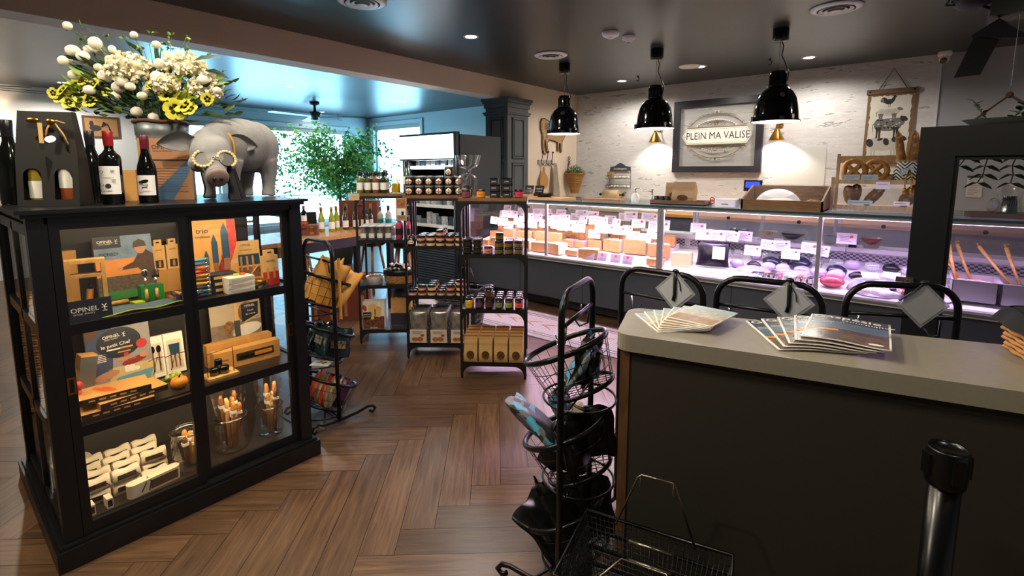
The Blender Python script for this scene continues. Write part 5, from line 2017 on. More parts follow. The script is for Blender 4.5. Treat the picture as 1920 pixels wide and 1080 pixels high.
# trio box
t, M = upright('knife_box', 'tall orange box reading trio with three blue knives and a red swoosh', 'box', -2.80, 1.0, SZ[1] + .005, .20, .355, .05, m_kraft, -.15, 7)
mb = MB(M)
mb.prism([(.03, .0), (.06, .10), (.02, .16), (.06, .24), (.06, .355), (.098, .355), (.098, .22), (.07, .14), (.03, .10), (-.04, .0)][::-1], 0, e * 2, m_red)
m_bl = mat('blade_blue', '3f5f7a', .3, .5)
for (x, y, h) in ((-.045, .10, .10), (-.005, .13, .15), (.045, .15, .19)):
 w_ = h * .09
 mb.prism([(x - w_, y), (x + w_, y), (x + w_, y + h * .7), (x, y + h), (x - w_, y + h * .75)], e * 2, e * 6, m_bl)
 mb.prism([(x - w_ * .8, y - h * .35), (x + w_ * .8, y - h * .35), (x + w_ * .8, y), (x - w_ * .8, y)], e * 2, e * 6, hc[5])
part('picture', mb, t, 'three knives in blue and a red swoosh')
mb = MB(M)
mb.text('trio', .038, m_navy, T(-.055, .30, .002), bold=.006)
mb.text('couteaux', .018, m_navy, T(-.055, .27, .002))
for i in range(4):
 mb.bb(-.08, .06, .05 + i * .010, .053 + i * .010, 0, .002, m_navy)
part('lettering', mb, t)
t, M = upright('knife_box', 'brown open-lid knife set box with a blue picture panel', 'box', -2.84, 1.165, SZ[1] + .004, .14, .225, .045, m_kraft2, -.1, 6)
mb = MB(M)
rect(mb, -.055, .065, .09, .15, m_bl)
rect(mb, -.055, .065, .02, .08, mat('print_mixed', '8a5a3a', .6, noise=.6, nscale=70))
for x in (-.03, 0, .03):
 mb.bb(x - .005, x + .005, .06, .14, 0, .003, m_kraft)
mb.text('OPINEL', .017, m_navy, T(0, .20, .001), bold=.006)
mb.text('les essentiels', .012, m_navy, T(0, .175, .001))
part('print', mb, t)
hangcard(2, -2.675, 1.215, 'kraft and red hanging card at the right end of the top shelf', True, .085, .16)
for i in range(3):
 mb = MB()
 mb.box((0, 0, .013), (.075, .125, .026), m_wh)
 mb.box((.038, 0, .013), (.001, .10, .012), mat('faint_print', 'd6cdb8', .6))
 one('white_box', mb, 'small white lidded box, %s of the stack of three' % ('bottom', 'middle', 'top')[i], 'box', (-2.645, 1.035, SZ[1] + .0005 + i * .0268), .05 * (i - 1))
for i in range(3):
 mb = MB()
 mb.box((0, 0, .015), (.10, .13, .030), m_navy)
 mb.box((.051, 0, .015), (.001, .09, .014), m_kraft2)
 one('navy_box', mb, 'flat navy box, %s of the stack behind the white boxes' % ('bottom', 'middle', 'top')[i], 'box', (-2.742, .985, SZ[1] + .0005 + i * .0308), .04 * (1 - i))
mb = MB()
mb.box((0, 0, .008), (.02, .02, .01), mat('lime_tag', 'b6d030', .6))
mb.box((0, .03, .008), (.02, .02, .01), mat('orange_bit', 'd8662a', .6))
one('sticker', mb, 'tiny green and orange labels on the stacked white boxes', 'sticker', (-2.66, 1.03, SZ[1] + .079))
t = thing('round_tin', 'round tin with a golden lid on the top shelf', 'tin', (-2.66, 1.145, SZ[1]))
mb = MB()
mb.lathe([(.0001, 0), (.036, 0), (.036, .03)], m_chrome, n=24, cap=False)
part('tin', mb, t)
mb = MB()
mb.lathe([(.038, .026), (.038, .042), (.034, .045), (.0001, .045)], m_brass, n=24, cap=False)
part('lid', mb, t)
t = thing('leather_lanyard', 'looped tan and black leather lanyard on the kraft boxes', 'lanyard', (-2.74, 1.16, SZ[1] + .05))
mb = MB()
mb.tube([(0, -.05, -.01), (.01, -.02, .02), (0, .01, .05), (-.01, .03, .035), (.0, .02, .02), (.02, .05, .07)], .004, mat('tan_leather', 'b08a4e', .6), n=6)
part('strap', mb, t)
mb = MB()
mb.tube([(.02, .05, .07), (.015, .065, .095), (.01, .08, .11)], .005, m_tray, n=6)
part('end_strap', mb, t, 'black end')
# --- middle level
t, M = upright('poster_box', 'large children cooking set box reading le petit Chef', 'box', -2.86, .577, SZ[2] + .005, .245, .33, .03, mat('print_grey', '8f8d8c', .6), 0, 7)
mb = MB(M)
mb.prism([(-.122, .05), (-.04, .05), (-.03, .14), (-.02, .33), (-.122, .33)], 0, e, mat('print_blue_cloth', '3a4663', .7, noise=.2, nscale=30))
mb.prism([(-.122, .26), (-.10, .25), (-.06, .30), (-.05, .33), (-.122, .33)][::1], 0, e * 2, mat('print_hair', '5a3a26', .7))
rect(mb, -.05, .122, 0, .10, mat('print_table', 'c9b27e', .6), 1)
mb.prism([(-.06, .0), (.10, .0), (.122, .06), (-.02, .05)], 0, e * 2, mat('print_blue_board', '5f9ab0', .6))
ell(mb, -.06, .07, .05, .018, m_skin, e * 3, .2)
ell(mb, .05, .115, .05, .016, mat('print_redsleeve', '8a1f20', .6), e * 3, .2)
ell(mb, .02, .13, .04, .010, m_skin, e * 3, -.1)
ell(mb, .09, .135, .018, .014, m_skin, e * 4, .2)
for k in range(5):
 ell(mb, .02 + .018 * (k % 3), .075 + .014 * (k // 3), .012, .010, m_wh, e * 4)
ell(mb, .0, .215, .085, .072, m_navy, e * 5, 0, n=28)
part('picture', mb, t, 'printed picture of children slicing vegetables')
mb = MB(M)
M2 = T(0, 0, e * 6) @ RZ(R(4))
brand(mb, -.01, .25, .020, m_wh, M2)
mb.text('le petit Chef', .022, m_wh, M2 @ T(0, .207, .001), bold=.006)
mb.bb(-.05, -.0, .183, .189, .003, .004, m_wh)
mb.bb(.0, .05, .183, .191, .003, .0045, m_kraft)
mb.bb(-.01, .04, .165, .171, .003, .004, m_kraft)
mb.cyl((.085, .19, .003), (.085, .19, .005), .022, m_red, n=20)
mb.bb(.012, .03, .145, .16, .003, .004, m_red)
for i in range(5):
 mb.bb(-.115, -.055, .17 - i * .008, .173 - i * .008, .002, .003, m_wh)
part('lettering', mb, t)
for i, (y, w) in enumerate(((.715, .068), (.795, .085))):
 t, M = upright('utensil_box', 'white open gift box showing %s under black elastic' % ('two dark spoons', 'a dark spatula set')[i], 'box', -2.86, y, SZ[2] + .005, w, .205, .03, m_wh, 0, 8)
 mb = MB(M)
 rect(mb, -w * .38, w * .38, .02, .17, mat('box_inlay', 'cfc6b0', .7))
 if i == 0:
  for x in (-.013, .013):
   ell(mb, x, .14, .010, .020, m_tray, .002)
   mb.bb(x - .003, x + .003, .03, .125, .001, .004, hc[5])
 else:
  mb.prism([(-.02, .10), (.02, .10), (.024, .15), (-.024, .15)], .001, .004, m_bl)
  for x in (-.018, .0, .018):
   mb.bb(x - .003, x + .003, .03, .10, .001, .004, hc[5])
 part('utensils', mb, t)
 mb = MB(M)
 mb.tube([(-w / 2, .09, .002), (0, .10, .006), (w / 2, .095, .002)], .0015, m_tray, n=5)
 mb.tube([(-w * .3, .02, .004), (-.0, .10, .008), (w * .25, .06, .006)], .0015, m_tray, n=5)
 part('elastic', mb, t)
t = thing('knife_set_box', 'narrow box leaning at the left with a wood grain front and a red knob', 'box', (-2.79, .405, SZ[2] + .004), .1, rot=(R(-10), 0, .1))
mb = MB()
mb.bb(-.03, .03, -.03, .03, 0, .22, m_kraft)
part('box', mb, t)
mb = MB()
mb.bb(.031, .034, -.03, .03, .0, .215, mat('steel_sheen', '6d7478', .35, .6))
part('edge_strip', mb, t)
mb = MB()
mb.cyl((-2.70, .385, SZ[2]), (-2.70, .385, SZ[2] + .11), .012, m_red, n=10)
mb.ball((-2.70, .385, SZ[2] + .12), .02, m_red)
one('red_peeler', mb, 'red children peeler standing at the left of the middle shelf', 'utensil')
for i in range(3):
 mb = MB()
 mb.box((0, 0, .013), (.15, .25 - i * .0, .026), m_kraft)
 mb.box((.0755, 0, .013), (.001, .25, .026), mat('dark_spine', '2a2220', .5))
 for k in range(5):
  mb.box((.0765, -.08 + k * .035, .013), (.001, .022, .006), m_kraft2)
 ell(mb, .0, -.03, .06, .02, mat('orange_print', 'c85a2a', .6, noise=.4, nscale=40), .0268, .6)
 one('flat_set_box', mb, 'flat orange and brown cutlery set box, %s of the stack at the lower left pane' % ('bottom', 'middle', 'top')[i], 'box', (-2.655 - i * .012, .50 + .05 * (i == 1), SZ[2] + .0005 + i * .027), (-.05, .1, -.1)[i])
# vegetables
t = thing('toy_pumpkin', 'small shiny orange pumpkin on the middle shelf', 'pumpkin', (-2.655, .742, SZ[2]))
mb = MB()
for k in range(8):
 a = 2 * PI * k / 8
 mb.ball((.014 * math.cos(a), .014 * math.sin(a), .028), .024, mat('pumpkin', 'd9892a', .3), sc=(1, 1, 1.1), u=10, v=8)
part('fruit', mb, t)
mb = MB()
mb.tube([(0, 0, .052), (.003, .003, .062), (.01, .006, .068)], .004, mat('stalk', '5a6a2a', .7), n=6)
part('stalk', mb, t)
mb = MB()
for k in range(22):
 mb.ball((random.uniform(-.02, .02), random.uniform(-.03, .03), .012 + random.uniform(0, .045)), .011, mat('grape_green', 'a9b85a', .3), u=8, v=6)
for k in range(5):
 leaf(mb, (0, -.03, .03), (random.uniform(-.5, 1), -1, random.uniform(-.6, .4)), .03, .025, mat('herb_green', '2f8a3a', .6))
one('grape_bunch', mb, 'bunch of pale green grapes behind the orange pumpkin', 'grapes', (-2.72, .735, SZ[2]), kind='stuff')
# bread-and-knife poster at the right
t, M = upright('poster_board', 'photo board of a butter knife, bread and a navy label', 'poster', -2.95, 1.13, SZ[2] + .08, .27, .235, .006, mat('print_beige', 'b9ab92', .6), 0, 4)
mb = MB(M)
rect(mb, -.135, .135, 0, .09, mat('print_linen', '8d7868', .6, noise=.3, nscale=30))
ell(mb, -.04, .06, .03, .045, mat('print_bread', '8f6a3c', .7, noise=.6, nscale=60), e * 2)
ell(mb, .05, .04, .085, .035, m_wh, e * 2, .1)
mb.bb(-.01, .012, .1, .235, 0, e * 5, m_kraft2)
mb.bb(-.014, .016, .0, .1, 0, e * 6, mat('blade_grey', '6b6f70', .35, .6))
ell(mb, .06, .14, .05, .06, mat('print_bread', '8f6a3c', .7, noise=.6, nscale=60), e)
mb.prism([(.03, .085), (.12, .10), (.125, .19), (.03, .185)], 0, e * 4, m_navy)
mb.prism([(.03, .07), (.12, .105), (.12, .115), (.05, .09)], 0, e * 7, m_kraft2)
mb.text('OPINEL', .018, m_wh, T(.075, .172, .003), bold=.006)
mb.text("l'outil", .016, m_wh, T(.078, .145, .003))
mb.text('de cuisine', .014, m_wh, T(.078, .125, .003))
part('picture', mb, t)
mb = MB()
mb.bb(-3.01, -2.94, 1.0, 1.26, SZ[2], SZ[2] + .078, m_cabin)
one('dark_box', mb, 'plain dark box under the butter knife photo board', 'box')
for i, (x, lab) in enumerate(((-2.74, 'long yellow knife box standing in front with its window'), (-2.83, 'long yellow knife box standing behind the front one'))):
 t = thing('long_knife_box', lab, 'box', (x, 1.085, SZ[2]), -.05)
 mb = MB()
 mb.bb(-.03, .03, -.165, .165, 0, .095 + .02 * i, m_kraft)
 part('box', mb, t)
 M = frame((.0305, 0, 0), (0, 1, 0), (0, 0, 1))
 mb = MB(M)
 mb.bb(-.06, .13, .03, .07, 0, .0008, mat('window_dark', '3a2c1c', .3))
 mb.bb(.03, .12, .04, .058, .0008, .006, hc[0])
 mb.bb(-.05, .03, .043, .056, .0008, .004, m_chrome)
 mb.text('OPINEL', .015, m_navy, T(-.12, .05 + .02 * i, .001))
 part('window', mb, t)
t = thing('display_stand', 'clear acrylic stand with small black knives on a wooden slab', 'display stand', (-2.66, .925, SZ[2]))
mb = MB()
mb.bb(-.05, .05, -.07, .07, 0, .012, mw)
part('slab', mb, t)
mb = MB()
mb.tube([(.02, -.065, .012), (.02, -.065, .13), (.02, .055, .14), (.02, .055, .012)], .0022, m_tray, n=5)
part('wire_arch', mb, t)
for i, (y, z, r0) in enumerate(((-.03, .012, .022), (.012, .012, .026), (-.01, .05, .018))):
 mb = MB()
 mb.lathe([(.0001, 0), (r0, 0), (r0, .036), (r0 * .8, .04), (.0001, .04)], m_gloss, n=16, cap=False)
 one('black_tin', mb, 'small glossy black round tin on the wooden slab, %s of three' % ('left', 'right', 'upper')[i], 'tin', (-2.655, .925 + y, SZ[2] + z), 0)
# --- bottom level: glass jars of knives, white knife pouches
m_jar = glassy('jar_glass', (.96, .96, .95), .75, .03, .10)
m_cello = glassy('cellophane', (.97, .97, .97), .8, .12, .16)
random.seed(60)
hk = [mat('knife_wood_%d' % i, c, .45, noise=.15, nscale=30) for i, c in enumerate(('b5803f', '7d4a26', 'c89a5a', '5a3418', 'c27a34'))]
def glass_jar(lab, x, y, r0, h, n, kn, cello=False):
 t = thing('glass_jar', lab, 'jar', (x, y, SZ[3] + .0005))
 mb = MB()
 mb.lathe([(.0001, .002), (r0 * .92, .002), (r0, .02), (r0, h * .78), (r0 * .93, h * .88), (r0 * .98, h * .96), (r0 * 1.05, h), (r0 * .96, h), (r0 * .9, h * .9)], m_jar, n=32, cap=False)
 mb.tube([(r0 * 1.0 * math.cos(a), r0 * 1.0 * math.sin(a), h) for a in [2 * PI * i / 28 for i in range(28)]], .004, m_jar, n=6, closed=True)
 part('glass', mb, t)
 for i in range(n):
  a = random.uniform(0, 2 * PI)
  q = r0 * random.uniform(.15, .72)
  ln = random.uniform(*kn)
  lean = random.uniform(-.18, .18), random.uniform(-.18, .18)
  k = thing('pocket_knife', 'wooden-handled folding knife in %s' % {0: 'the left glass jar', 1: 'the middle glass jar', 2: 'the right glass jar'}[['left', 'middle', 'right'].index([w for w in ('left', 'middle', 'right') if w in lab][0])], 'knife', (x + q * math.cos(a) * .6, y + q * math.sin(a) * .6, SZ[3] + .01), group='knives in ' + [w for w in ('left', 'middle', 'right') if w in lab][0] + ' jar')
  mb = MB()
  tx, ty = (q * math.cos(a)) * .4, (q * math.sin(a)) * .4
  mb.tube([(0, 0, 0), (tx * .5, ty * .5, ln * .6), (tx + lean[0] * .02, ty + lean[1] * .02, ln * .92), (tx, ty, ln)], .010, hk[i % 5], n=8, rr=[.009, .011, .012, .007])
  part('handle', mb, k)
  mb = MB()
  mb.box((tx * .8, ty * .8 - .0, ln * .78), (.026, .026, .014), m_wh)
  part('label', mb, k)
 if cello:
  mb = MB()
  mb.grid(lambda u, v: (r0 * (.5 + .55 * v + .06 * math.sin(u * 50)) * math.cos(u * 2 * PI), r0 * (.5 + .55 * v + .06 * math.sin(u * 50)) * math.sin(u * 2 * PI), h * .3 + v * (kn[1] - h * .22)), 40, 6, m_cello, smooth=False)
  one('cellophane_sleeve', mb, 'crinkled clear cellophane around the knives in the %s jar' % [w for w in ('left', 'middle', 'right') if w in lab][0], 'wrapping', (x, y, SZ[3] + .001))
glass_jar('wide clear glass jar of small knives, left of the three jars', -2.68, .765, .072, .19, 9, (.12, .20))
glass_jar('clear glass jar of wooden-handled knives, middle of the three jars', -2.70, .965, .078, .175, 11, (.22, .29), True)
glass_jar('clear glass jar of wrapped knives, right of the three jars', -2.69, 1.165, .066, .165, 7, (.20, .29), True)
# white knife pouches
m_pch = mat('white_card', 'd8ccb2', .75, noise=.06, nscale=20)
mbp = MB()
mbp.grid(lambda u, v: ((v - .5) * .045, (u - .5) * .10, .035 + .018 * math.sin(v * PI) + .004 * math.sin(u * 9)), 8, 6, m_pch)
mbp.grid(lambda u, v: ((v - .5) * .045, (u - .5) * .10, .0 + .0 * u), 8, 6, m_pch)
for s in (0, 1):
 mbp.grid(lambda u, v: ((s - .5) * .045, (u - .5) * .10, v * (.035 + .004 * math.sin(u * 9))), 8, 2, m_pch)
 mbp.grid(lambda u, v: ((u - .5) * .045, (s - .5) * .10, v * (.035 + .018 * math.sin(u * PI) + .004 * math.sin(s * 9))), 8, 2, m_pch)
t0 = thing('white_pouch', 'tmp', 'pouch')
part('pouch', mbp, t0)
mb = MB()
mb.bb(.0232, .0240, -.035, .035, .012, .034, m_tray)
mb.tube([(.024, .03, .03), (.04, .045, .01), (.035, .02, .003)], .0022, m_tray, n=5)
part('black_ribbon', mb, t0)
K = Kind(t0)
k = 0
for r_ in range(4):
 for c in range(3):
  x = -2.695 - r_ * .078
  y = .405 + c * .108 + (r_ % 2) * .02
  for lv in range(2 if r_ > 0 else 1 + (c < 2)):
   K.put((x, y, SZ[3] + .001 + lv * .056), random.uniform(-.15, .15), 'white pouch with a black ribbon, %s row, %s from the left, %s layer' % (('front', 'second', 'third', 'rear')[r_], ORD[c], ('lower', 'upper')[lv]))
t = thing('white_knife_case', 'long cream knife case with a brown picture lying at the front', 'case', (-2.625, .60, SZ[3]), .12)
mb = MB()
mb.rbox((0, 0, .03), (.05, .21, .06), m_pch, .02)
part('case', mb, t)
mb = MB()
mb.bb(.0255, .0262, -.02, .09, .01, .05, mat('brown_photo', '5a3a26', .6, noise=.3, nscale=40))
part('picture', mb, t)
mb = MB()
mb.tube([(.03, -.03, .01), (.032, -.02, .05), (.0, -.025, .064), (.03, -.04, .05), (.035, -.06, .02)], .0025, m_tray, n=5)
part('black_ribbon', mb, t)
for i in range(2):
 mb = MB()
 mb.box((0, 0, .022), (.05, .022, .044), m_pch)
 mb.box((.0255, 0, .022), (.001, .016, .03), m_tray)
 one('white_case', mb, 'small upright white case in the front left corner, %s of two' % ('left', 'right')[i], 'box', (-2.62, .372 + i * .06, SZ[3]), .05)
mb = MB()
for k in range(50):
 a = random.uniform(0, 2 * PI)
 leaf(mb, (random.uniform(-.02, .02), random.uniform(-.03, .03), .01 + random.uniform(0, .03)), (math.cos(a), math.sin(a), random.uniform(0, 1)), .02, .008, m_brass)
mb.ball((0, 0, .015), .022, m_brass, sc=(1, 1.3, .7))
one('gold_tinsel', mb, 'little heap of gold tinsel between the pouches and the left jar', 'tinsel', (-2.71, .69, SZ[3]), kind='stuff')
mb = MB()
mb.bb(-.02, .02, -.07, .07, 0, .25, m_kraft)
one('kraft_carton', mb, 'brown kraft carton seen through the left side glass, top shelf', 'box', (-2.985, .40, SZ[1]), .15)
mb = MB()
mb.rbox((0, 0, .05), (.10, .14, .10), m_pch, .03)
one('white_bag', mb, 'white soft bag seen through the left side glass, bottom shelf', 'bag', (-2.97, .375, SZ[3]), .1)
# ================================================================ ON THE CABINET
CZ = 1.4402
m_bott = mat('bottle_dark', '0b0d0b', .08, coat=.5)
m_botg = mat('bottle_olive', '3a3f1a', .1, coat=.5)
def bottle(name, label, cat, loc, rz=0., h=.30, r0=.0375, glass=None, cap=None, lab=None, shape='bordeaux', group=None, deco=None, lz=(.06, .15)):
 glass = glass or m_bott
 t = thing(name, label, cat, loc, rz, group)
 sh = .62 if shape == 'bordeaux' else .48
 mb = MB()
 if shape == 'bordeaux':
  prof = [(.0001, .0), (r0 * .93, .0), (r0, .006), (r0, h * sh), (r0 * .93, h * (sh + .045)), (r0 * .6, h * (sh + .09)), (r0 * .42, h * (sh + .13)), (r0 * .39, h * .9), (r0 * .42, h * .91), (r0 * .42, h * .99), (.0001, h * .99)]
 else:
  prof = [(.0001, .0), (r0 * .93, .0), (r0, .006), (r0, h * sh), (r0 * .92, h * (sh + .07)), (r0 * .7, h * (sh + .16)), (r0 * .45, h * (sh + .27)), (r0 * .37, h * .88), (r0 * .42, h * .89), (r0 * .42, h * .99), (.0001, h * .99)]
 mb.lathe(prof, glass, n=24, cap=False)
 part('bottle', mb, t)
 if cap:
  mb = MB()
  mb.lathe([(r0 * .44, h * .80), (r0 * .46, h * .9), (r0 * .47, h * .995), (r0 * .44, h), (.0001, h)], cap, n=20, cap=False)
  part('capsule', mb, t)
 if lab:
  mb = MB()
  n_ = 14
  A = 1.15
  V = []
  for j in (0, 1):
   for i in range(n_ + 1):
    a = -PI / 2 - A + 2 * A * i / n_
    V.append(((r0 + .0008) * math.cos(a), (r0 + .0008) * math.sin(a), lz[j]))
  mb.add(V, [(i, i + 1, n_ + 2 + i, n_ + 1 + i) for i in range(n_)], lab, True)
  lb_ = part('label', mb, t)
 if deco:
  mb = MB(frame((0, -r0 - .0015, 0), (1, 0, 0), (0, 0, 1)))
  deco(mb)
  part('label_print', mb, lb_)
 return t
# facing angle: local -y towards the camera from the cabinet top
FA = R(74)
m_bord = mat('capsule_burgundy', '5a1420', .35)
m_capred = mat('capsule_red', '8a1c20', .3)
def deco_sketch(mb):
 for i, (x, y) in enumerate(((-.02, .14), (.02, .145), (-.022, .085), (.022, .105), (-.02, .06))):
  mb.tube([(x + .006 * math.cos(a), y + .005 * math.sin(a * (1 + i % 2)), .0) for a in [2 * PI * k / 10 for k in range(10)]], .0009, m_ink, n=4, closed=True)
 mb.text('TOURNEBOUT', .007, m_ink, T(0, .115, .001))
 ell(mb, 0, .08, .011, .010, m_ink, .0008)
 mb.bb(-.012, .012, .058, .060, 0, .001, m_brass)
def deco_beret(mb):
 ell(mb, .0, .098, .018, .007, m_tray, .001, .25)
 ell(mb, -.014, .095, .008, .004, m_tray, .0012, .1)
 for s in (-1, 1):
  mb.tube([(s * .008 + .006 * math.cos(a), .082 + .004 * math.sin(a), .001) for a in [2 * PI * k / 10 for k in range(10)]], .0008, m_ink, n=4, closed=True)
 ell(mb, -.005, .071, .007, .002, m_tray, .001, .2)
 ell(mb, .005, .071, .007, .002, m_tray, .001, -.2)
 mb.text('Alphonse', .012, m_red, T(0, .055, .001), bold=.004)
# two-bottle carrier
t = thing('bottle_carrier', 'tall black cardboard wine carrier with two arched windows', 'wine carrier', (-2.78, .40, CZ), R(55))
m_cb = mat('black_cardboard', '17140f', .6)
w, h, d = .21, .385, .11
arch = lambda cx: [(cx + .031 * math.cos(a), .125 + .031 * math.sin(a)) for a in [PI * i / 10 for i in range(11)]] + [(cx - .031, .028), (cx + .031, .028)]
hole = [(.035 * math.cos(a), .275 + .017 * math.sin(a)) for a in [2 * PI * i / 16 for i in range(16)]]
outer = [(-w / 2, 0), (w / 2, 0), (w / 2, .20), (w / 2 - .015, h), (-w / 2 + .015, h), (-w / 2, .20)]
for s in (-1, 1):
 M = frame((0, s * d / 2, 0), (1, 0, 0), (0, -s * .10, 1))
 mb = MB(M)
 cutplate(mb, outer, [arch(-.052), arch(.052), hole] if s == -1 else [hole], .003, m_cb)
 part('panel', mb, t)
mb = MB()
for s in (-1, 1):
 mb.add([(s * w / 2, -d / 2, 0), (s * w / 2, d / 2, 0), (s * (w / 2), d / 2 - .02, .20), (s * (w / 2), -d / 2 + .02, .20)], [(0, 1, 2, 3)], m_cb)
 mb.add([(s * w / 2, d / 2 - .02, .20), (s * w / 2, -d / 2 + .02, .20), (s * (w / 2 - .015), -.016, h), (s * (w / 2 - .015), .016, h)], [(0, 1, 2, 3)], m_cb)
mb.bb(-w / 2, w / 2, -d / 2, d / 2, 0, .003, m_cb)
mb.bb(-.0015, .0015, -d / 2 + .01, d / 2 - .01, .003, .2, m_cb)
part('side_and_base', mb, t)
mb = MB()
mb.tube([(.02, -.035, .33), (.05, -.045, .345), (.075, -.035, .335)], .003, m_kraft, n=5)
mb.tube([(.03, -.04, .34), (.02, -.052, .31), (.015, -.055, .28)], .003, m_kraft, n=5)
mb.tube([(.04, -.04, .34), (.075, -.055, .29), (.09, -.06, .25)], .003, m_kraft, n=5)
mb.ball((-.03, -.04, .345), .016, m_brass, sc=(1.4, .4, .7))
mb.ball((.03, -.045, .34), .014, m_brass, sc=(1.2, .6, 1))
mb.bb(-.01, .004, -.052, -.048, .255, .335, m_kraft2)
part('bow_and_tag', mb, t)
ct, st = math.cos(R(55)), math.sin(R(55))
for i, (dx, gl, cp) in enumerate(((-.052, mat('white_wine', '8f7a2a', .1, coat=.5), m_brass), (.052, mat('rose_wine', 'a0522a', .1, coat=.5), m_wh))):
 bottle('wine_bottle', '%s bottle with a cream label inside the %s window of the black carrier' % (('white wine', 'left'), ('rose wine', 'right'))[i], 'bottle', (-2.78 + ct * dx, .40 + st * dx, CZ + .004), R(55), .30, .034, gl, cp, m_cream, 'burgundy', lz=(.03, .10) if i == 0 else (.07, .15))
bottle('wine_bottle', 'dark magnum bottle standing at the far left edge of the cabinet', 'bottle', (-3.03, .302, CZ), FA, .36, .045, m_bott, m_tray, None, 'burgundy')
bottle('wine_bottle', 'dark bottle with black capsule between the carrier and the sketched label bottle', 'bottle', (-2.93, .555, CZ), FA, .325, .040, m_bott, m_tray, None, 'burgundy')
bottle('wine_bottle', 'dark bottle half hidden behind the right side of the black carrier', 'bottle', (-3.02, .505, CZ), FA, .33, .038, m_bott, m_tray, None, 'burgundy')
bottle('wine_bottle', 'red wine bottle with little sketches on its white label', 'bottle', (-2.725, .578, CZ), R(58), .315, .040, m_bott, m_capred, m_paper, 'bordeaux', deco=deco_sketch, lz=(.045, .165))
bottle('wine_bottle', 'red wine bottle whose white label shows a beret and moustache', 'bottle', (-2.735, .71, CZ), R(56), .305, .038, m_bott, m_bord, m_paper, 'burgundy', deco=deco_beret, lz=(.035, .125))
# large brand carton
t = thing('brand_carton', 'tall orange and blue carton printed OPINEL behind the wine bottles', 'box', (-2.95, .855, CZ), R(60))
w, h, d = .225, .305, .05
M = frame((0, -d / 2, 0), (1, 0, 0), (0, 0, 1))
m_or = mat('carton_orange', 'a87650', .6)
mb = MB()
mb.bb(-w / 2, w / 2, -d / 2, d / 2, 0, h, m_or)
part('box', mb, t)
mb = MB(M)
mb.prism([(-.09, 0), (.02, 0), (.10, .14), (.10, .21), (.0, .10)], 0, .0008, mat('carton_blue', '4a6a86', .6))
for i in range(10):
 mb.bb(-.10, .09, .04 + i * .013, .0415 + i * .013, .0008, .0014, m_ink)
mb.bb(-.11, .11, .195, .203, 0, .001, m_ink)
mb.text('OPINEL', .030, m_ink, T(-.005, .262, .0012), bold=.006)
mb.text('SAVOIE FRANCE', .011, m_ink, T(-.01, .243, .0012))
emblem(mb, .072, .262, .035, m_ink)
part('print', mb, t)
mb = MB()
mb.bb(-.11, .11, -.06, .06, 0, .15, m_kraft)
one('kraft_carton', mb, 'low kraft carton on the cabinet between the two front wine bottles', 'box', (-3.08, .66, CZ), R(60))
# planter and flowers
FX, FY = -3.105, .89
t = thing('flower_bucket', 'galvanised metal bucket with a rusty rim holding the bouquet', 'bucket', (FX, FY, CZ))
m_galv = mat('galvanised_metal', '70777a', .45, .6, noise=.35, nscale=9)
mb = MB()
mb.lathe([(.0001, 0), (.102, 0), (.106, .10), (.112, .30), (.116, .31), (.112, .318), (.117, .33), (.121, .392), (.114, .392), (.104, .05)], m_galv, n=36, cap=False)
part('bucket', mb, t)
mb = MB()
mb.tube([(.121 * math.cos(a), .121 * math.sin(a), .396 + .003 * math.sin(5 * a)) for a in [2 * PI * i / 36 for i in range(36)]], .009, mat('rusty_rim', '5a3424', .8, noise=.3, nscale=30), n=6, closed=True)
mb.tube([(-.121, 0, .40), (-.145, -.01, .405), (-.165, -.015, .39)], .008, mat('rusty_rim', '5a3424', .8), n=6)
part('rim', mb, t)
t = thing('bouquet', 'large artificial bouquet of white pompom blooms, hydrangea and yellow-green orchids', 'flowers', (FX, FY, CZ + .02))
random.seed(71)
rv = Vector((math.cos(R(39.3)), math.sin(R(39.3)), 0))   # across the view
fv = Vector((-math.sin(R(39.3)), math.cos(R(39.3)), 0))
m_stem = mat('stem_green', '35502a', .6)
m_pom = mat('pompom_white', 'f4ecd6', .8, bump=.5, nscale=60)
m_hyd = mat('hydrangea_cream', 'f2e8c8', .8)
m_yel = mat('orchid_yellow_green', 'cfc93a', .6, noise=.15, nscale=30)
m_lime = mat('lime_leaf', '86a03a', .6)
def fp(px, py, dd):
 """point of the bouquet given by its offset across (m), height above the rim (m) and depth (m)"""
 return rv * px + fv * dd + Vector((0, 0, .38 + py))
bl = []   # (across, up, depth, radius)
def sc_(px, py):   # from the photo's layout: bucket axis at 298, rim at 222, 2.85 mm a pixel at this distance
 return (px - 298) * (.00285 if px > 298 else .00245), (222 - py) * .0028
pom = [(157, 60, 14), (201, 95, 18), (222, 93, 20), (164, 93, 14), (128, 113, 14), (151, 108, 20), (165, 103, 22), (187, 113, 20), (153, 122, 16), (240, 119, 14), (254, 103, 12), (274, 71, 12), (158, 143, 18), (147, 150, 16), (231, 140, 20), (221, 146, 22), (261, 156, 20), (247, 165, 22), (283, 166, 16), (296, 168, 20), (299, 181, 16), (195, 171, 18), (185, 178, 20), (275, 207, 18), (310, 190, 14), (311, 136, 18), (300, 217, 18), (367, 107, 12), (431, 172, 14), (405, 153, 18), (407, 140, 16), (340, 108, 16), (330, 125, 18), (333, 150, 20), (209, 130, 14), (237, 180, 16), (335, 95, 14), (260, 135, 14), (290, 140, 16)]
for (px, py, d_) in pom:
 a, b_ = sc_(px, py)
 bl.append((a, b_, random.uniform(-.15, -.02), d_ * .00145, 'pompom'))
def stem_to(mb, P, r0=.0022):
 q = Vector((P.x * .14, P.y * .14, .02))
 m1 = Vector((P.x * .28, P.y * .28, .38 + (P.z - .38) * .35))
 m2 = Vector((P.x * .7, P.y * .7, .38 + (P.z - .38) * .8))
 mb.tube([q, m1, m2, P], r0, m_stem, n=5)
stems = MB()
leaves = MB()
pm = MB()
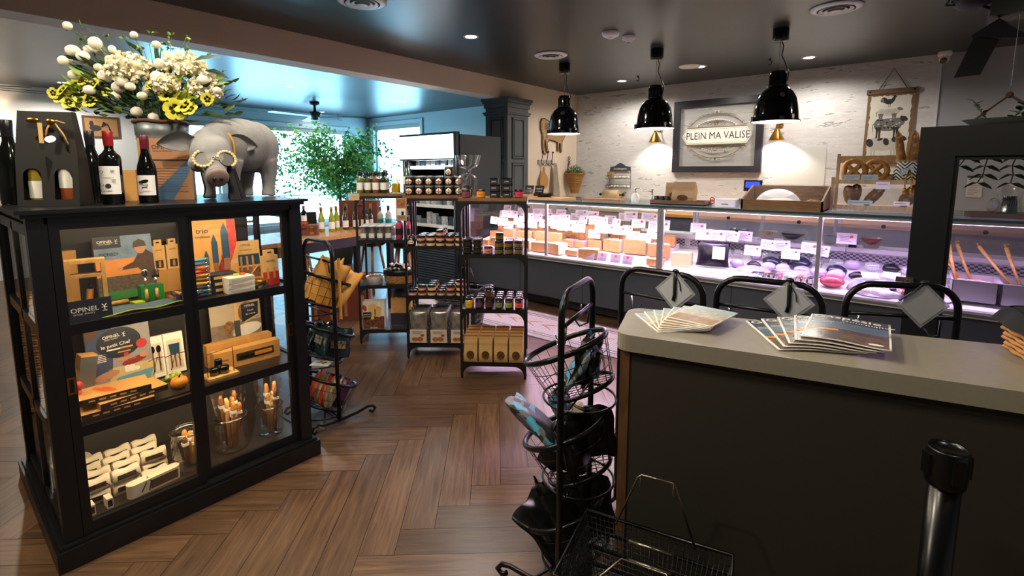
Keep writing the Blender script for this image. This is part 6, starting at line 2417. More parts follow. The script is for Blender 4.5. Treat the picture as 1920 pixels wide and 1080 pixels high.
pm.ball((0, 0, 0), 1, m_pom, u=16, v=12, jit=.035)
pme = mesh_of('pompom', pm)
for (a, b_, dd, r0, kd) in bl:
 P = fp(a, b_, dd)
 stem_to(stems, P)
 o = bpy.data.objects.new('pompom_flower', pme)
 C.objects.link(o)
 o.parent = t
 o.location = P
 o.scale = (r0, r0, r0 * random.uniform(.85, 1.05))
 for k in range(2):
  q = Vector((P.x * .6, P.y * .6, .38 + (P.z - .38) * random.uniform(.3, .9)))
  leaf(leaves, q, (P - q) + Vector((random.uniform(-.1, .1), random.uniform(-.1, .1), random.uniform(-.08, .06))), random.uniform(.07, .12), .022, random.choice((m_lf1, m_lf1, m_lf2)), random.uniform(0, 3))
# hydrangea heads: many small petals
for (px, py, rr_, dd) in ((272, 133, .10, -.10), (365, 128, .095, -.06), (395, 165, .08, -.05), (340, 160, .06, -.12)):
 a, b_ = sc_(px, py)
 P = fp(a, b_, dd)
 stem_to(stems, P, .004)
 mb = MB()
 for i in range(190):
  v = Vector((random.gauss(0, 1), random.gauss(0, 1), random.gauss(0, 1) + .25)).normalized()
  p = v * rr_ * random.uniform(.72, 1.0)
  p.z *= .75
  for k in range(2):
   w_ = Vector((random.gauss(0, 1), random.gauss(0, 1), random.gauss(0, 1)))
   leaf(mb, p, (v * .4 + w_.cross(v).normalized()), .022, .019, m_hyd, random.uniform(0, 3), .1)
 mb.ball((0, 0, 0), rr_ * .7, mat('hydrangea_heart', 'b7b08a', .8), sc=(1, 1, .7))
 o = part('hydrangea_head', mb, t)
 o.location = P
# orchid-like yellow-green blooms
def orchid(r0):
 mb = MB()
 for k in range(5):
  a = 2 * PI * k / 5 + .3
  P = [(r0 * .10, 0), (r0 * .42, r0 * .46), (r0 * .85, r0 * .42), (r0 * 1.0, 0), (r0 * .85, -r0 * .42), (r0 * .42, -r0 * .46)]
  c, s_ = math.cos(a), math.sin(a)
  V = [(0, 0, 0)] + [(x * c - y * s_, x * s_ + y * c, .10 * x + .12 * abs(y)) for x, y in P]
  mb.add(V, [(0, i, i + 1) for i in range(1, 6)] + [(0, 6, 1)], m_yel, True)
 mb.ball((0, 0, .002), r0 * .16, mat('orchid_heart', 'b8b04a', .6), u=8, v=6)
 return mb
oc = mesh_of('orchid', orchid(1))
for (px, py, r0) in ((150, 163, .05), (171, 150, .045), (188, 152, .05), (132, 170, .04), (165, 172, .045), (125, 182, .04), (143, 190, .04), (182, 188, .042), (160, 195, .038), (200, 160, .035), (118, 176, .03), (341, 177, .052), (362, 182, .055), (356, 205, .055), (372, 198, .05), (335, 192, .045), (412, 187, .035), (384, 205, .04), (352, 165, .035), (310, 160, .03), (220, 173, .025)):
 a, b_ = sc_(px, py)
 P = fp(a, b_, random.uniform(-.14, -.06))
 stem_to(stems, P)
 o = bpy.data.objects.new('orchid_bloom', oc)
 C.objects.link(o)
 o.parent = t
 o.location = P
 n_ = (-fv + rv * random.uniform(-.6, .6) + Vector((0, 0, random.uniform(-.2, .7)))).normalized()
 o.rotation_euler = n_.to_track_quat('Z', 'Y').to_euler()
 o.scale = (r0, r0, r0)
# thin twigs with small tips
for (px, py) in ((140, 60), (150, 75), (137, 78), (182, 55), (205, 62), (193, 68), (260, 75), (268, 90), (300, 62), (316, 85), (331, 70), (340, 62), (352, 72), (373, 97), (413, 130), (418, 160), (436, 178), (120, 105), (178, 90), (155, 80), (330, 88), (395, 100), (320, 100), (290, 95), (340, 85)):
 a, b_ = sc_(px, py)
 P = fp(a, b_, random.uniform(-.1, .1))
 stem_to(stems, P, .0014)
 for k in range(4):
  leaf(leaves, P + Vector((random.uniform(-.008, .008),) * 3), Vector((random.uniform(-1, 1), random.uniform(-1, 1), random.uniform(-.3, 1))), .022, .012, random.choice((m_lf2, m_lime, m_lf1)), random.uniform(0, 3))
for i in range(210):
 a = random.uniform(-.38, .36)
 up_ = random.uniform(-.0, .26) * (1 - abs(a) * .8) + abs(a) * .12
 P = fp(a, up_, random.uniform(-.14, .12))
 q = P * 1
 leaf(leaves, q, Vector((P.x * 1.5, P.y * 1.5, random.uniform(-.1, .35))) + Vector((random.uniform(-.3, .3), random.uniform(-.3, .3), 0)), random.uniform(.04, .08), random.uniform(.016, .028), random.choice((m_lf1, m_lf1, m_lf2, m_lf2, m_lime)), random.uniform(0, 3))
for (px, py, dx, dz_, L) in ((150, 125, .9, -.3, .16), (225, 120, -.1, .8, .15), (215, 128, -1, .35, .2), (385, 190, 1, .1, .12), (392, 213, 1, .0, .14), (385, 120, 1, .3, .14), (255, 190, -.8, .5, .2), (240, 200, -1, .6, .18), (275, 185, -.4, .6, .16), (320, 130, .2, 1, .14), (405, 135, 1, -.2, .12)):
 a, b_ = sc_(px, py)
 leaf(leaves, fp(a, b_, -.1), rv * dx + Vector((0, 0, dz_)), L, .04, m_lf1, .8)
part('stems', stems, t, kind='stuff')
part('leaves', leaves, t, kind='stuff')
# ---- pig figurine: one skin from merged forms
m_pig = mat('pig_stone_grey', '8e8d8c', .75, noise=.22, nscale=14, bump=.25)
PGR = -1.0
PL = (-2.885, 1.15, CZ)
HM = T(.17, 0, 0) @ RZ(.78) @ T(-.17, 0, 0)
t = thing('pig_figurine', 'grey pig figurine with lowered head wearing round pearl sunglasses', 'figurine', PL, PGR)
t.scale = (1.06, 1.06, 1.06)
mb = MB()
mb.ball((-.06, 0, .27), .14, m_pig, sc=(1.25, .92, .98), u=24, v=16)
mb.ball((-.16, 0, .265), .135, m_pig, sc=(.95, .95, 1.02), u=24, v=16)
mb.ball((.06, 0, .265), .125, m_pig, sc=(1.1, .9, 1), u=24, v=16)
mb.ball((.15, 0, .245), .105, m_pig, sc=(1, .9, .95), u=20, v=14)
mb.ball((.215, 0, .215), .092, m_pig, sc=(1, .98, 1.0), u=20, v=14, M=HM)       # head
mb.ball((.255, 0, .175), .066, m_pig, sc=(1, 1, .95), u=20, v=14, M=HM)
mb.tube([(.24, 0, .19), (.30, 0, .135), (.325, 0, .115)], .05, m_pig, n=16, rr=[.065, .044, .045], M=HM)
for (x, y, z, ll, r1) in ((.10, -.065, .19, 0, .042), (.10, .065, .19, 0, .042), (-.165, -.065, .20, 0, .052), (-.165, .065, .20, 0, .052)):
 bx = -.02 if x < 0 else .01
 mb.tube([(x, y, z), (x + bx, y, .12), (x + bx * .5, y, .05), (x + bx * .6 + .006, y, .003)], r1, m_pig, n=12, rr=[r1 * 1.15, r1 * .8, r1 * .62, r1 * .72])
for s in (-1, 1):   # eye sockets and cheeks
 mb.ball((.235, s * .062, .17), .04, m_pig, M=HM)
body = part('body', mb, t)
md = body.modifiers.new('merge', 'REMESH')
md.mode = 'VOXEL'
md.voxel_size = .006
md.use_smooth_shade = True
sm = body.modifiers.new('soften', 'SMOOTH')
sm.iterations = 6
sm.factor = .6
mb = MB()
mb.lathe([(.0001, 0), (.036, .0), (.046, -.006), (.048, -.015), (.042, -.024)], mat('snout_pink', '8d7870', .7, noise=.2, nscale=30), M=HM @ T(.350, 0, .100) @ RY(R(122)), n=20, cap=False)
for s in (-1, 1):
 mb.ball((.352, s * .014, .099), .008, m_tray, sc=(.5, 1, 1.2), M=HM)
part('snout', mb, t)
for s in (-1, 1):
 mb = MB()
 def ear(u, v, s=s):
  L = .15 * v
  w_ = .085 * math.sin(min(1, .16 + v * .86) * PI) ** .75
  q = (u - .5) * 2
  return (.195 + .015 * (1 - q * q) * -1 - .02 * v + q * w_ * .25, s * (.058 + L), .265 + .03 * v - .035 * v * v + q * w_ * .5)
 mb.grid(lambda u, v: ear(u, v), 8, 12, m_pig, M=HM)
 mb.grid(lambda u, v: tuple(a + b for a, b in zip(ear(u, v), (-.010 * math.sin(PI * u) - .001, 0, -.004))), 8, 12, m_pig, M=HM)
 part('ear', mb, t)
m_prl = mat('pearl_cream', 'e3cf9c', .35)
for s in (-1, 1):
 mb = MB()
 c = Vector((.305, s * .046, .190))
 M = HM @ frame(c, (0.25 * -s, 1, 0), (-.45, 0, 1))
 mb.tube([(.034 * math.cos(a), .034 * math.sin(a), 0) for a in [2 * PI * i / 20 for i in range(20)]], .003, m_tray, n=6, closed=True, M=M)
 mb.lathe([(.0001, 0), (.033, 0)], mat('sunglass_lens', '4a4642', .45), n=20, M=M, cap=False)
 for i in range(13):
  a = R(-60 + i * 20) if s > 0 else R(120 + i * 20)
  mb.ball((.038 * math.cos(a), .038 * math.sin(a), .004), .0075, m_prl, M=M, u=8, v=6)
 part('sunglass_lens', mb, t, 'round dark lens edged with pearls')
mb = MB()
mb.tube([(.322, -.014, .195), (.327, 0, .20), (.322, .014, .195)], .003, m_chrome, n=6, M=HM)
part('sunglass_bridge', mb, t)
mb = MB()
mb.tube([(.13 + .01 * math.cos(a), .105 * math.cos(a), .245 + .10 * math.sin(a)) for a in [2 * PI * i / 26 for i in range(26)]], .006, mat('ochre_cord', 'b98a3c', .8), n=6, closed=True)
part('neck_cord', mb, t, 'ochre cord round the neck')
mb = MB()
for (x, y) in ((.155, -.105), (.165, -.115)):
 mb.tube([(x, y, .23), (x + .012, y - .012, .14), (x + .006, y - .018, .07)], .006, mat('ochre_cord', 'b98a3c', .8), n=5)
mb.tube([(.15, -.10, .23), (.17, -.13, .15), (.165, -.135, .06)], .007, mat('grey_ribbon', '4a4a4c', .7), n=5, flat=.4)
part('ribbon_tails', mb, t)
mb = MB()
m_scarf = mat('black_cloth', '121216', .8)
mb.grid(lambda u, v: (.16 + .01 * math.sin(u * 9) + .03 * u - .02 * v, .085 + .03 * math.sin(u * 12) * v + .05 * u * v + .015, .235 - .232 * v), 12, 14, m_scarf)
mb.grid(lambda u, v: (.185 + .01 * math.sin(u * 9) + .03 * u - .0 * v, .095 + .03 * math.sin(u * 10 + 1) * v + .04 * u * v + .015, .235 - .232 * v), 12, 14, m_scarf)
part('scarf', mb, t, 'black scarf hanging to the cabinet top')
mb = MB()
mb.tube([(-.29, 0, .30), (-.315, .012, .28), (-.31, -.008, .255), (-.325, .004, .235)], .007, m_pig, n=6)
part('tail', mb, t)
# ================================================================ SHELF UNITS AND JARS
m_sh = mat('shelf_unit_black', '18181b', .45, .2)
m_shtop = wood('shelf_top_wood', '5e4128', '8a6440', scale=(2, 14, 14))
def mesh_shelf():
 return mat('shelf_mesh_steel', '3c4044', .35, .6)
LV = [.125, .546, .968]
ZU = 1.39
def make_unit(name, label, x, y, a):
 t = thing(name, label, 'shelf unit', (x, y, 0), a)
 w, d = .505, .355
 r = .075
 def rc(x0, x1, z0, z1):
  P = [(x0, z0), (x1, z0)]
  P += [(x1 - r + r * math.cos(q), z1 - r + r * math.sin(q)) for q in [R(k) for k in range(0, 91, 15)]]
  P += [(x0 + r + r * math.cos(q), z1 - r + r * math.sin(q)) for q in [R(k) for k in range(90, 181, 15)]]
  return P
 p = .018
 outer = [(0, .012)] + [(0, 1.365), (w, 1.365), (w, .012), (w - p, .012)] + rc(p, w - p, -.2, LV[0] - .026)[2:] + [(p, .012)]
 holes = [rc(p, w - p, LV[0], LV[1] - .026), rc(p, w - p, LV[1], LV[2] - .026), rc(p, w - p, LV[2], 1.345)]
 for k, yy in enumerate((0, d)):
  mb = MB(frame((0, yy, 0), (1, 0, 0), (0, 0, 1)))
  if k == 0:
   cutplate(mb, outer, holes, .018, m_sh)
  else:
   for x0 in (0, w - p):
    mb.bb(x0, x0 + p, .012, 1.365, 0, .018, m_sh)
   for z in LV + [1.365]:
    mb.bb(0, w, z - .024, z, .001, .016, m_sh)
  part('front_frame' if k == 0 else 'back_frame', mb, t)
 for x0 in (0, w - p):
  mb = MB()
  for z in LV + [1.365]:
   mb.bb(x0, x0 + p, .018, d - .018, z - .024, z - .004, m_sh)
  part('side_rail', mb, t)
  for yy in (.009, d - .009):
   mb = MB()
   mb.cyl((x0 + .009, yy, 0), (x0 + .009, yy, .014), .009, m_tray, n=8)
   part('foot', mb, t)
 for z in LV:
  mb = MB()
  mb.bb(.003, w - .003, .003, d - .003, z - .006, z, mesh_shelf())
  part('mesh_shelf', mb, t)
 mb = MB()
 mb.bb(-.004, w + .004, -.004, d + .004, 1.366, ZU, m_shtop)
 part('wooden_top', mb, t)
 return (x, y, a)
UR = make_unit('shelf_unit', 'rightmost and nearest black metal shelf unit, stacked with kraft bags below', -2.626, 2.584, R(36))
UM = make_unit('shelf_unit', 'middle black metal shelf unit with round-labelled jars on its wooden top', -3.27, 2.585, R(38))
UL = make_unit('shelf_unit', 'leftmost black metal shelf unit beside the wooden table', -3.893, 2.538, R(44))
def UP(U, u, v, z):
 x, y, a = U
 return (x + u * math.cos(a) - v * math.sin(a), y + u * math.sin(a) + v * math.cos(a), z + .0004)
def jar(name, body, lid, label_m, r0, h, lidh, lz, cat='jar', hexa=False, oval=False, fill=None):
 """small preserve jar; local -y faces the customer"""
 t = thing(name, 'tmp', cat)
 n = 20
 mb = MB()
 mb.lathe([(.0001, 0), (r0 * .92, 0), (r0, h * .06), (r0, h * .78), (r0 * .9, h - lidh)], body, n=n, cap=False)
 part('glass_body', mb, t)
 mb = MB()
 mb.lathe([(r0 * .95, h - lidh), (r0 * .98, h - lidh * .8), (r0 * .98, h - .002), (r0 * .92, h), (.0001, h)], lid, n=n, cap=False)
 part('lid', mb, t)
 if label_m:
  mb = MB()
  if oval:
   M = frame((0, -r0 * 1.0 - .0012, h * .42), (1, 0, 0), (0, 0, 1))
   mb.lathe([(.0001, .0), (h * .30, 0)], m_cream, n=20, M=M @ T(0, 0, -.0016), cap=False)
   mb.bb(-h * .27, h * .27, -h * .07, h * .07, -.0012, .0, label_m, M)
   mb.lathe([(h * .30, 0), (h * .30, -.01)], m_cream, n=20, M=M @ T(0, 0, -.0016), cap=False)
  else:
   V = []
   A = 1.35
   for j in (0, 1):
    for i in range(11):
     a = -PI / 2 - A + 2 * A * i / 10
     V.append(((r0 + .0007) * math.cos(a), (r0 + .0007) * math.sin(a), lz[j]))
   mb.add(V, [(i, i + 1, 12 + i, 11 + i) for i in range(10)], label_m, True)
   mb.bb(-r0 * .35, r0 * .35, -r0 - .0014, -r0 - .0004, (lz[0] + lz[1]) / 2 - .0018, (lz[0] + lz[1]) / 2 + .0018, m_tray if label_m != m_tray else m_brass)
  part('label', mb, t)
 return Kind(t)
def jm(c):
 return mat('preserve_' + c, c, .12, coat=.6)
m_lidb = mat('jar_lid_black', '1b1b1e', .25)
m_lids = mat('jar_lid_shine', '3a3438', .18, .5)
def row_lab(r_):
 return ('front', 'second', 'third', 'rear')[min(r_, 3)]
# --- right unit, second level: six flavours, up to four deep
fl = [('yellow', 'd8a21c', 'e6b422'), ('plum purple', '3a1f2a', '6a4a5e'), ('dark brown', '2a1512', '5c3a28'), ('sage green', '3a2a18', '7d8a5a'), ('lime green', '3a2a1c', '8fae3a'), ('orange-red', '3a1812', 'e0562e')]
for c, (nm, body, lb) in enumerate(fl):
 K = jar('jam_jar', jm(body), m_lidb, mat('label_' + lb, lb, .5), .0285, .082, .016, (.014, .048))
 rows = (2, 3, 4, 4, 4, 4)[c]
 for r_ in range(rows):
  K.put(UP(UR, .065 + c * .076, .045 + r_ * .066, LV[1]), UR[2], '%s-labelled jam jar, %s row, fourth shelf level of the right unit' % (nm, row_lab(r_)))
 if c == 2:
  for q in range(2):
   K.put(UP(UR, .065 + c * .076, .045 + q * .066, LV[1] + .0825), UR[2], 'dark brown jam jar stacked on top, %s of two, lower right unit' % ('front', 'rear')[q])
# --- right unit, third level: squat black and gold jars
KB = jar('spread_jar', jm('17140f'), m_lidb, mat('gold_leaf_label', '3a3420', .35, .3, noise=.6, nscale=120), .033, .056, .016, (.008, .036))
for c in (0, 1):
 for r_ in (0, 1):
  for lv in (0, 1):
   KB.put(UP(UR, .055 + c * .078, .045 + r_ * .075, LV[2] + lv * .0565), UR[2], 'black and gold spread jar, %s column, %s row, %s layer, left end of third level' % (('left', 'right')[c], row_lab(r_), ('lower', 'upper')[lv]))
KP = jar('pate_jar', jm('a0604e'), m_lidb, mat('label_c07a66', 'c07a66', .5), .033, .056, .018, (.008, .034))
KP.put(UP(UR, .215, .045, LV[2]), UR[2], 'single pink pate jar among the black jars on the right unit')
KG = jar('terrine_jar', jm('2c2113'), m_lids, mat('label_olive_gold', '6a5c2a', .4), .032, .050, .015, (.006, .032))
for c, (n1, lv) in enumerate(((2, 3), (3, 2), (3, 2))):
 for r_ in range(n1):
  for k in range(lv if r_ > 0 or c == 0 else 1 + (c > 0)):
   if c == 0 and k == 2 and r_ == 0:
    continue
   KG.put(UP(UR, .295 + c * .073, .045 + r_ * .068, LV[2] + k * .0505), UR[2], 'olive-labelled terrine jar, %s column, %s row, layer %s, third level right' % (('left', 'middle', 'right')[c], row_lab(r_), ('one', 'two', 'three')[k]))
# --- right unit, top
for (u, v, nm, body, lb) in ((.055, .03, 'purple-labelled', '5a2f33', '7c4450'), (.165, .03, 'bright orange-labelled', 'c8761a', 'e08a1e'), (.445, .06, 'raspberry-labelled', '8a1f2c', 'd23a50')):
 K = jar('jam_jar', jm(body), m_lidb, mat('label_' + lb, lb, .5), .032, .062, .018, (.006, .042))
 K.put(UP(UR, u, v, ZU), UR[2], '%s jam jar standing alone on the right unit wooden top' % nm)
m_sq = mat('charcoal_tin_print', '25272c', .35)
tq = thing('square_tin', 'tmp', 'tin')
mb = MB()
mb.rbox((0, 0, .021), (.062, .062, .042), m_sq, .008)
part('body', mb, tq)
mb = MB()
mb.rbox((0, 0, .0445), (.064, .064, .007), m_gloss, .008)
part('lid', mb, tq)
mb = MB()
mb.bb(-.022, .022, -.0322, -.0312, .014, .017, m_brass)
mb.bb(-.016, .016, -.0322, -.0312, .022, .026, m_cream)
part('print', mb, tq)
KQ = Kind(tq)
for c in (0, 1):
 for k in range((3, 4)[c] - (c == 1)):
  KQ.put(UP(UR, .26 + c * .095, .05, ZU + k * .0485), UR[2], 'square charcoal tin, %s stack on the right unit top, layer %s' % (('left', 'right')[c], ('one', 'two', 'three', 'four')[k]))
 for k in range(2 if c == 0 else 3):
  KQ.put(UP(UR, .27 + c * .095, .13, ZU + k * .0485), UR[2], 'square charcoal tin behind the %s front stack, layer %s' % (('left', 'right')[c], ('one', 'two', 'three')[k]))
# --- right unit, bottom: kraft bags four by four
m_kb = mat('kraft_bag', 'c89e62', .7, noise=.08, nscale=14, bump=.15)
tk = bag('kraft_bag', 'tmp', 'bag', (0, 0, 0), 0, .104, .05, .215, m_kb, True, ws=(.29, .15))
mb = MB()
mb.box((0, 0, .205), (.106, .016, .012), mat('kraft_fold', '9a723e', .7))
part('folded_top', mb, tk)
KK = Kind(tk)
for c in range(4):
 for r_ in range(4):
  KK.put(UP(UR, .075 + c * .1165, .045 + r_ * .075, LV[0]), UR[2], 'kraft bag with an oval window, column %s from the left, %s row, right unit bottom' % (('one', 'two', 'three', 'four')[c], row_lab(r_)))
# --- middle unit, top: large jars with round labels, two layers
for c, (lb, nm) in enumerate((('d0604a', 'red-banded'), ('d05a5e', 'rose-banded'), ('e09a3a', 'amber-banded'), ('c8504a', 'crimson-banded'), ('e0a24a', 'yellow-banded'), ('e0603a', 'orange-banded'))):
 K = jar('preserve_jar', jm('2a1c1a'), mat('glass_lid', '7d8a88', .15, .2), mat('band_' + lb, lb, .5), .038, .078, .012, (.01, .05), oval=True)
 for lv in (0, 1):
  for r_ in (0, 1):
   K.put(UP(UM, .045 + c * .082, .05 + r_ * .085, ZU + lv * .0785), UM[2], 'round-labelled %s jar, %s row, %s layer on the middle unit top' % (nm, row_lab(r_), ('lower', 'upper')[lv]))
 if c == 4:
  K.put(UP(UM, .045 + c * .082, .05, ZU + 2 * .0785), UM[2], 'single round-labelled jar topping the two layers on the middle unit')
# cellophane gift bag on the right unit's rear left corner
t = thing('gift_bag', 'clear cellophane gift bag tied at the neck between the two wooden tops', 'gift bag', UP(UR, -.02 + .06, .20, ZU))
mb = MB()
random.seed(81)
mb.grid(lambda u, v: ((.062 + .02 * math.sin(v * 3) - .045 * (v > .55) * (1 if v < .7 else 0) - .03 * max(0, 1 - abs(v - .6) * 6) + .05 * max(0, v - .65) * 2.2 + .008 * math.sin(u * 60)) * math.cos(u * 2 * PI), (.055 - .035 * max(0, 1 - abs(v - .6) * 6) + .05 * max(0, v - .65) * 2 + .008 * math.sin(u * 60 + 1)) * math.sin(u * 2 * PI), .32 * v), 48, 18, m_cello, smooth=False)
part('cellophane', mb, t)
mb = MB()
mb.lathe([(.0001, 0), (.036, 0), (.036, .085), (.0001, .085)], jm('2a1c1a'), n=18, cap=False)
mb.bb(-.02, .02, -.038, -.036, .03, .065, m_cream)
part('jar_inside', mb, t)
mb = MB()
mb.tube([(.022 * math.cos(a), .022 * math.sin(a), .19) for a in [2 * PI * i / 12 for i in range(12)]], .005, m_tray, n=6, closed=True)
part('tie', mb, t)
# --- middle unit, third and second level: flat verrines, pale filling, dark lids
def verrine(nm, c1, c2, lidm):
 t = thing('verrine_jar', 'tmp', 'jar')
 r0, h = .036, .044
 mb = MB()
 mb.lathe([(.0001, 0), (r0 * .95, 0), (r0, .004), (r0, .016)], mat('filling_pale_' + c1, c1, .3), n=20, cap=False)
 mb.lathe([(r0, .016), (r0, .022), (r0 * .99, .026)], mat('filling_band_' + c2, c2, .3), n=20, cap=False)
 part('glass_body', mb, t)
 mb = MB()
 mb.lathe([(r0 * .98, .026), (r0 * 1.0, .028), (r0 * 1.0, h - .002), (r0 * .94, h), (.0001, h)], lidm, n=20, cap=False)
 part('lid', mb, t)
 return Kind(t)
VK = [verrine('a', 'e0c8a4', 'c8604a', m_lidb), verrine('b', 'd8bc96', 'a04a3a', m_lids), verrine('c', 'e6d2b0', 'e08a4a', m_lidb)]
for lvl, lname, lay in ((2, 'third', ((3, 2, 2, 3, 2, 2))), (1, 'second', ((1, 2, 2, 1, 2, 3)))):
 for c in range(6):
  for r_ in range(3):
   L_ = lay[c] if r_ == 0 else max(1, lay[c] - (1 if lvl == 1 and c % 2 else 0))
   if lvl == 2 and c == 0:
    continue
   for k in range(L_):
    VK[(c + r_) % 3].put(UP(UM, .05 + c * .081, .045 + r_ * .085, LV[lvl] + k * .0445), UM[2], 'flat verrine with dark lid, column %s, %s row, layer %s, %s level middle unit' % (('one', 'two', 'three', 'four', 'five', 'six')[c], row_lab(r_), ('one', 'two', 'three')[k], lname))
t = thing('clip_jar', 'round clip-top jar with an oval label at the left of the third level, middle unit', 'jar', UP(UM, .05, .055, LV[2]), UM[2])
mb = MB()
mb.lathe([(.0001, 0), (.032, 0), (.038, .02), (.036, .055), (.026, .068)], jm('3a2420'), n=20, cap=False)
part('glass_body', mb, t)
mb = MB()
mb.lathe([(.03, .068), (.032, .074), (.025, .085), (.0001, .09)], m_chrome, n=20, cap=False)
part('lid', mb, t)
mb = MB(frame((0, -.0385, .032), (1, 0, 0), (0, 0, 1)))
ell(mb, 0, 0, .026, .016, m_cream, 0)
mb.bb(-.022, .022, -.004, .004, .0003, .001, m_red)
part('label', mb, t)
# hanging sign card on the middle unit's post
t = thing('hanging_card', 'tall card with food photos hanging from the left post of the middle unit', 'sign', UP(UM, -.01, -.028, 1.20), UM[2])
M = frame((0, 0, 0), (1, 0, 0), (0, 0, 1))
mb = MB(M)
mb.bb(-.045, .045, -.015, .17, 0, .002, mat('card_tan', 'b08d70', .6))
part('card', mb, t)
mb = MB(M)
mb.bb(-.035, .035, .09, .16, .002, .0026, mat('card_food', 'a0643a', .6, noise=.6, nscale=60))
mb.bb(-.035, .035, .03, .085, .002, .0026, m_cream)
mb.bb(.0, .02, .03, .06, .0026, .003, m_tray)
for i in range(3):
 mb.bb(-.03, .03, .0 + .008 * i, .003 + .008 * i, .002, .0026, m_ink)
part('print', mb, t)
mb = MB(frame((0, 0, 0), (1, 0, 0), (0, 0, 1)))
mb.bb(-.045, .045, -.03, .03, 0, .002, mat('card_tan_pale', 'c9a882', .6))
mb.bb(-.03, .02, -.002, .001, .002, .0026, m_ink)
one('shelf_card', mb, 'small tan card at the top left corner of the left unit', 'sign', UP(UL, .0, -.008, 1.36), UL[2])
# --- middle unit, bottom: foil pouches
m_foil = mat('silver_foil', 'b0aba4', .25, .7, noise=.5, nscale=18, bump=.5)
def foil():
 t = thing('snack_pouch', 'tmp', 'snack bag')
 part('pouch', pouch_mb(.165, .29, .06, m_foil), t)
 M = frame((0, -.0325, 0), (1, 0, 0), (0, -.03, 1))
 mb = MB(M)
 mb.bb(-.07, .07, .01, .125, -.002, .003, mat('pouch_label', 'cfc2b0', .5))
 ell(mb, -.03, .04, .026, .020, mat('cookie_print', 'b0643a', .5, noise=.3, nscale=60), .0035)
 ell(mb, .015, .042, .028, .021, mat('cookie_print', 'b0643a', .5), .0037)
 ell(mb, .035, .075, .016, .012, mat('berry_print', 'a03a30', .5), .0037)
 for i in range(3):
  mb.bb(-.05, .02 + .01 * i, .088 + .009 * i, .091 + .009 * i, .003, .0036, m_ink)
 part('label', mb, t)
 return Kind(t)
KF = foil()
for c in range(3):
 for r_ in range(3):
  KF.put(UP(UM, .095 + c * .175, .05 + r_ * .085, LV[0]), UM[2] + random.uniform(-.06, .06), 'silver foil biscuit pouch, %s column, %s row, middle unit bottom' % (('left', 'middle', 'right')[c], row_lab(r_)), rot=None)
# --- left unit top: small bottles, oil, dark bottle
for c in range(4):
 nm, bc = (('pale green', '6d6e3a'), ('herb-filled', '4a4a26'), ('rosy', '7a4a3a'), ('dark green', '22301a'))[c]
 for r_ in range(3):
  if c == 0 and r_ > 1:
   continue
  bottle('oil_bottle', '%s small bottle with white label, %s row, left unit top' % (nm, row_lab(r_)), 'bottle', UP(UL, .04 + c * .07, .05 + r_ * .075, ZU), UL[2], .195, .029, mat('oil_' + bc, bc, .12, coat=.5), m_tray, m_paper, 'bordeaux', lz=(.03, .095))
t = thing('oil_bottle', 'clear flask of golden oil on the left unit top', 'bottle', UP(UL, .36, .06, ZU), UL[2])
mb = MB()
mb.rbox((0, 0, .055), (.09, .05, .11), glassy('flask_glass', (.95, .93, .85), .6, .03, .1), .02)
mb.cyl((0, 0, .11), (0, 0, .15), .014, glassy('flask_glass', (.95, .93, .85), .6, .03, .1), n=14)
part('glass_body', mb, t)
mb = MB()
mb.rbox((0, 0, .045), (.075, .036, .085), mat('golden_oil', 'c8a02a', .1), .015)
part('oil', mb, t)
mb = MB()
mb.tube([(.02, -.028, .005), (.02, -.028, .10), (.01, -.02, .13)], .008, mat('yellow_ribbon', 'e6c81e', .5), n=6)
part('ribbon', mb, t, 'bright yellow ribbon')
bottle('wine_bottle', 'dark bottle with green shoulders between the oil flask and the round-labelled jars', 'bottle', UP(UL, .455, .07, ZU), UL[2], .30, .034, mat('bottle_green', '2c4a3a', .1, coat=.5), m_tray, m_paper, 'burgundy', lz=(.08, .15))
# --- left unit third level: clear boxes of salt bottles, pink bottles
def saltbox():
 t = thing('gift_box', 'tmp', 'box')
 mb = MB()
 mb.box((0, 0, .0605), (.066, .06, .12), m_clear)
 part('clear_box', mb, t)
 mb = MB()
 mb.lathe([(.0001, .001), (.024, .001), (.024, .075), (.012, .09), (.012, .115), (.0001, .115)], mat('spice_fill', '6d6658', .4), n=14, cap=False)
 part('bottle', mb, t)
 mb = MB()
 mb.bb(-.024, .024, -.0262, -.0245, .018, .06, m_paper)
 part('label', mb, t)
 mb = MB()
 mb.box((0, 0, .123), (.066, .06, .003), m_paper)
 part('lid', mb, t)
 return Kind(t)
KS = saltbox()
for c in range(4):
 for r_ in range(4):
  KS.put(UP(UL, .06 + c * .074, .045 + r_ * .072, LV[2]), UL[2], 'clear box holding a small labelled bottle, column %s, %s row, left unit' % (('one', 'two', 'three', 'four')[c], row_lab(r_)))
for c in range(2):
 for r_ in range(2):
  bottle('syrup_bottle', 'pink syrup bottle with a black band, %s column, %s row, left unit' % (('left', 'right')[c], row_lab(r_)), 'bottle', UP(UL, .375 + c * .078, .045 + r_ * .08, LV[2]), UL[2], .21, .030, mat('pink_syrup', 'b8405a', .1, coat=.5), m_tray, mat('black_band', '221a20', .4), 'bordeaux', lz=(.045, .10))
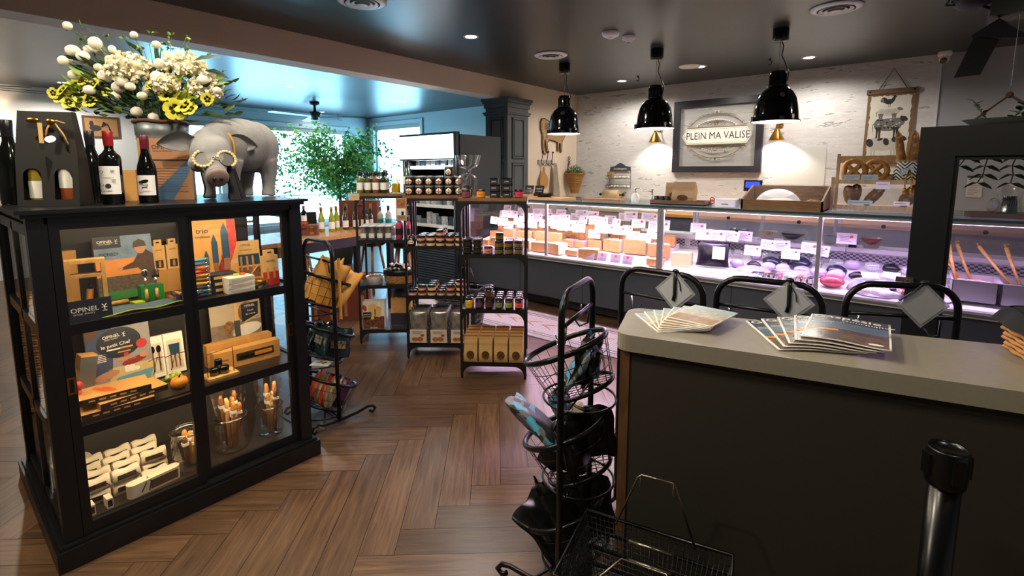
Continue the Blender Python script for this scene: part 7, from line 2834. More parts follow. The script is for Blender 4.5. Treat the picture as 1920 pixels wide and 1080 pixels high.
# --- left unit second level: baking dish, wicker basket with bundles
t = thing('baking_dish', 'round white ceramic dish with a nutty filling on the left unit', 'dish', UP(UL, .13, .10, LV[1]), UL[2])
mb = MB()
mb.lathe([(.0001, 0), (.072, 0), (.076, .07), (.080, .075), (.070, .072), (.068, .05)], m_inner, n=28, cap=False)
part('dish', mb, t)
mb = MB()
for i in range(60):
 a, q = random.uniform(0, 2 * PI), .06 * random.random() ** .5
 mb.ball((q * math.cos(a), q * math.sin(a), .062 + random.uniform(0, .012)), .009, mat('nuts', '8a5f3a', .6), u=6, v=5)
mb.lathe([(.0001, .06), (.068, .06)], mat('nuts', '8a5f3a', .6), n=20, cap=False)
part('filling', mb, t, kind='stuff')
t = thing('wicker_basket', 'oblong wicker basket with a dark cloth lining on the left unit', 'basket', UP(UL, .355, .14, LV[1]), UL[2])
mb = MB()
woven(mb, [(.125, .003), (.14, .105)], m_wick, 20, 9, sy=.72)
mb.lathe([(.0001, 0), (.12, 0), (.134, .10)], m_wick2, n=28, M=Matrix.Scale(.72, 4, (0, 1, 0)), cap=False)
part('basket', mb, t)
mb = MB()
mb.lathe([(.130, .07), (.150, .085), (.15, .125), (.142, .13), (.125, .10), (.0001, .09)], m_tray, n=28, M=Matrix.Scale(.74, 4, (0, 1, 0)), cap=False)
part('cloth_lining', mb, t)
random.seed(85)
for i in range(9):
 mb = MB()
 mb.cyl((-.05, 0, 0), (.05, 0, 0), .016, m_pch, n=8)
 mb.cyl((-.052, 0, 0), (-.02, 0, 0), .0165, m_tray, n=8)
 p = UP(UL, .27 + .04 * (i % 5), .13 + .04 * (i // 5), LV[1] + .125 + .008 * (i % 2) + (.028 if i > 4 else 0))
 one('small_roll', mb, 'small cream and black roll lying in the dark-lined wicker basket', 'roll', p, 0, 'rolls in the wicker basket', rot=(0, random.uniform(-.3, .3), UL[2] + 1.2 + random.uniform(-.3, .3)))
# --- left unit bottom: shopping bags
def shop_bag(name, lab, U, u, v, z, w, d, h, m, dz_=0):
 t = thing(name, lab, 'bag', UP(U, u, v, z), U[2] + dz_)
 mb = MB()
 V = [(sx * w / 2, sy * d / 2, zz) for zz in (0, h) for sx, sy in ((-1, -1), (1, -1), (1, 1), (-1, 1))]
 V[4] = (-w / 2, -d * .35, h)
 V[5] = (w / 2, -d * .35, h)
 mb.add(V, [(0, 1, 2, 3), (0, 1, 5, 4), (1, 2, 6, 5), (2, 3, 7, 6), (3, 0, 4, 7)], m)
 part('bag', mb, t)
 return t
t = shop_bag('shopping_bag', 'white shopping bag printed with a cutting board and bright food', UL, .12, .10, LV[0], .20, .10, .26, mat('bag_white', 'd9d2c4', .5))
M = frame((0, -.0505, 0), (1, 0, 0), (0, .03, 1))
mb = MB(M)
mb.bb(-.097, .097, .003, .12, 0, .0015, mat('food_photo', '6d3a26', .6, noise=.9, nscale=45))
mb.prism([(-.04, .13), (.06, .11), (.075, .20), (.0, .245), (-.05, .22)], .0, .002, m_kraft2)
mb.bb(.01, .018, .13, .19, .002, .003, m_tray)
mb.bb(-.095, -.02, .10, .16, .0015, .0025, m_tray)
mb.text('saveurs', .022, m_wh, T(-.058, .14, .003))
mb.text('gourmandes', .014, m_wh, T(-.058, .118, .003))
ell(mb, -.01, .105, .016, .016, m_yel, .003)
ell(mb, -.08, .20, .018, .03, m_red, .002, .4)
mb.text('SAVEURS', .018, m_wh, T(.0, .012, .003))
part('print', mb, t)
mb = MB()
mb.tube([(.05, -.04, .25), (.055, -.05, .22), (.02, -.06, .215)], .003, m_paper, n=6)
part('handle', mb, t)
t = shop_bag('paper_bag', 'kraft carrier bag with a dark lower half and looped handle', UL, .36, .20, LV[0], .19, .13, .27, m_kraft)
mb = MB()
mb.bb(-.096, .096, -.066, .066, .002, .12, mat('bag_dark', '2c2630', .6))
part('dark_base', mb, t)
mb = MB()
mb.tube([(-.05 + .04 * math.cos(a), -.062, .20 + .05 * math.sin(a) - .02) for a in [R(q) for q in range(-180, 40, 20)]], .003, m_kraft2, n=6)
part('handle', mb, t)
mb = MB()
mb.ball((0, 0, .05), .08, mat('grey_tissue', '3f4347', .9), sc=(1.2, .7, .7), jit=.15)
one('tissue_bundle', mb, 'dark grey cloth bundle on top of the kraft carrier bag', 'cloth', UP(UL, .36, .20, LV[0] + .255), 0)
# ================================================================ BASKET RACKS
m_rk = mat('rack_tube', '1a1a1c', .28, .5)
m_net = mat('rack_wire', '151517', .4, .3)
def build_rack():
 t = thing('basket_rack', 'tmp', 'rack')
 w = .37
 r = .09
 mb = MB()
 P = [(-w / 2, 0, .03), (-w / 2, 0, .6), (-w / 2, 0, 1.157 - r)] + [(-w / 2 + r - r * math.cos(a), 0, 1.157 - r + r * math.sin(a)) for a in [R(k) for k in range(15, 91, 15)]]
 P += [(w / 2 - r + r * math.sin(a), 0, 1.157 - r + r * math.cos(a)) for a in [R(k) for k in range(0, 91, 15)]] + [(w / 2, 0, .6), (w / 2, 0, .03)]
 mb.tube(P, .0125, m_rk, n=10)
 part('arch_frame', mb, t)
 mb = MB()
 mb.tube([(-w / 2, 0, 1.04), (w / 2, 0, 1.04)], .008, m_rk, n=8)
 part('cross_bar', mb, t)
 for s in (-1, 1):
  mb = MB()
  pts = [(s * w / 2, -.135, .055), (s * w / 2, -.165, .05), (s * w / 2, -.182, .025), (s * w / 2, -.165, .011), (s * w / 2, -.145, .02)][::-1]
  pts = pts + [(s * w / 2, -.10, .04), (s * w / 2, 0, .035), (s * w / 2, .12, .04), (s * w / 2, .20, .055), (s * w / 2, .235, .05), (s * w / 2, .255, .025), (s * w / 2, .235, .008), (s * w / 2, .215, .02)]
  mb.tube(pts, .010, m_rk, n=8)
  part('scroll_foot', mb, t)
 mb = MB()
 mb.tube([(-w / 2, 0, .06), (w / 2, 0, .06)], .007, m_rk, n=6)
 mb.tube([(-w / 2, .1, .04), (w / 2, -.1, .04)], .006, m_rk, n=6)
 part('floor_brace', mb, t)
 for s in (-1, 1):
  mb = MB()
  mb.tube([(s * (w / 2 - .05), 0, 1.035), (s * (w / 2 - .05), .005, .97), (s * (w / 2 - .06), .035, .955), (s * (w / 2 - .075), .05, .985)], .004, m_chrome if s < 0 else m_rk, n=6)
  part('hook', mb, t)
 tilt = R(-24)
 for k in range(3):
  zc = .93 - k * .335
  M = T(0, .0, zc) @ RX(tilt)
  n = 28
  def ring(rx_, ry_, z, oy=0):
   return [(rx_ * math.cos(a), oy + ry_ * math.sin(a), z) for a in [2 * PI * i / n for i in range(n)]]
  mb = MB(M)
  mb.tube(ring(.168, .168, 0, .055), .009, m_rk, n=6, closed=True, flat=1.3)
  rim = part('basket_rim', mb, t)
  mb = MB(M)
  for j, q in enumerate((.33, .66)):
   mb.tube(ring(.168 - .04 * q, .168 - .04 * q, -.165 * q, .055), .0016, m_net, n=4, closed=True)
  for i in range(20):
   a = 2 * PI * i / 20
   mb.tube([(.168 * math.cos(a), .055 + .168 * math.sin(a), 0), (.128 * math.cos(a), .055 + .128 * math.sin(a), -.165)], .0016, m_net, n=4)
  for i in range(-4, 5):
   x = i * .028
   y = .128 * math.sqrt(max(0, 1 - (x / .128) ** 2))
   mb.tube([(x, .055 - y, -.165), (x, .055 + y, -.165)], .0014, m_net, n=4)
   y2 = i * .028
   x2 = .128 * math.sqrt(max(0, 1 - (y2 / .128) ** 2))
   mb.tube([(-x2, .055 + y2, -.166), (x2, .055 + y2, -.166)], .0014, m_net, n=4)
  part('wire_basket', mb, rim)
  mb = MB(M)
  mb.tube(ring(.130, .130, -.165, .055), .007, m_rk, n=6, closed=True, flat=1.2)
  part('base_ring', mb, rim)
  mb = MB()
  mb.tube([(.14 * math.cos(a), -.01 + .14 * math.sin(a), zc - .215) for a in [2 * PI * i / n for i in range(n)]], .005, m_rk, n=6, closed=True)
  mb.tube([(-.135, -.01, zc - .215), (.135, -.01, zc - .215)], .004, m_rk, n=6)
  mb.tube([(-.185, 0, zc - .215), (-.135, -.01, zc - .215)], .005, m_rk, n=6)
  mb.tube([(.185, 0, zc - .215), (.135, -.01, zc - .215)], .005, m_rk, n=6)
  part('support_hoop', mb, t)
 return t
KR = Kind(build_rack())
RN = (-.968, 1.582, R(103.4))
RL_ = (-2.885, 1.60, R(-3))
KR.put((RL_[0], RL_[1], 0), RL_[2], 'black three-basket rack at the right end of the display cabinet')
KR.put((RN[0], RN[1], 0), RN[2], 'nearest black three-basket rack with sloping baskets left of the reception counter')
A3 = ((-.825, 2.01, R(-3), 'left'), (-.428, 2.10, R(7), 'middle'), (-.02, 2.345, R(26), 'right'))
for x, y, a, s in A3:
 KR.put((x, y, 0), a, 'black arch-topped basket rack behind the reception counter, %s of three' % s)
m_tagp = mat('grey_paper_tag', 'a9adb2', .6)
m_tagb = glassy('tag_laminate', (.8, .82, .84), .6, .1, .2, haze=.2)
for (x, y, a, s) in A3:
 u = {'left': .075, 'middle': .075, 'right': .06}[s]
 sgn = 1
 px_, py_ = x + u * math.cos(a) + .022 * math.sin(a), y + u * math.sin(a) - .022 * math.cos(a)
 t = thing('diamond_tag', 'grey diamond-shaped laminated tag hanging on the %s rack arch' % s, 'tag', (px_, py_, 1.175), a)
 M = frame((0, 0, -.085), (1, 0, 0), (0, 0, 1)) @ RZ(R(45))
 mb = MB(M)
 mb.bb(-.062, .062, -.062, .062, -.001, -.0005, m_tagb)
 part('laminate', mb, t)
 mb = MB(M)
 mb.bb(-.052, .052, -.052, .052, 0, .0015, m_tagp)
 part('card', mb, t)
 mb = MB()
 if s == 'right':
  mb.tube([(0, .0, .0), (-.03, -.004, -.03), (-.08, -.004, -.07)], .007, m_tray, n=6, flat=.3)
 else:
  mb.tube([(0, .01, .004), (0, -.006, -.02), (.002, -.007, -.10), (-.004, -.007, -.125)], .007, m_tray, n=6, flat=.3)
  mb.tube([(.0, -.004, -.01), (.022, -.005, -.05), (.026, -.005, -.08)], .0045, m_tray, n=6, flat=.3)
 mb.ball((0, 0, .0), .012, m_tray, sc=(1.2, .8, .7))
 part('ribbon', mb, t, 'black ribbon')
def check(name, c1, c2, c3):
 """patterned wrap of triangles"""
 m = mat(name, c1, .45)
 nt = m.node_tree
 b = nt.nodes['Principled BSDF']
 tc = nt.nodes.new('ShaderNodeTexCoord')
 v = nt.nodes.new('ShaderNodeTexVoronoi')
 v.inputs['Scale'].default_value = 26
 v.distance = 'MANHATTAN'
 nt.links.new(tc.outputs['Object'], v.inputs['Vector'])
 r = nt.nodes.new('ShaderNodeValToRGB')
 r.color_ramp.interpolation = 'CONSTANT'
 e_ = r.color_ramp.elements
 e_[0].color = srgb(c1)
 e_[1].position = .35
 e_[1].color = srgb(c2)
 q = e_.new(.68)
 q.color = srgb(c3)
 q = e_.new(.85)
 q.color = srgb(c1)
 nt.links.new(v.outputs['Color'], r.inputs['Fac'])
 nt.links.new(r.outputs[0], b.inputs['Base Color'])
 return m
m_tri = check('triangle_wrap', '6d7274', '2a2c2e', '4ea4c4')
m_blk = mat('black_wrap', '0f1013', .3, noise=.3, nscale=14)
m_slv = mat('dark_teal_wrap', '14333a', .25, noise=.6, nscale=18)
m_yk = mat('yellow_kraft', 'c08a3a', .6, noise=.2, nscale=10, bump=.3)
m_orw = mat('orange_wrap', 'c4461e', .35, noise=.2, nscale=14)
m_pur = mat('purple_wrap', '4a1f40', .35, noise=.2, nscale=14)
m_sil = mat('pale_gold_wrap', 'a89a78', .3, .3, noise=.2, nscale=14)
def in_rack(RK, k, u, v, z):
 """a place in basket k of a rack (u across, v towards the low front)"""
 x, y, a = RK
 M = T(x, y, 0) @ RZ(a) @ T(0, 0, .93 - k * .335) @ RX(R(-24)) @ T(u, .055 + v * .85, z)
 return M
def pk(name, lab, cat, RK, k, u, v, tilt, spin, w, h, d, m, z=-.158, label=None, group=None):
 M = in_rack(RK, k, u, v, z) @ RX(tilt) @ RZ(spin)
 loc, rot, _s = M.decompose()
 t = thing(name, lab, cat, tuple(loc), group=group, rot=tuple(rot.to_euler()))
 mb = MB()
 random.seed(hash(lab) % 1000 if False else len(lab) + k)
 def f(uu, vv, s):
  bulge = d / 2 * (math.sin(uu * PI) ** .55) * (math.sin(max(.0, min(1, vv * .98 + .01)) * PI) ** .5)
  return ((uu - .5) * w * (1 + .06 * math.sin(vv * 9)), s * bulge + .006 * math.sin(uu * 11 + vv * 7), vv * h + .008 * math.sin(uu * 8))
 for s in (-1, 1):
  mb.grid(lambda a, b2: f(a, b2, s), 12, 12, m)
 part('pack', mb, t)
 if label:
  mb = MB()
  mb.bb(-w * .28, w * .28, -d / 2 - .003, -d / 2 - .001, h * .35, h * .6, label)
  part('label', mb, t)
 return t
# near rack contents
pk('wrapped_pack', 'triangle-patterned grey and blue pack lying low in the top near basket', 'pack', RN, 0, -.02, .05, R(55), .3, .20, .19, .05, m_tri, -.13)
pk('wrapped_pack', 'triangle-patterned pack with blue corners at the raised end of the top near basket', 'pack', RN, 0, .03, -.07, R(10), .2, .17, .16, .06, m_tri, -.15)
pk('wrapped_pack', 'black pack in the middle of the top near basket', 'pack', RN, 0, .0, -.01, R(35), -.2, .20, .15, .05, m_blk, -.15)
pk('wrapped_pack', 'pale-labelled dark pack under the patterned one in the top near basket', 'pack', RN, 0, .05, .02, R(50), .5, .16, .15, .05, m_blk, -.15, m_cream)
pk('wrapped_pack', 'large triangle-patterned grey and blue pack spilling from the second near basket', 'pack', RN, 1, -.03, .03, R(-30), .4, .24, .27, .07, m_tri, -.06)
pk('wrapped_pack', 'triangle-patterned pack standing behind the spilling one', 'pack', RN, 1, .04, -.03, R(-5), .1, .20, .24, .06, m_tri, -.10)
for i, (u, v, tl_) in enumerate(((-.06, -.05, 0), (.06, .06, .5), (.05, -.08, .2), (-.02, .09, .8), (.0, -.02, .4))):
 pk('wrapped_pack', 'crumpled black pack in the second near basket, %s' % ('rear left', 'front right', 'rear right', 'front', 'centre')[i], 'pack', RN, 1, u, v, tl_, i * .7, .20, .20, .07, m_blk, -.15, m_cream if i in (1, 4) else None)
for i, (u, v, tl_) in enumerate(((-.05, .03, -.5), (.05, .06, -.2), (.05, -.07, .2), (-.03, -.04, .1))):
 pk('wrapped_pack', 'glossy black pack in the lowest near basket, %s' % ('spilling front', 'front right', 'rear right', 'rear left')[i], 'pack', RN, 2, u, v, tl_, i * .8, .21, .24, .07, m_blk, -.15, m_cream if i in (1, 2) else None)
for k in (0, 1):
 M = in_rack(RN, 2 - k, .05, -.06, .05)
 loc, rot, _s = M.decompose()
 mb = MB(RX(.5) @ RZ(.4))
 mb.bb(-.05, .05, -.035, .035, 0, .002, mat('printed_leaflet', 'b8a888', .6, noise=.15, nscale=80))
 one('leaflet', mb, 'creased printed leaflet sticking out of the %s near basket' % ('lowest', 'second')[k], 'leaflet', tuple(loc), rot=tuple(rot.to_euler()))
# left rack contents
for i, (u, v, tl_, h) in enumerate(((-.08, -.05, -.15, .28), (.02, -.02, -.2, .30), (.08, .06, -.3, .26), (-.03, .08, -.35, .24), (.10, -.06, -.1, .27))):
 pk('kraft_bag', 'crumpled yellow kraft bag in the top basket of the cabinet-side rack, %s' % ('rear left', 'middle', 'front right', 'front', 'rear right')[i], 'bag', RL_, 0, u, v, tl_, i * .5 - .8, .18, h, .07, m_yk, -.155)
mb = MB()
mb.bb(-.01, .01, -.002, .002, -.32, .06, m_yk)
one('kraft_ribbon', mb, 'long tan ribbon hanging down beside the top basket of the cabinet-side rack', 'ribbon', (RL_[0] + .19, RL_[1] + .03, 1.0), .3)
for i, (u, v, tl_) in enumerate(((-.07, -.05, 0), (.05, -.04, .1), (.0, .05, -.1), (.09, .07, .2), (-.08, .07, .3))):
 pk('wrapped_pack', 'dark teal glossy pack with pale prints in the middle basket, %s' % ('rear left', 'rear right', 'middle', 'front right', 'front left')[i], 'pack', RL_, 1, u, v, tl_, i * .6 - .6, .16, .19, .06, m_slv, -.155, m_sil)
for i, (u, v, m, nm) in enumerate(((-.10, -.04, m_orw, 'orange'), (-.045, -.03, m_sil, 'pale gold'), (.02, -.03, m_orw, 'bright orange'), (.075, -.02, m_sil, 'cream'), (.06, .07, m_pur, 'purple'), (.0, .08, m_pur, 'deep purple'))):
 pk('wrapped_pack', '%s pack standing in the lowest basket of the cabinet-side rack' % nm, 'pack', RL_, 2, u, v, -.1, .2 * i - .4, .09, .18, .06, m, -.155)
mb = MB()
mb.bb(-.06, .06, -.045, .045, 0, .002, m_paper)
mb.tube([(-.03, 0, .003), (-.01, .02, .003), (.01, -.01, .003), (.03, .01, .003)], .002, m_tray, n=4)
one('leaflet', mb, 'white card with black script on the hoop below the middle basket', 'leaflet', (RL_[0] + .06, RL_[1] - .04, .385), .6)
# ================================================================ RECEPTION COUNTER
m_ct = mat('counter_laminate', '8f897a', .38, noise=.05, nscale=60)
m_cb2 = mat('counter_panel', '33302a', .45)
ctA, ctB = Vector((-.705, 1.379)), Vector((.224, 1.596))
dv = (ctB - ctA).normalized()
ctC, ctD = Vector((-.810, 1.69)), Vector((.215, 2.005))
dv2 = (ctD - ctC).normalized()
far1 = ctA + dv * 2.3
far2 = ctC + dv2 * 2.3
t = thing('reception_counter', 'dark reception counter with a pale beige top in the right foreground', 'counter', (0, 1.7, 0))
# rounded left corners
def round_poly(P, rr_):
 out_ = []
 n = len(P)
 for i, p in enumerate(P):
  r_ = rr_[i]
  if r_ == 0:
   out_.append(tuple(p))
   continue
  a, b2 = (P[i - 1] - p).normalized(), (P[(i + 1) % n] - p).normalized()
  for k in range(7):
   q = k / 6
   s1, s2 = p + a * r_, p + b2 * r_
   out_.append(tuple((1 - q) ** 2 * s1 + 2 * q * (1 - q) * p + q * q * s2))
 return out_
Pt = round_poly([ctA, far1, far2, ctC], [.045, 0, 0, .07])
mb = MB()
mb.prism(Pt, 1.022, 1.075, m_ct)
part('top', mb, t, world=True)
ins = Vector((-dv.y, dv.x))
bA = ctA + dv * .012 + ins * .018
bC = ctC + dv2 * .03 - ins * .02
mb = MB()
mb.prism([tuple(bA + dv * .03), tuple(far1 + ins * .018), tuple(far2 - ins * .02), tuple(bC + dv * .03)], .0, 1.022, m_cb2)
part('body', mb, t, world=True)
mb = MB()
mb.prism([tuple(bA - ins * .004), tuple(bA + dv * .03 - ins * .004), tuple(bC + dv * .03), tuple(bC)], .0, 1.022, wood('counter_edge_wood', '4a3420', '6a4c2e', scale=(12, 12, 2)))
part('wooden_end_panel', mb, t, world=True)
mb = MB()
mb.prism([tuple(bA - ins * .008), tuple(far1 + ins * .01), tuple(far1 + ins * .018), tuple(bA + ins * .0)], .0, .09, m_kick)
part('kick_board', mb, t, world=True)
# ---- brochures: fanned stacks
def cover(kind):
 """one brochure 0.21 x 0.28 m, thin, with its printed cover; lies flat, title edge = +y"""
 t = thing('brochure', 'tmp', 'brochure')
 W_, H_ = (.15, .21) if kind == 'left' else (.21, .275)
 mb = MB()
 if kind == 'left':
  bend = lambda x, y: 0
 else:
  bend = lambda x, y: .005 * math.cos((x / W_ + .12) * PI) ** 2
 n = 10
 mb.grid(lambda u, v: ((u - .5) * W_, (v - .5) * H_, bend((u - .5) * W_, 0) + .0035), n, 6, m_paper)
 mb.grid(lambda u, v: ((u - .5) * W_, (v - .5) * H_, bend((u - .5) * W_, 0)), n, 6, m_paper)
 for s in (0, 1):
  mb.grid(lambda u, v: ((u - .5) * W_, (s - .5) * H_, bend((u - .5) * W_, 0) + .0035 * v), n, 1, m_paper)
  mb.grid(lambda u, v: ((s - .5) * W_, (u - .5) * H_, bend((s - .5) * W_, 0) + .0035 * v), 4, 1, m_paper)
 part('pages', mb, t)
 mb = MB()
 def band(y0, y1, m, e_=.0041, x0=-.475, x1=.475):
  mb.grid(lambda u, v: ((x0 + (x1 - x0) * u) * W_, y0 + (y1 - y0) * v, bend((x0 + (x1 - x0) * u) * W_, 0) + e_), n, 2, m)
 if kind == 'left':
  band(-.101, -.03, mat('cover_sand', 'b08e62', .35, noise=.3, nscale=30))
  band(-.03, .05, mat('cover_grass', 'c4c0aa', .35, noise=.35, nscale=70))
  band(.05, .101, mat('cover_sky', 'a4bcc4', .3, noise=.1, nscale=9))
 else:
  band(-.1375, -.05, mat('cover_sand2', '6d5c4e', .2, noise=.4, nscale=22))
  band(-.05, -.015, mat('cover_village', '5c4a48', .2, noise=.9, nscale=90))
  band(-.015, .06, mat('cover_sky2', '5a7388', .2, noise=.25, nscale=9))
  band(.06, .1375, mat('cover_cloud', '3a4652', .2, noise=.2, nscale=9))
  band(-.045, -.025, mat('cover_stripe', 'd08a2a', .3), .0046, -.48, -.1)
 cv = part('cover_picture', mb, t)
 mb = MB()
 if kind == 'right':
  z = bend(0, 0) + .0048
  V, F = textgeo('Gaspésie', 1, 'LEFT', .01)
  mb.add([(v[0] * .050 - .098, v[1] * .040 + .112, bend(v[0] * .050 - .098, 0) + .0052) for v in V], F, m_wh)
  V, F = textgeo('Gourmande', 1, 'LEFT', .0)
  mb.add([(v[0] * .028 - .02, v[1] * .022 + .080, bend(v[0] * .028 - .02, 0) + .0052) for v in V], F, m_wh)
  V, F = textgeo('Savourez nos\nproduits', 1, 'LEFT', .0)
  mb.add([(v[0] * .016 - .095, v[1] * .013 + .050, bend(v[0] * .016 - .095, 0) + .0052) for v in V], F, m_wh)
  ell(mb, .07, -.115, .018, .009, m_wh, bend(.07, 0) + .0052)
  part('cover_lettering', mb, cv)
 else:
  mb.bb(-.05, .03, .085, .09, .0042, .0046, m_wh)
  part('cover_lettering', mb, t)
 return Kind(t)
KBl, KBr = cover('left'), cover('right')
ZC = 1.0752
# left fan: covers spread from left to right
for i in range(7):
 a = R(45 - i * 8.5)
 x = -.625 + i * .0163
 y = 1.592 + i * .010
 KBl.put((x, y, ZC + i * .0046), a, 'matte brochure with a sandy landscape cover, %s of the left fan of seven' % ('lowest', 'second', 'third', 'fourth', 'fifth', 'sixth', 'topmost')[i])
for i in range(5):
 a = R(32 - i * 7.3)
 x = -.258 + i * .031
 y = 1.702 + i * .012
 KBr.put((x, y, ZC + .001 + i * .0075), a, 'glossy magazine titled Gaspésie, %s of the right fan of five' % ('lowest', 'second', 'third', 'fourth', 'topmost')[i])
# wicker basket with a dark cloth at the right edge
t = thing('wicker_basket', 'honey-coloured woven basket at the right end of the counter top', 'basket', (.385, 1.93, ZC), .3)
mb = MB()
m_rat = mat('honey_rattan', 'c0884a', .6, noise=.3, nscale=40)
sq = lambda a: (.14 * max(-1, min(1, 1.25 * math.cos(a))), .10 * max(-1, min(1, 1.25 * math.sin(a))))
for r_ in range(6):
 pts = []
 for i in range(48):
  a = 2 * PI * i / 48
  q = sq(a)
  o_ = 1 + (.03 if (i // 2 + r_) % 2 else -.01)
  pts.append((q[0] * o_ * (1 + r_ * .012), q[1] * o_ * (1 + r_ * .012), .008 + r_ * .0135))
 mb.tube(pts, .0065, m_rat, n=5, closed=True)
part('weave', mb, t)
mb = MB()
mb.prism([sq(2 * PI * i / 32) for i in range(32)], .001, .08, mat('rattan_dark', '5c3a1c', .8))
part('core', mb, t)
mb = MB()
mb.grid(lambda u, v: ((.175 - .03 * v) * max(-1, min(1, 1.25 * math.cos(u * 2 * PI))) * (1 + .03 * math.sin(u * 40)), (.135 - .03 * v) * max(-1, min(1, 1.25 * math.sin(u * 2 * PI))) * (1 + .03 * math.sin(u * 40)), .082 + .042 * math.sin(v * PI * .5)), 48, 6, mat('black_lining', '15171b', .9))
mb.prism([(q[0] * 1.0, q[1] * 1.0) for q in [sq(2 * PI * i / 32) for i in range(32)]], .120, .125, mat('black_lining', '15171b', .9))
part('cloth_lining', mb, t, 'black cloth lining')
mb = MB()
mb.tube([(-.145, -.11, .03), (-.15, -.115, .07), (-.12, -.118, .09), (-.10, -.12, .05)], .006, m_tray, n=6)
part('bow', mb, t)
mb = MB()
for k in range(26):
 leaf(mb, (random.uniform(-.03, .03), random.uniform(-.02, .02), .0), (random.uniform(-1, 1), random.uniform(-1, 1), random.uniform(.1, 1)), .045, .012, m_brass)
one('gold_ribbon', mb, 'crinkled gold ribbon lying on the black-lined basket', 'ribbon', (.36, 1.89, ZC + .128))
# ---- stack of wire shopping baskets on the floor before the counter
m_bw = mat('basket_mesh_black', '0c0c0e', .3, .3)
def build_sb():
 t = thing('shopping_basket', 'tmp', 'shopping basket')
 L_, Wd, H_ = .43, .29, .20
 mb = MB()
 for q, rad in ((0, .0035), (.5, .0018), (1, .006)):
  k = .82 + .18 * q
  mb.tube([(sx * L_ / 2 * k, sy * Wd / 2 * k, H_ * q) for sx, sy in ((-1, -1), (1, -1), (1, 1), (-1, 1))], rad, m_bw, n=5, closed=True)
 part('rim_wire', mb, t)
 mb = MB()
 n1, n2 = 30, 20
 for i in range(n1 + 1):
  x = -L_ / 2 + L_ * i / n1
  mb.tube([(x, -Wd / 2, H_), (x * .82, -Wd / 2 * .82, 0), (x * .82, Wd / 2 * .82, 0), (x, Wd / 2, H_)], .0013, m_bw, n=3)
 for i in range(n2 + 1):
  y = -Wd / 2 + Wd * i / n2
  mb.tube([(-L_ / 2, y, H_), (-L_ / 2 * .82, y * .82, 0), (L_ / 2 * .82, y * .82, 0), (L_ / 2, y, H_)], .0013, m_bw, n=3)
 for j in range(1, 12):
  q = j / 12
  k = .82 + .18 * q
  mb.tube([(sx * L_ / 2 * k, sy * Wd / 2 * k, H_ * q) for sx, sy in ((-1, -1), (1, -1), (1, 1), (-1, 1))], .0013, m_bw, n=3, closed=True)
 part('mesh', mb, t)
 return t, L_, Wd, H_
sb, L_, Wd, H_ = build_sb()
mh = mat('handle_metal', '8a8274', .25, .9)
hb = MB()
hb.tube([(-.115, Wd / 2 - .02, H_), (-.055, Wd / 2 - .012, H_ + .165), (-.045, Wd / 2 - .01, H_ + .175), (.045, Wd / 2 - .01, H_ + .175), (.055, Wd / 2 - .012, H_ + .165), (.115, Wd / 2 - .02, H_)], .0032, mh, n=8)
for s in (-1, 1):
 hb.tube([(s * .048, Wd / 2 - .01, H_ + .172), (s * .046, Wd / 2 - .016, H_ + .14), (s * .058, Wd / 2 - .014, H_ + .135)], .002, mh, n=5)
part('standing_handle', hb, sb, 'raised wire handle')
hb = MB()
hb.tube([(-.115, -Wd / 2 + .02, H_), (-.06, -.03, H_ + .02), (.06, -.03, H_ + .02), (.115, -Wd / 2 + .02, H_)], .0032, mh, n=8)
hb.tube([(-.06, .06, H_ + .008), (.06, .06, H_ + .008)], .005, mh, n=8)
part('folded_handle', hb, sb, 'folded wire handle')
KTOP = Kind(sb)
sb2 = dup(sb, (0, 0, 0))
for c_ in list(sb2.children):
 if c_.name.startswith('standing'):
  bpy.data.objects.remove(c_)
KSB = Kind(sb2)
SBX, SBY, SBA = -.50, 1.19, R(13)
for i in range(6):
 (KTOP if i == 0 else KSB).put((SBX, SBY, .008 + (5 - i) * .060), SBA, 'black wire mesh shopping basket, %s of the nested stack before the counter' % ('topmost', 'second', 'third', 'fourth', 'fifth', 'lowest')[i])
# ---- belt barrier post
t = thing('barrier_post', 'glossy black belt barrier post before the counter at lower right', 'barrier post', (.095, 1.40, 0))
m_post = mat('post_black', '0b0b0d', .25)
mb = MB()
mb.lathe([(.0001, 0), (.14, 0), (.14, .012), (.05, .03), (.045, .035)], m_post, n=36, cap=False)
part('base', mb, t)
mb = MB()
mb.cyl((0, 0, .03), (0, 0, .90), .030, m_post, n=28)
part('tube', mb, t)
mb = MB()
mb.lathe([(.030, .89), (.036, .895), (.038, .905), (.038, .975), (.036, .98), (.034, .978), (.032, .972), (.0001, .972)], m_post, n=32, cap=False)
part('belt_head', mb, t)
for k in range(4):
 a = k * PI / 2 + .5
 mb = MB()
 mb.bb(.036, .043, -.012, .012, .915, .965, m_post, RZ(a))
 part('belt_clip', mb, t)
# ================================================================ BLACK GLAZED PARTITION
t = thing('glass_partition', 'tall black-framed glass partition behind the reception counter', 'partition', (.6, 3.2, 0))
PY = 3.2
mb = MB()
mb.bb(-.018, .118, PY - .05, PY + .05, 0, 1.795, m_black)
part('left_post', mb, t, world=True)
mb = MB()
mb.bb(1.36, 1.50, PY - .05, PY + .05, 0, 1.795, m_black)
part('right_post', mb, t, world=True)
mb = MB()
mb.bb(.118, 1.36, PY - .05, PY + .05, 1.655, 1.795, m_black)
part('header', mb, t, world=True)
mb = MB()
mb.bb(.118, 1.36, PY - .05, PY + .05, 0.0, .62, m_black)
part('lower_panel', mb, t, world=True)
mb = MB()
for (x0, x1, z0, z1) in ((.118, .136, .62, 1.655), (1.342, 1.36, .62, 1.655), (.136, 1.342, 1.637, 1.655), (.136, 1.342, .62, .638)):
 mb.bb(x0, x1, PY - .035, PY - .0, z0, z1, m_black)
part('inner_bead', mb, t, world=True)
mb = MB()
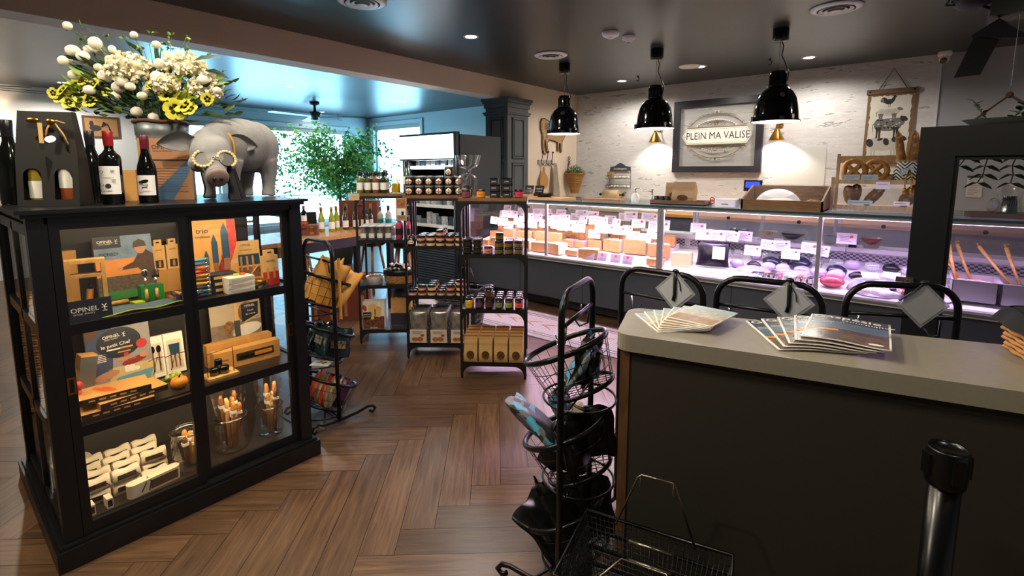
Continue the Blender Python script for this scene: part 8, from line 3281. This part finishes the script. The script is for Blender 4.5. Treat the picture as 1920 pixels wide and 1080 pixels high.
mb.bb(.136, 1.342, PY - .012, PY - .006, .638, 1.637, glassy('partition_glass', (.88, .88, .88), .45, .04, .09))
part('glass', mb, t, world=True)
mb = MB()
mb.box((-.022, PY - .055, 1.035), (.07, .03, .045), mat('nickel', '8a8478', .3, .9))
mb.cyl((-.01, PY - .07, 1.035), (-.01, PY - .08, 1.035), .012, m_brass, n=10)
part('latch', mb, t, 'nickel latch', world=True)
# hanging planter above the partition
t = thing('hanging_planter', 'trailing green plant in a dark hanging trough above the partition', 'plant', (.34, 3.52, 1.80))
mb = MB()
mb.lathe([(.0001, 0), (.14, .0), (.20, .045), (.19, .045), (.13, .01)], mat('dark_trough', '2a2e28', .8), n=24, cap=False, M=Matrix.Scale(.6, 4, (0, 1, 0)))
part('trough', mb, t)
mb = MB()
m_cord = mat('brown_cord', '5a3c30', .9)
apex = (-.03, 0, .16)
for (x, y) in ((-.15, .0), (.10, .03), (.10, -.05)):
 mb.tube([(x, y, .045), apex], .005, m_cord, n=6)
mb.ball(apex, .016, m_cord)
mb.tube([apex, (-.03, 0, 1.10)], .0018, m_chrome, n=4)
part('hanging_cords', mb, t)
mb = MB()
random.seed(92)
for (ang, base) in ((0, (.08, 0, .04)), (.6, (.03, -.03, .04)), (2.6, (-.10, 0, .04)), (1.4, (.05, .02, .05)), (.3, (-.02, -.03, .03))):
 for k in range(9):
  a = random.uniform(0, 2 * PI)
  mb_p = (base[0] + .008 * k * math.cos(ang), base[1], base[2] + .012 * k)
  leaf(mb, mb_p, (math.cos(a), math.sin(a), .7), .07 if base[0] > 0 else .04, .028, random.choice((m_lf1, m_lf2)))
 mb.tube([base, (base[0] + .07 * math.cos(ang), base[1], base[2] + .10)], .003, m_stem, n=5)
for (x, n_, dx) in ((-.12, 5, -.04), (-.05, 7, -.02), (.04, 9, .02), (.10, 10, .03), (.02, 7, -.01)):
 p = Vector((x, -.08, .02))
 for k in range(n_):
  q = p + Vector((dx * .4 + random.uniform(-.01, .01), random.uniform(-.01, .0), -.042))
  mb.tube([p, q], .0025, m_stem, n=4)
  for s in (-1, 1):
   leaf(mb, q, (s * 1.0, -.3, -.35), .065, .03, random.choice((m_lf1, m_lf2)), .6)
  p = q
part('foliage', mb, t)
# items seen through the partition glass, on the deli top
t = thing('wood_slab', 'dark live-edge wooden slab seen through the partition glass', 'board', (.56, 4.95, ZT))
mb = MB()
mb.prism([(-.26, -.12), (.30, -.14), (.32, .12), (.0, .14), (-.24, .10), (-.29, .0)], 0, .035, wood('slab_wood', '3c2618', '5c3c26'))
part('slab', mb, t)
random.seed(95)
t = thing('cellophane_bag', 'clear cellophane bag of black bundles standing on the wooden slab', 'bag', (.50, 4.95, ZT + .036))
mb = MB()
mb.grid(lambda u, v: ((.055 + .03 * abs(v - .45) + .008 * math.sin(u * 50 + v * 9)) * math.cos(u * 2 * PI), (.05 + .03 * abs(v - .45)) * math.sin(u * 2 * PI), .19 * v + .01 * math.sin(u * 30)), 40, 8, m_cello, smooth=False)
part('cellophane', mb, t)
mb = MB()
for k in range(7):
 mb.tube([(-.035 + .011 * k, 0, .01), (-.035 + .012 * k, -.01, .07), (-.03 + .01 * k, 0, .115), (-.02 + .009 * k, .02, .09)], .006, m_tray, n=6)
mb.bb(-.045, .04, -.045, -.02, .0, .045, mat('teal_label', '2f5a66', .5))
part('contents', mb, t)
mb = MB()
mb.ball((0, 0, .05), .05, m_cello, sc=(.7, .5, 1), jit=.12, u=14, v=8)
one('cellophane_bag', mb, 'small tilted cellophane packet left of the bag of black bundles', 'bag', (.415, 4.92, ZT + .036), .3)
mb = MB()
mb.lathe([(.0001, 0), (.04, 0), (.04, .05), (.0001, .05)], mat('pale_blue_pot', '9ab8c4', .5), n=20, cap=False)
one('blue_pot', mb, 'pale blue round pot on the slab at the right frame edge', 'pot', (.675, 4.90, ZT + .036))
t = thing('glass_canister', 'glass canister with a wooden lid behind the pale blue pot', 'jar', (.64, 5.05, ZT + .036))
mb = MB()
mb.lathe([(.0001, 0), (.045, 0), (.045, .08), (.0001, .08)], m_clear, n=20, cap=False)
part('glass', mb, t)
mb = MB()
mb.lathe([(.047, .08), (.047, .105), (.0001, .105)], wood('lid_wood', '8a5f34', 'a97a48'), n=20, cap=False)
part('lid', mb, t)
mb = MB(frame((0, 0, 0), (1, 0, 0), (0, 0, 1)))
mb.bb(-.065, .065, -.12, .12, 0, .002, mat('notice_sheet', 'c9c6c0', .8))
mb.bb(-.065, .065, .095, .12, .002, .003, m_ink)
for i in range(9):
 mb.bb(-.05, .05 - .02 * (i % 3), .07 - .02 * i, .074 - .02 * i, .002, .003, m_ink)
one('wall_notice', mb, 'white notice with a dark heading on the wall behind the partition', 'paper', (.47, YW - .004, 1.42))
mb = MB(frame((0, 0, 0), (1, 0, 0), (0, 0, 1)))
mb.bb(-.10, .10, -.10, .12, 0, .002, mat('beige_poster', 'b8a58c', .8))
one('wall_notice', mb, 'plain beige poster on the wall at the right frame edge', 'paper', (.98, YW - .004, 1.62))
# ================================================================ CORNER SPOTLIGHT ASSEMBLY (top right)
t = thing('ceiling_spotlight', 'black stage-style spotlight with a perforated dome on a ceiling bracket', 'spotlight', (.18, 3.52, HC))
m_sp = mat('spot_grey_paint', '1c1c1c', .6)
dark = m_black
mb = MB()
mb.bb(.02, .30, -.06, .12, -.56, -.30, dark)
mb.bb(.06, .14, .0, .08, -.30, 0, dark)
part('housing', mb, t)
mb = MB()
Mb = T(-.02, -.02, -.58) @ RX(R(-62)) @ RY(R(-12))
mb.lathe([(.0001, -.055), (.05, -.052), (.09, -.03), (.105, .0), (.11, .10), (.105, .16)], m_sp, n=32, M=T(-.02, .0, -.44) @ RX(R(18)) @ RY(R(-20)), cap=False)
part('dome', mb, t)
mb = MB()
Mp = T(-.02, .0, -.44) @ RX(R(18)) @ RY(R(-20))
for j in range(5):
 for i in range(6):
  a = R(200 + i * 22 + (j % 2) * 11)
  zz = .03 + j * .022
  rr_ = .1085
  mb.ball((rr_ * math.cos(a), rr_ * math.sin(a), zz), .0055, m_tray, M=Mp, u=6, v=4)
part('vent_hole', mb, t)
mb = MB()
mb.tube([(-.10, -.04, -.36), (-.15, -.03, -.47), (-.02, -.02, -.49), (.03, -.02, -.52)], .008, dark, n=6)
part('yoke', mb, t)
mb = MB()
mb.add([(-.09, -.11, -.847), (.012, -.028, -.833), (.07, .05, -.66), (-.03, -.03, -.647), (-.09, -.095, -.847), (.012, -.013, -.833), (.07, .065, -.66), (-.03, -.015, -.647)], [(0, 1, 2, 3), (4, 5, 6, 7), (0, 1, 5, 4), (1, 2, 6, 5), (2, 3, 7, 6), (3, 0, 4, 7)], mat('barn_door_grey', '2c2b2a', .6))
part('lower_flap', mb, t)
mb = MB()
mb.add([(-.04, -.03, -.645), (.07, .05, -.66), (.20, .10, -.66), (.06, .0, -.57), (-.04, -.015, -.635), (.07, .065, -.65), (.20, .115, -.65), (.06, .015, -.56)], [(0, 1, 2, 3), (4, 5, 6, 7), (0, 1, 5, 4), (1, 2, 6, 5), (2, 3, 7, 6), (3, 0, 4, 7)], mat('barn_door_purple', '262229', .6))
part('side_flap', mb, t)
# ================================================================ DINING ROOM
m_tt = wood('table_top_wood', 'a8713a', 'd09a58', rough=.3, scale=(3, 14, 14))
t = thing('high_table', 'high table with a honey-wood top and black frame behind the shelf units', 'table', (-4.85, 2.7, 0), R(8))
mb = MB()
mb.rbox((0, 0, .93), (.72, 1.75, .04), m_tt, .04)
part('table_top', mb, t)
mb = MB()
mb.bb(-.30, .30, -.80, .80, .80, .91, m_black)
part('apron', mb, t)
for sx in (-1, 1):
 for sy in (-1, 1):
  mb = MB()
  mb.bb(sx * .28 - .03, sx * .28 + .03, sy * .76 - .03, sy * .76 + .03, 0, .80, m_black)
  part('leg', mb, t)
ZTb = .9505
m_lea = mat('brown_leather', '6a3424', .45, noise=.2, nscale=12)
def suitcase(name, label, loc, rz, w, d, h, m, cat='suitcase', open_=False):
 t = thing(name, label, cat, loc, rz)
 mb = MB()
 mb.rbox((0, 0, h / 2), (w, d, h), m, .025)
 part('shell', mb, t)
 for x in (-w * .3, w * .3):
  mb = MB()
  mb.bb(x - .015, x + .015, -d / 2 - .004, -d / 2, h * .1, h * .9, mat('strap_tan', '9a6a48', .5))
  st_ = part('strap', mb, t)
  mb = MB()
  mb.box((x, -d / 2 - .006, h * .6), (.05, .006, .035), m_brass)
  part('clasp', mb, st_)
 mb = MB()
 mb.tube([(-.05, -d / 2, h * .82), (-.04, -d / 2 - .03, h * .86), (.04, -d / 2 - .03, h * .86), (.05, -d / 2, h * .82)], .008, m, n=6)
 part('handle', mb, t)
 return t
suitcase('suitcase', 'small red-brown leather case with clasps on the near end of the high table', (-4.80, 2.50, ZTb), R(60), .34, .20, .10, m_lea)
suitcase('suitcase', 'large standing brown leather suitcase behind the wine bottles', (-5.05, 3.36, ZTb), R(42), .46, .14, .30, m_lea)
suitcase('suitcase', 'brown leather suitcase standing on the floor under the table, taller of two', (-4.62, 2.98, 0), R(42), .30, .14, .50, m_lea)
suitcase('suitcase', 'brown leather suitcase standing on the floor under the table, shorter of two', (-4.78, 2.72, 0), R(42), .28, .14, .42, m_lea)
mb = MB()
mb.bb(-.10, .10, -.01, .01, 0, .21, m_cab)
mb.bb(-.09, .09, .01, .06, 0, .012, m_cab)
one('dark_case_lid', mb, 'dark upright case lid behind the small leather case', 'case lid', (-4.98, 2.66, ZTb), R(60))
mb = MB()
for k in range(40):
 mb.tube([(random.uniform(-.08, .08), random.uniform(-.05, .05), .0), (random.uniform(-.09, .09), random.uniform(-.06, .06), .025), (random.uniform(-.1, .1), random.uniform(-.06, .06), .01)], .002, mat('orange_shred', 'c8603a', .8), n=3)
one('shredded_paper', mb, 'orange shredded paper on the small leather case', 'shredded paper', (-4.80, 2.50, ZTb + .1005), kind='stuff')
m_bg = [mat('bottle_' + n_, c, .08, coat=.5) for n_, c in (('yellowgreen', '9aa02e'), ('brown', '4a3418'), ('green', '3a4a22'), ('teal', '1f6a6a'), ('clear', 'a8b8a8'))]
bs = [(-4.93, 2.80, 0, 'yellow-green wine bottle, leftmost behind the others'), (-4.86, 2.88, 0, 'yellow-green wine bottle, front left of the row'), (-4.93, 2.98, 0, 'yellow-green wine bottle behind the front one'), (-4.88, 3.06, 1, 'brown wine bottle left of the centre of the row'), (-4.84, 3.16, 1, 'brown wine bottle right of the centre of the row'), (-4.84, 3.26, 1, 'small dark beer bottle, left of the three'), (-4.77, 3.25, 1, 'small dark beer bottle, middle of the three'), (-4.80, 3.33, 2, 'small dark beer bottle, right of the three')]
for (x, y, k, lab) in bs:
 bottle('wine_bottle', lab + ' on the high table', 'bottle', (x, y, ZTb), R(50), .26 if 'beer' not in lab else .22, .034 if 'beer' not in lab else .028, m_bg[k], m_brass if k == 0 else m_tray, m_paper, 'burgundy' if 'beer' not in lab else 'bordeaux', lz=(.025, .10))
bottle('gin_bottle', 'squat bottle with a blue-green label, left of two seen through the left unit', 'bottle', (-4.66, 3.36, ZTb), R(45), .25, .034, m_bg[4], m_chrome, mat('teal_lab', '1f7a80', .5), 'bordeaux', lz=(.02, .11))
bottle('gin_bottle', 'squat bottle with a blue-green label and dark stopper, right of two', 'bottle', (-4.58, 3.41, ZTb), R(45), .26, .036, m_bg[4], m_tray, mat('teal_lab', '1f7a80', .5), 'bordeaux', lz=(.02, .11))
bottle('wine_bottle', 'dark bottle with a red capsule and cream label lying against the case lid', 'bottle', (-4.84, 2.56, ZTb + .102), R(60), .19, .028, m_bott, m_capred, m_paper, 'bordeaux', lz=(.03, .09))
bottle('wine_bottle', 'small bottle with a white label left of the red-capped bottle', 'bottle', (-4.90, 2.46, ZTb + .102), R(60), .12, .022, m_bott, m_paper, m_paper, 'bordeaux', lz=(.02, .06))
# bar stools
def stool():
 t = thing('bar_stool', 'tmp', 'stool')
 for k in range(4):
  a = PI / 4 + k * PI / 2
  mb = MB()
  mb.tube([(.10 * math.cos(a), .10 * math.sin(a), .62), (.20 * math.cos(a), .20 * math.sin(a), 0)], .017, wood('stool_wood', '8a5a34', 'b07c4c'), n=8)
  part('leg', mb, t)
 mb = MB()
 mb.lathe([(.0001, .62), (.16, .62), (.19, .65), (.20, .72), (.17, .71), (.0001, .67)], m_gloss, n=28, cap=False)
 part('seat', mb, t)
 mb = MB()
 mb.tube([(.16 * math.cos(a), .16 * math.sin(a), .22) for a in [2 * PI * i / 20 for i in range(20)]], .008, m_rk, n=6, closed=True)
 part('foot_ring', mb, t)
 return t
KT = Kind(stool())
KT.put((-5.55, 3.85, 0), .2, 'glossy black bar stool with wooden legs at the far end of the high table')
KT.put((-5.10, 4.02, 0), .7, 'glossy black bar stool with wooden legs in front of the tall cooler')
KT.put((-6.0, 3.1, 0), .9, 'glossy black bar stool with wooden legs on the window side of the table')
# open cooler
t = thing('display_cooler', 'tall black open-front cooler with a glowing blank white header', 'cooler', (-5.24, 5.0, 0))
x0, x1, y0, y1, H2 = -5.82, -4.665, 4.57, 5.45, 2.10
wd = dict(world=True)
m_ck = mat('cooler_charcoal', '171c22', .5)
mb = MB()
mb.bb(x1 - .05, x1, y0 + .04, y1, 0, H2 - .03, m_ck)
part('right_side', mb, t, **wd)
mb = MB()
mb.bb(x0, x0 + .05, y0 + .04, y1, 0, H2 - .03, m_ck)
part('left_side', mb, t, **wd)
mb = MB()
mb.bb(x0 + .05, x1 - .05, y1 - .05, y1, 0, H2 - .03, m_ck)
part('back', mb, t, **wd)
mb = MB()
mb.bb(x0, x1, y0 - .01, y0 + .06, H2 - .36, H2, m_ck)
mb.bb(x0 + .05, x1 - .05, y0 + .06, y1 - .05, H2 - .10, H2 - .03, m_ck)
part('canopy', mb, t, **wd)
mb = MB()
mb.bb(x0 + .02, x1 - .05, y0 - .016, y0 - .010, H2 - .34, H2 - .03, mat('header_glow', 'ffffff', .5, em='f4fbff', es=3.2))
part('lit_header', mb, t, 'blank white backlit header', **wd)
mb = MB()
mb.bb(x0, x1, y0, y1, 0, .62, m_ck)
for i in range(14):
 z = .08 + i * .035
 mb.bb(x0 + .06, x1 - .06, y0 - .012, y0, z, z + .016, mat('louvre', '3c4650', .4))
part('louvred_base', mb, t, **wd)
for k, z in enumerate((.80, 1.08, 1.36, 1.62)):
 mb = MB()
 mb.bb(x0 + .05, x1 - .05, y0 + .15, y1 - .06, z, z + .015, m_white)
 mb.bb(x0 + .05, x1 - .05, y0 + .14, y0 + .15, z, z + .045, m_white)
 part('shelf', mb, t, **wd)
mb = MB()
mb.bb(x0 + .05, x0 + .055, y0 + .06, y0 + .5, .64, 1.74, m_cglass)
part('side_glass', mb, t, **wd)
for xx in (x0 + .06, x1 - .09):
 mb = MB()
 mb.bb(xx, xx + .03, y0 + .02, y0 + .05, .62, H2 - .36, m_chrome)
 part('front_post', mb, t, **wd)
area('cooler_light', ((x0 + x1) / 2, y0 + .12, H2 - .37), (R(-25), 0, 0), .9, .05, 16, (.9, .97, 1))
random.seed(99)
m_pkw = [mat('cooler_pack_%d' % i, c, .35, noise=.5, nscale=30) for i, c in enumerate(('d5d9dc', '9aa4ac', '3a4a6a', 'c8cdd0', '6d7880'))]
for k, z in enumerate((.815, 1.095, 1.375, 1.635)):
 for i in range(9):
  mb = MB()
  h = random.uniform(.08, .14 if k == 3 else .20)
  mb.rbox((0, 0, h / 2), (random.uniform(.07, .10), .06, h), m_pkw[random.randrange(5)], .012)
  one('chilled_pack', mb, 'chilled pack on the %s shelf of the tall cooler' % ('lowest', 'second', 'third', 'top')[k], 'food pack', (x0 + .12 + i * .112, y0 + .20 + random.uniform(0, .05), z + .0005), random.uniform(-.2, .2), 'packs on the %s cooler shelf' % ('lowest', 'second', 'third', 'top')[k])
# stack of dark wire shopping baskets by the deli end
dup_label = 'black wire shopping basket, %s of the stack behind the right shelf unit'
for i in range(5):
 o = (KTOP if i == 4 else KSB).put((-3.50, 3.46, .008 + i * .055), R(20), dup_label % ('lowest', 'second', 'third', 'fourth', 'topmost')[i])
# ficus tree
t = thing('ficus_tree', 'leafy green ficus tree in front of the bright windows', 'tree', (-7.70, 4.72, 0))
mb = MB()
mb.lathe([(.0001, 0), (.17, 0), (.22, .34), (.24, .36), (.20, .36), (.18, .30), (.0001, .30)], mat('tree_pot', '4a4a48', .6), n=28, cap=False)
part('pot', mb, t)
random.seed(101)
m_trk = mat('bark', '6a5a44', .9, noise=.3, nscale=30)
mb = MB()
mb.tube([(0, 0, .3), (.03, .02, .8), (-.02, .03, 1.2), (0, 0, 1.85)], .03, m_trk, n=8, rr=[.035, .03, .026, .018])
tips = []
for i in range(54):
 a = random.uniform(0, 2 * PI)
 el = random.uniform(-.3, 1.2)
 L = random.uniform(.5, 1.2)
 z0 = random.uniform(1.1, 1.95)
 v = Vector((math.cos(a) * math.cos(el) * L, math.sin(a) * math.cos(el) * L, math.sin(el) * L * .85))
 b0 = Vector((0, 0, z0))
 pts = [b0, b0 + v * .5 + Vector((0, 0, .06)), b0 + v - Vector((0, 0, .10 * L))]
 mb.tube(pts, .006, m_trk, n=5, rr=[.010, .006, .003])
 tips.append(pts)
part('trunk', mb, t)
mb = MB()
def lmat(name, c):
 m = leafmat(name, c)
 nt = m.node_tree
 b = nt.nodes['Principled BSDF']
 tr = nt.nodes.new('ShaderNodeBsdfTranslucent')
 tr.inputs[0].default_value = srgb(c)
 mx = nt.nodes.new('ShaderNodeMixShader')
 mx.inputs[0].default_value = .5
 nt.links.new(b.outputs[0], mx.inputs[1])
 nt.links.new(tr.outputs[0], mx.inputs[2])
 nt.links.new(mx.outputs[0], nt.nodes['Material Output'].inputs['Surface'])
 return m
m_f = [lmat('ficus_a', '4a9c54'), lmat('ficus_b', '6cb862'), lmat('ficus_c', '347a46'), lmat('ficus_d', '98d070')]
for pts in tips:
 for k in range(95):
  q = random.uniform(.25, 1.1)
  b0 = pts[0].lerp(pts[1], q * 2) if q < .5 else pts[1].lerp(pts[2], (q - .5) * 2)
  p = b0 + Vector((random.gauss(0, .075), random.gauss(0, .075), random.gauss(-.03, .08)))
  d = Vector((random.uniform(-1, 1), random.uniform(-1, 1), random.uniform(-1.3, .2)))
  leaf(mb, p, d, random.uniform(.055, .085), .034, random.choice(m_f), random.uniform(0, 3))
part('foliage', mb, t, kind='stuff')
# ceiling fan
t = thing('ceiling_fan', 'dark ceiling fan in the bluish dining room', 'ceiling fan', (-9.08, 5.13, HC))
m_fan = mat('fan_grey', '4c5a64', .4, .3)
mb = MB()
mb.lathe([(.0001, 0), (.09, 0), (.09, -.05), (.03, -.06), (.03, -.17), (.0001, -.17)], m_fan, n=24, cap=False)
part('mount', mb, t)
mb = MB()
mb.lathe([(.03, -.17), (.11, -.18), (.12, -.22), (.08, -.26), (.07, -.33), (.0001, -.34)], m_fan, n=28, cap=False)
part('motor', mb, t)
for k in range(3):
 a = R(39.3) + k * 2 * PI / 3
 mb = MB(RZ(a))
 mb.prism([(.08, -.05), (.95, -.075), (1.0, -.03), (1.0, .03), (.95, .075), (.08, .05)], -.275, -.265, m_fan, RX(R(8)))
 part('blade', mb, t)
t = thing('ceiling_fan', 'second ceiling fan whose blade passes at the left edge above the carrier', 'ceiling fan', (-9.6, .3, HC))
mb = MB()
mb.lathe([(.0001, 0), (.09, 0), (.09, -.05), (.03, -.06), (.03, -.17), (.0001, -.17)], m_fan, n=24, cap=False)
part('mount', mb, t)
mb = MB()
mb.lathe([(.03, -.17), (.11, -.18), (.12, -.22), (.08, -.26), (.0001, -.27)], m_fan, n=28, cap=False)
part('motor', mb, t)
for k in range(3):
 mb = MB(RZ(R(60) + k * 2 * PI / 3))
 mb.prism([(.08, -.05), (.95, -.075), (1.0, -.03), (1.0, .03), (.95, .075), (.08, .05)], -.225, -.215, m_fan, RX(R(8)))
 part('blade', mb, t)
# cable lighting rail along the window wall
t = thing('ceiling_rail', 'pair of thin dark rails running along the top of the window wall', 'rail', (-10.5, 3.2, HC))
for k in (0, 1):
 mb = MB()
 mb.tube([(0, -3.2, -.10 - .03 * k), (0, 3.4, -.10 - .03 * k)], .006, m_fan, n=6)
 part('rail', mb, t)
mb = MB()
for y in (-3.0, -.5, 1.8, 3.3):
 mb.cyl((0, y, -.13), (0, y, 0), .006, m_fan, n=6)
part('drop_rod', mb, t)
# left wall: rooster picture, lamp, dark round plate, wood dado, door-like board
t = thing('framed_picture', 'wooden framed picture with a dark rooster above the wine bottles', 'picture', (XD + .02, 2.23, 2.335))
M = frame((0, 0, 0), (0, 1, 0), (0, 0, 1))
mb = MB(M)
w, h = .50, .36
cutplate(mb, [(-w / 2, -h / 2), (w / 2, -h / 2), (w / 2, h / 2), (-w / 2, h / 2)], [[(-w / 2 + .03, -h / 2 + .03), (w / 2 - .03, -h / 2 + .03), (w / 2 - .03, h / 2 - .03), (-w / 2 + .03, h / 2 - .03)]], .03, wood('frame_brown', '4a3020', '6a4830'))
part('frame', mb, t)
mb = MB(M)
mb.bb(-w / 2 + .02, w / 2 - .02, -h / 2 + .02, h / 2 - .02, -.02, -.01, wood('picture_board', '8a6238', 'a87e4e'))
part('board', mb, t)
mb = MB(M)
ell(mb, -.08, -.02, .08, .05, m_i1, -.008)
ell(mb, -.13, .05, .03, .05, m_i1, -.0075)
for k in range(6):
 mb.tube([(.0 + .0 * k, -.0, -.007), (.03 + .012 * k, .09 - .008 * k, -.006), (.09 + .01 * k, .05 - .03 * k, -.006), (.11 + .008 * k, -.06 - .005 * k, -.006)], .006, m_i1, n=4)
part('rooster', mb, t)
mb = MB()
mb.lathe([(.0001, 0), (.10, 0), (.11, .01), (.10, .018), (.0001, .018)], m_black, n=24, M=RY(R(90)), cap=False)
one('wall_plate', mb, 'small round dark plate on the white wall left of the bucket', 'plate', (XD + .001, 2.92, 2.22))
t = thing('wall_lamp', 'white cone-shaded wall lamp cut off by the left frame edge', 'wall lamp', (XD + .16, 1.02, 2.34))
mb = MB()
mb.lathe([(.15, -.22), (.10, .14)], m_paper, n=28, cap=False)
part('shade', mb, t)
mb = MB()
mb.tube([(0, 0, -.20), (0, 0, -.30), (-.10, 0, -.34), (-.15, 0, -.30)], .012, m_blackmet, n=6)
mb.ball((0, 0, -.22), .04, m_blackmet)
part('arm', mb, t)
point('wall_lamp_bulb', (XD + .16, 1.02, 2.30), 14, (1, .8, .55), .04)
t = thing('sideboard', 'long wooden sideboard along the far left wall', 'sideboard', (XD + .3, .6, 0))
mb = MB()
mb.bb(-.28, .25, -1.6, .75, .95, 1.62, wood('sideboard_wood', '6a4426', '9a6a3c'))
part('body', mb, t)
mb = MB()
mb.bb(-.28, .25, -1.6, .75, 0, .95, m_lwall)
part('base', mb, t)
mb = MB()
for k in range(4):
 mb.bb(.25, .256, -1.55 + k * .56, -1.03 + k * .56, 1.0, 1.57, wood('sideboard_wood2', '7a5230', '9a6a3c'))
part('door', mb, t)
# floor basket of yellow packs at the far left, seen beside the cabinet
t = thing('wicker_hamper', 'tall wicker hamper at the left frame edge behind the cabinet', 'basket', (-4.55, .05, 0))
mb = MB()
woven(mb, [(.20, .01), (.24, .75)], m_wick, 26, 40)
mb.lathe([(.0001, 0), (.195, 0), (.235, .75)], m_wick2, n=28, cap=False)
part('weave', mb, t)
# window-side table and chairs far back
t = thing('dining_table', 'low dining table by the windows', 'table', (-9.2, 3.2, 0))
mb = MB()
mb.rbox((0, 0, .74), (.8, 1.2, .035), m_tt, .03)
part('table_top', mb, t)
mb = MB()
mb.cyl((0, 0, .02), (0, 0, .72), .04, m_black, n=12)
mb.cyl((0, 0, 0), (0, 0, .02), .28, m_black, n=24)
part('pedestal', mb, t)
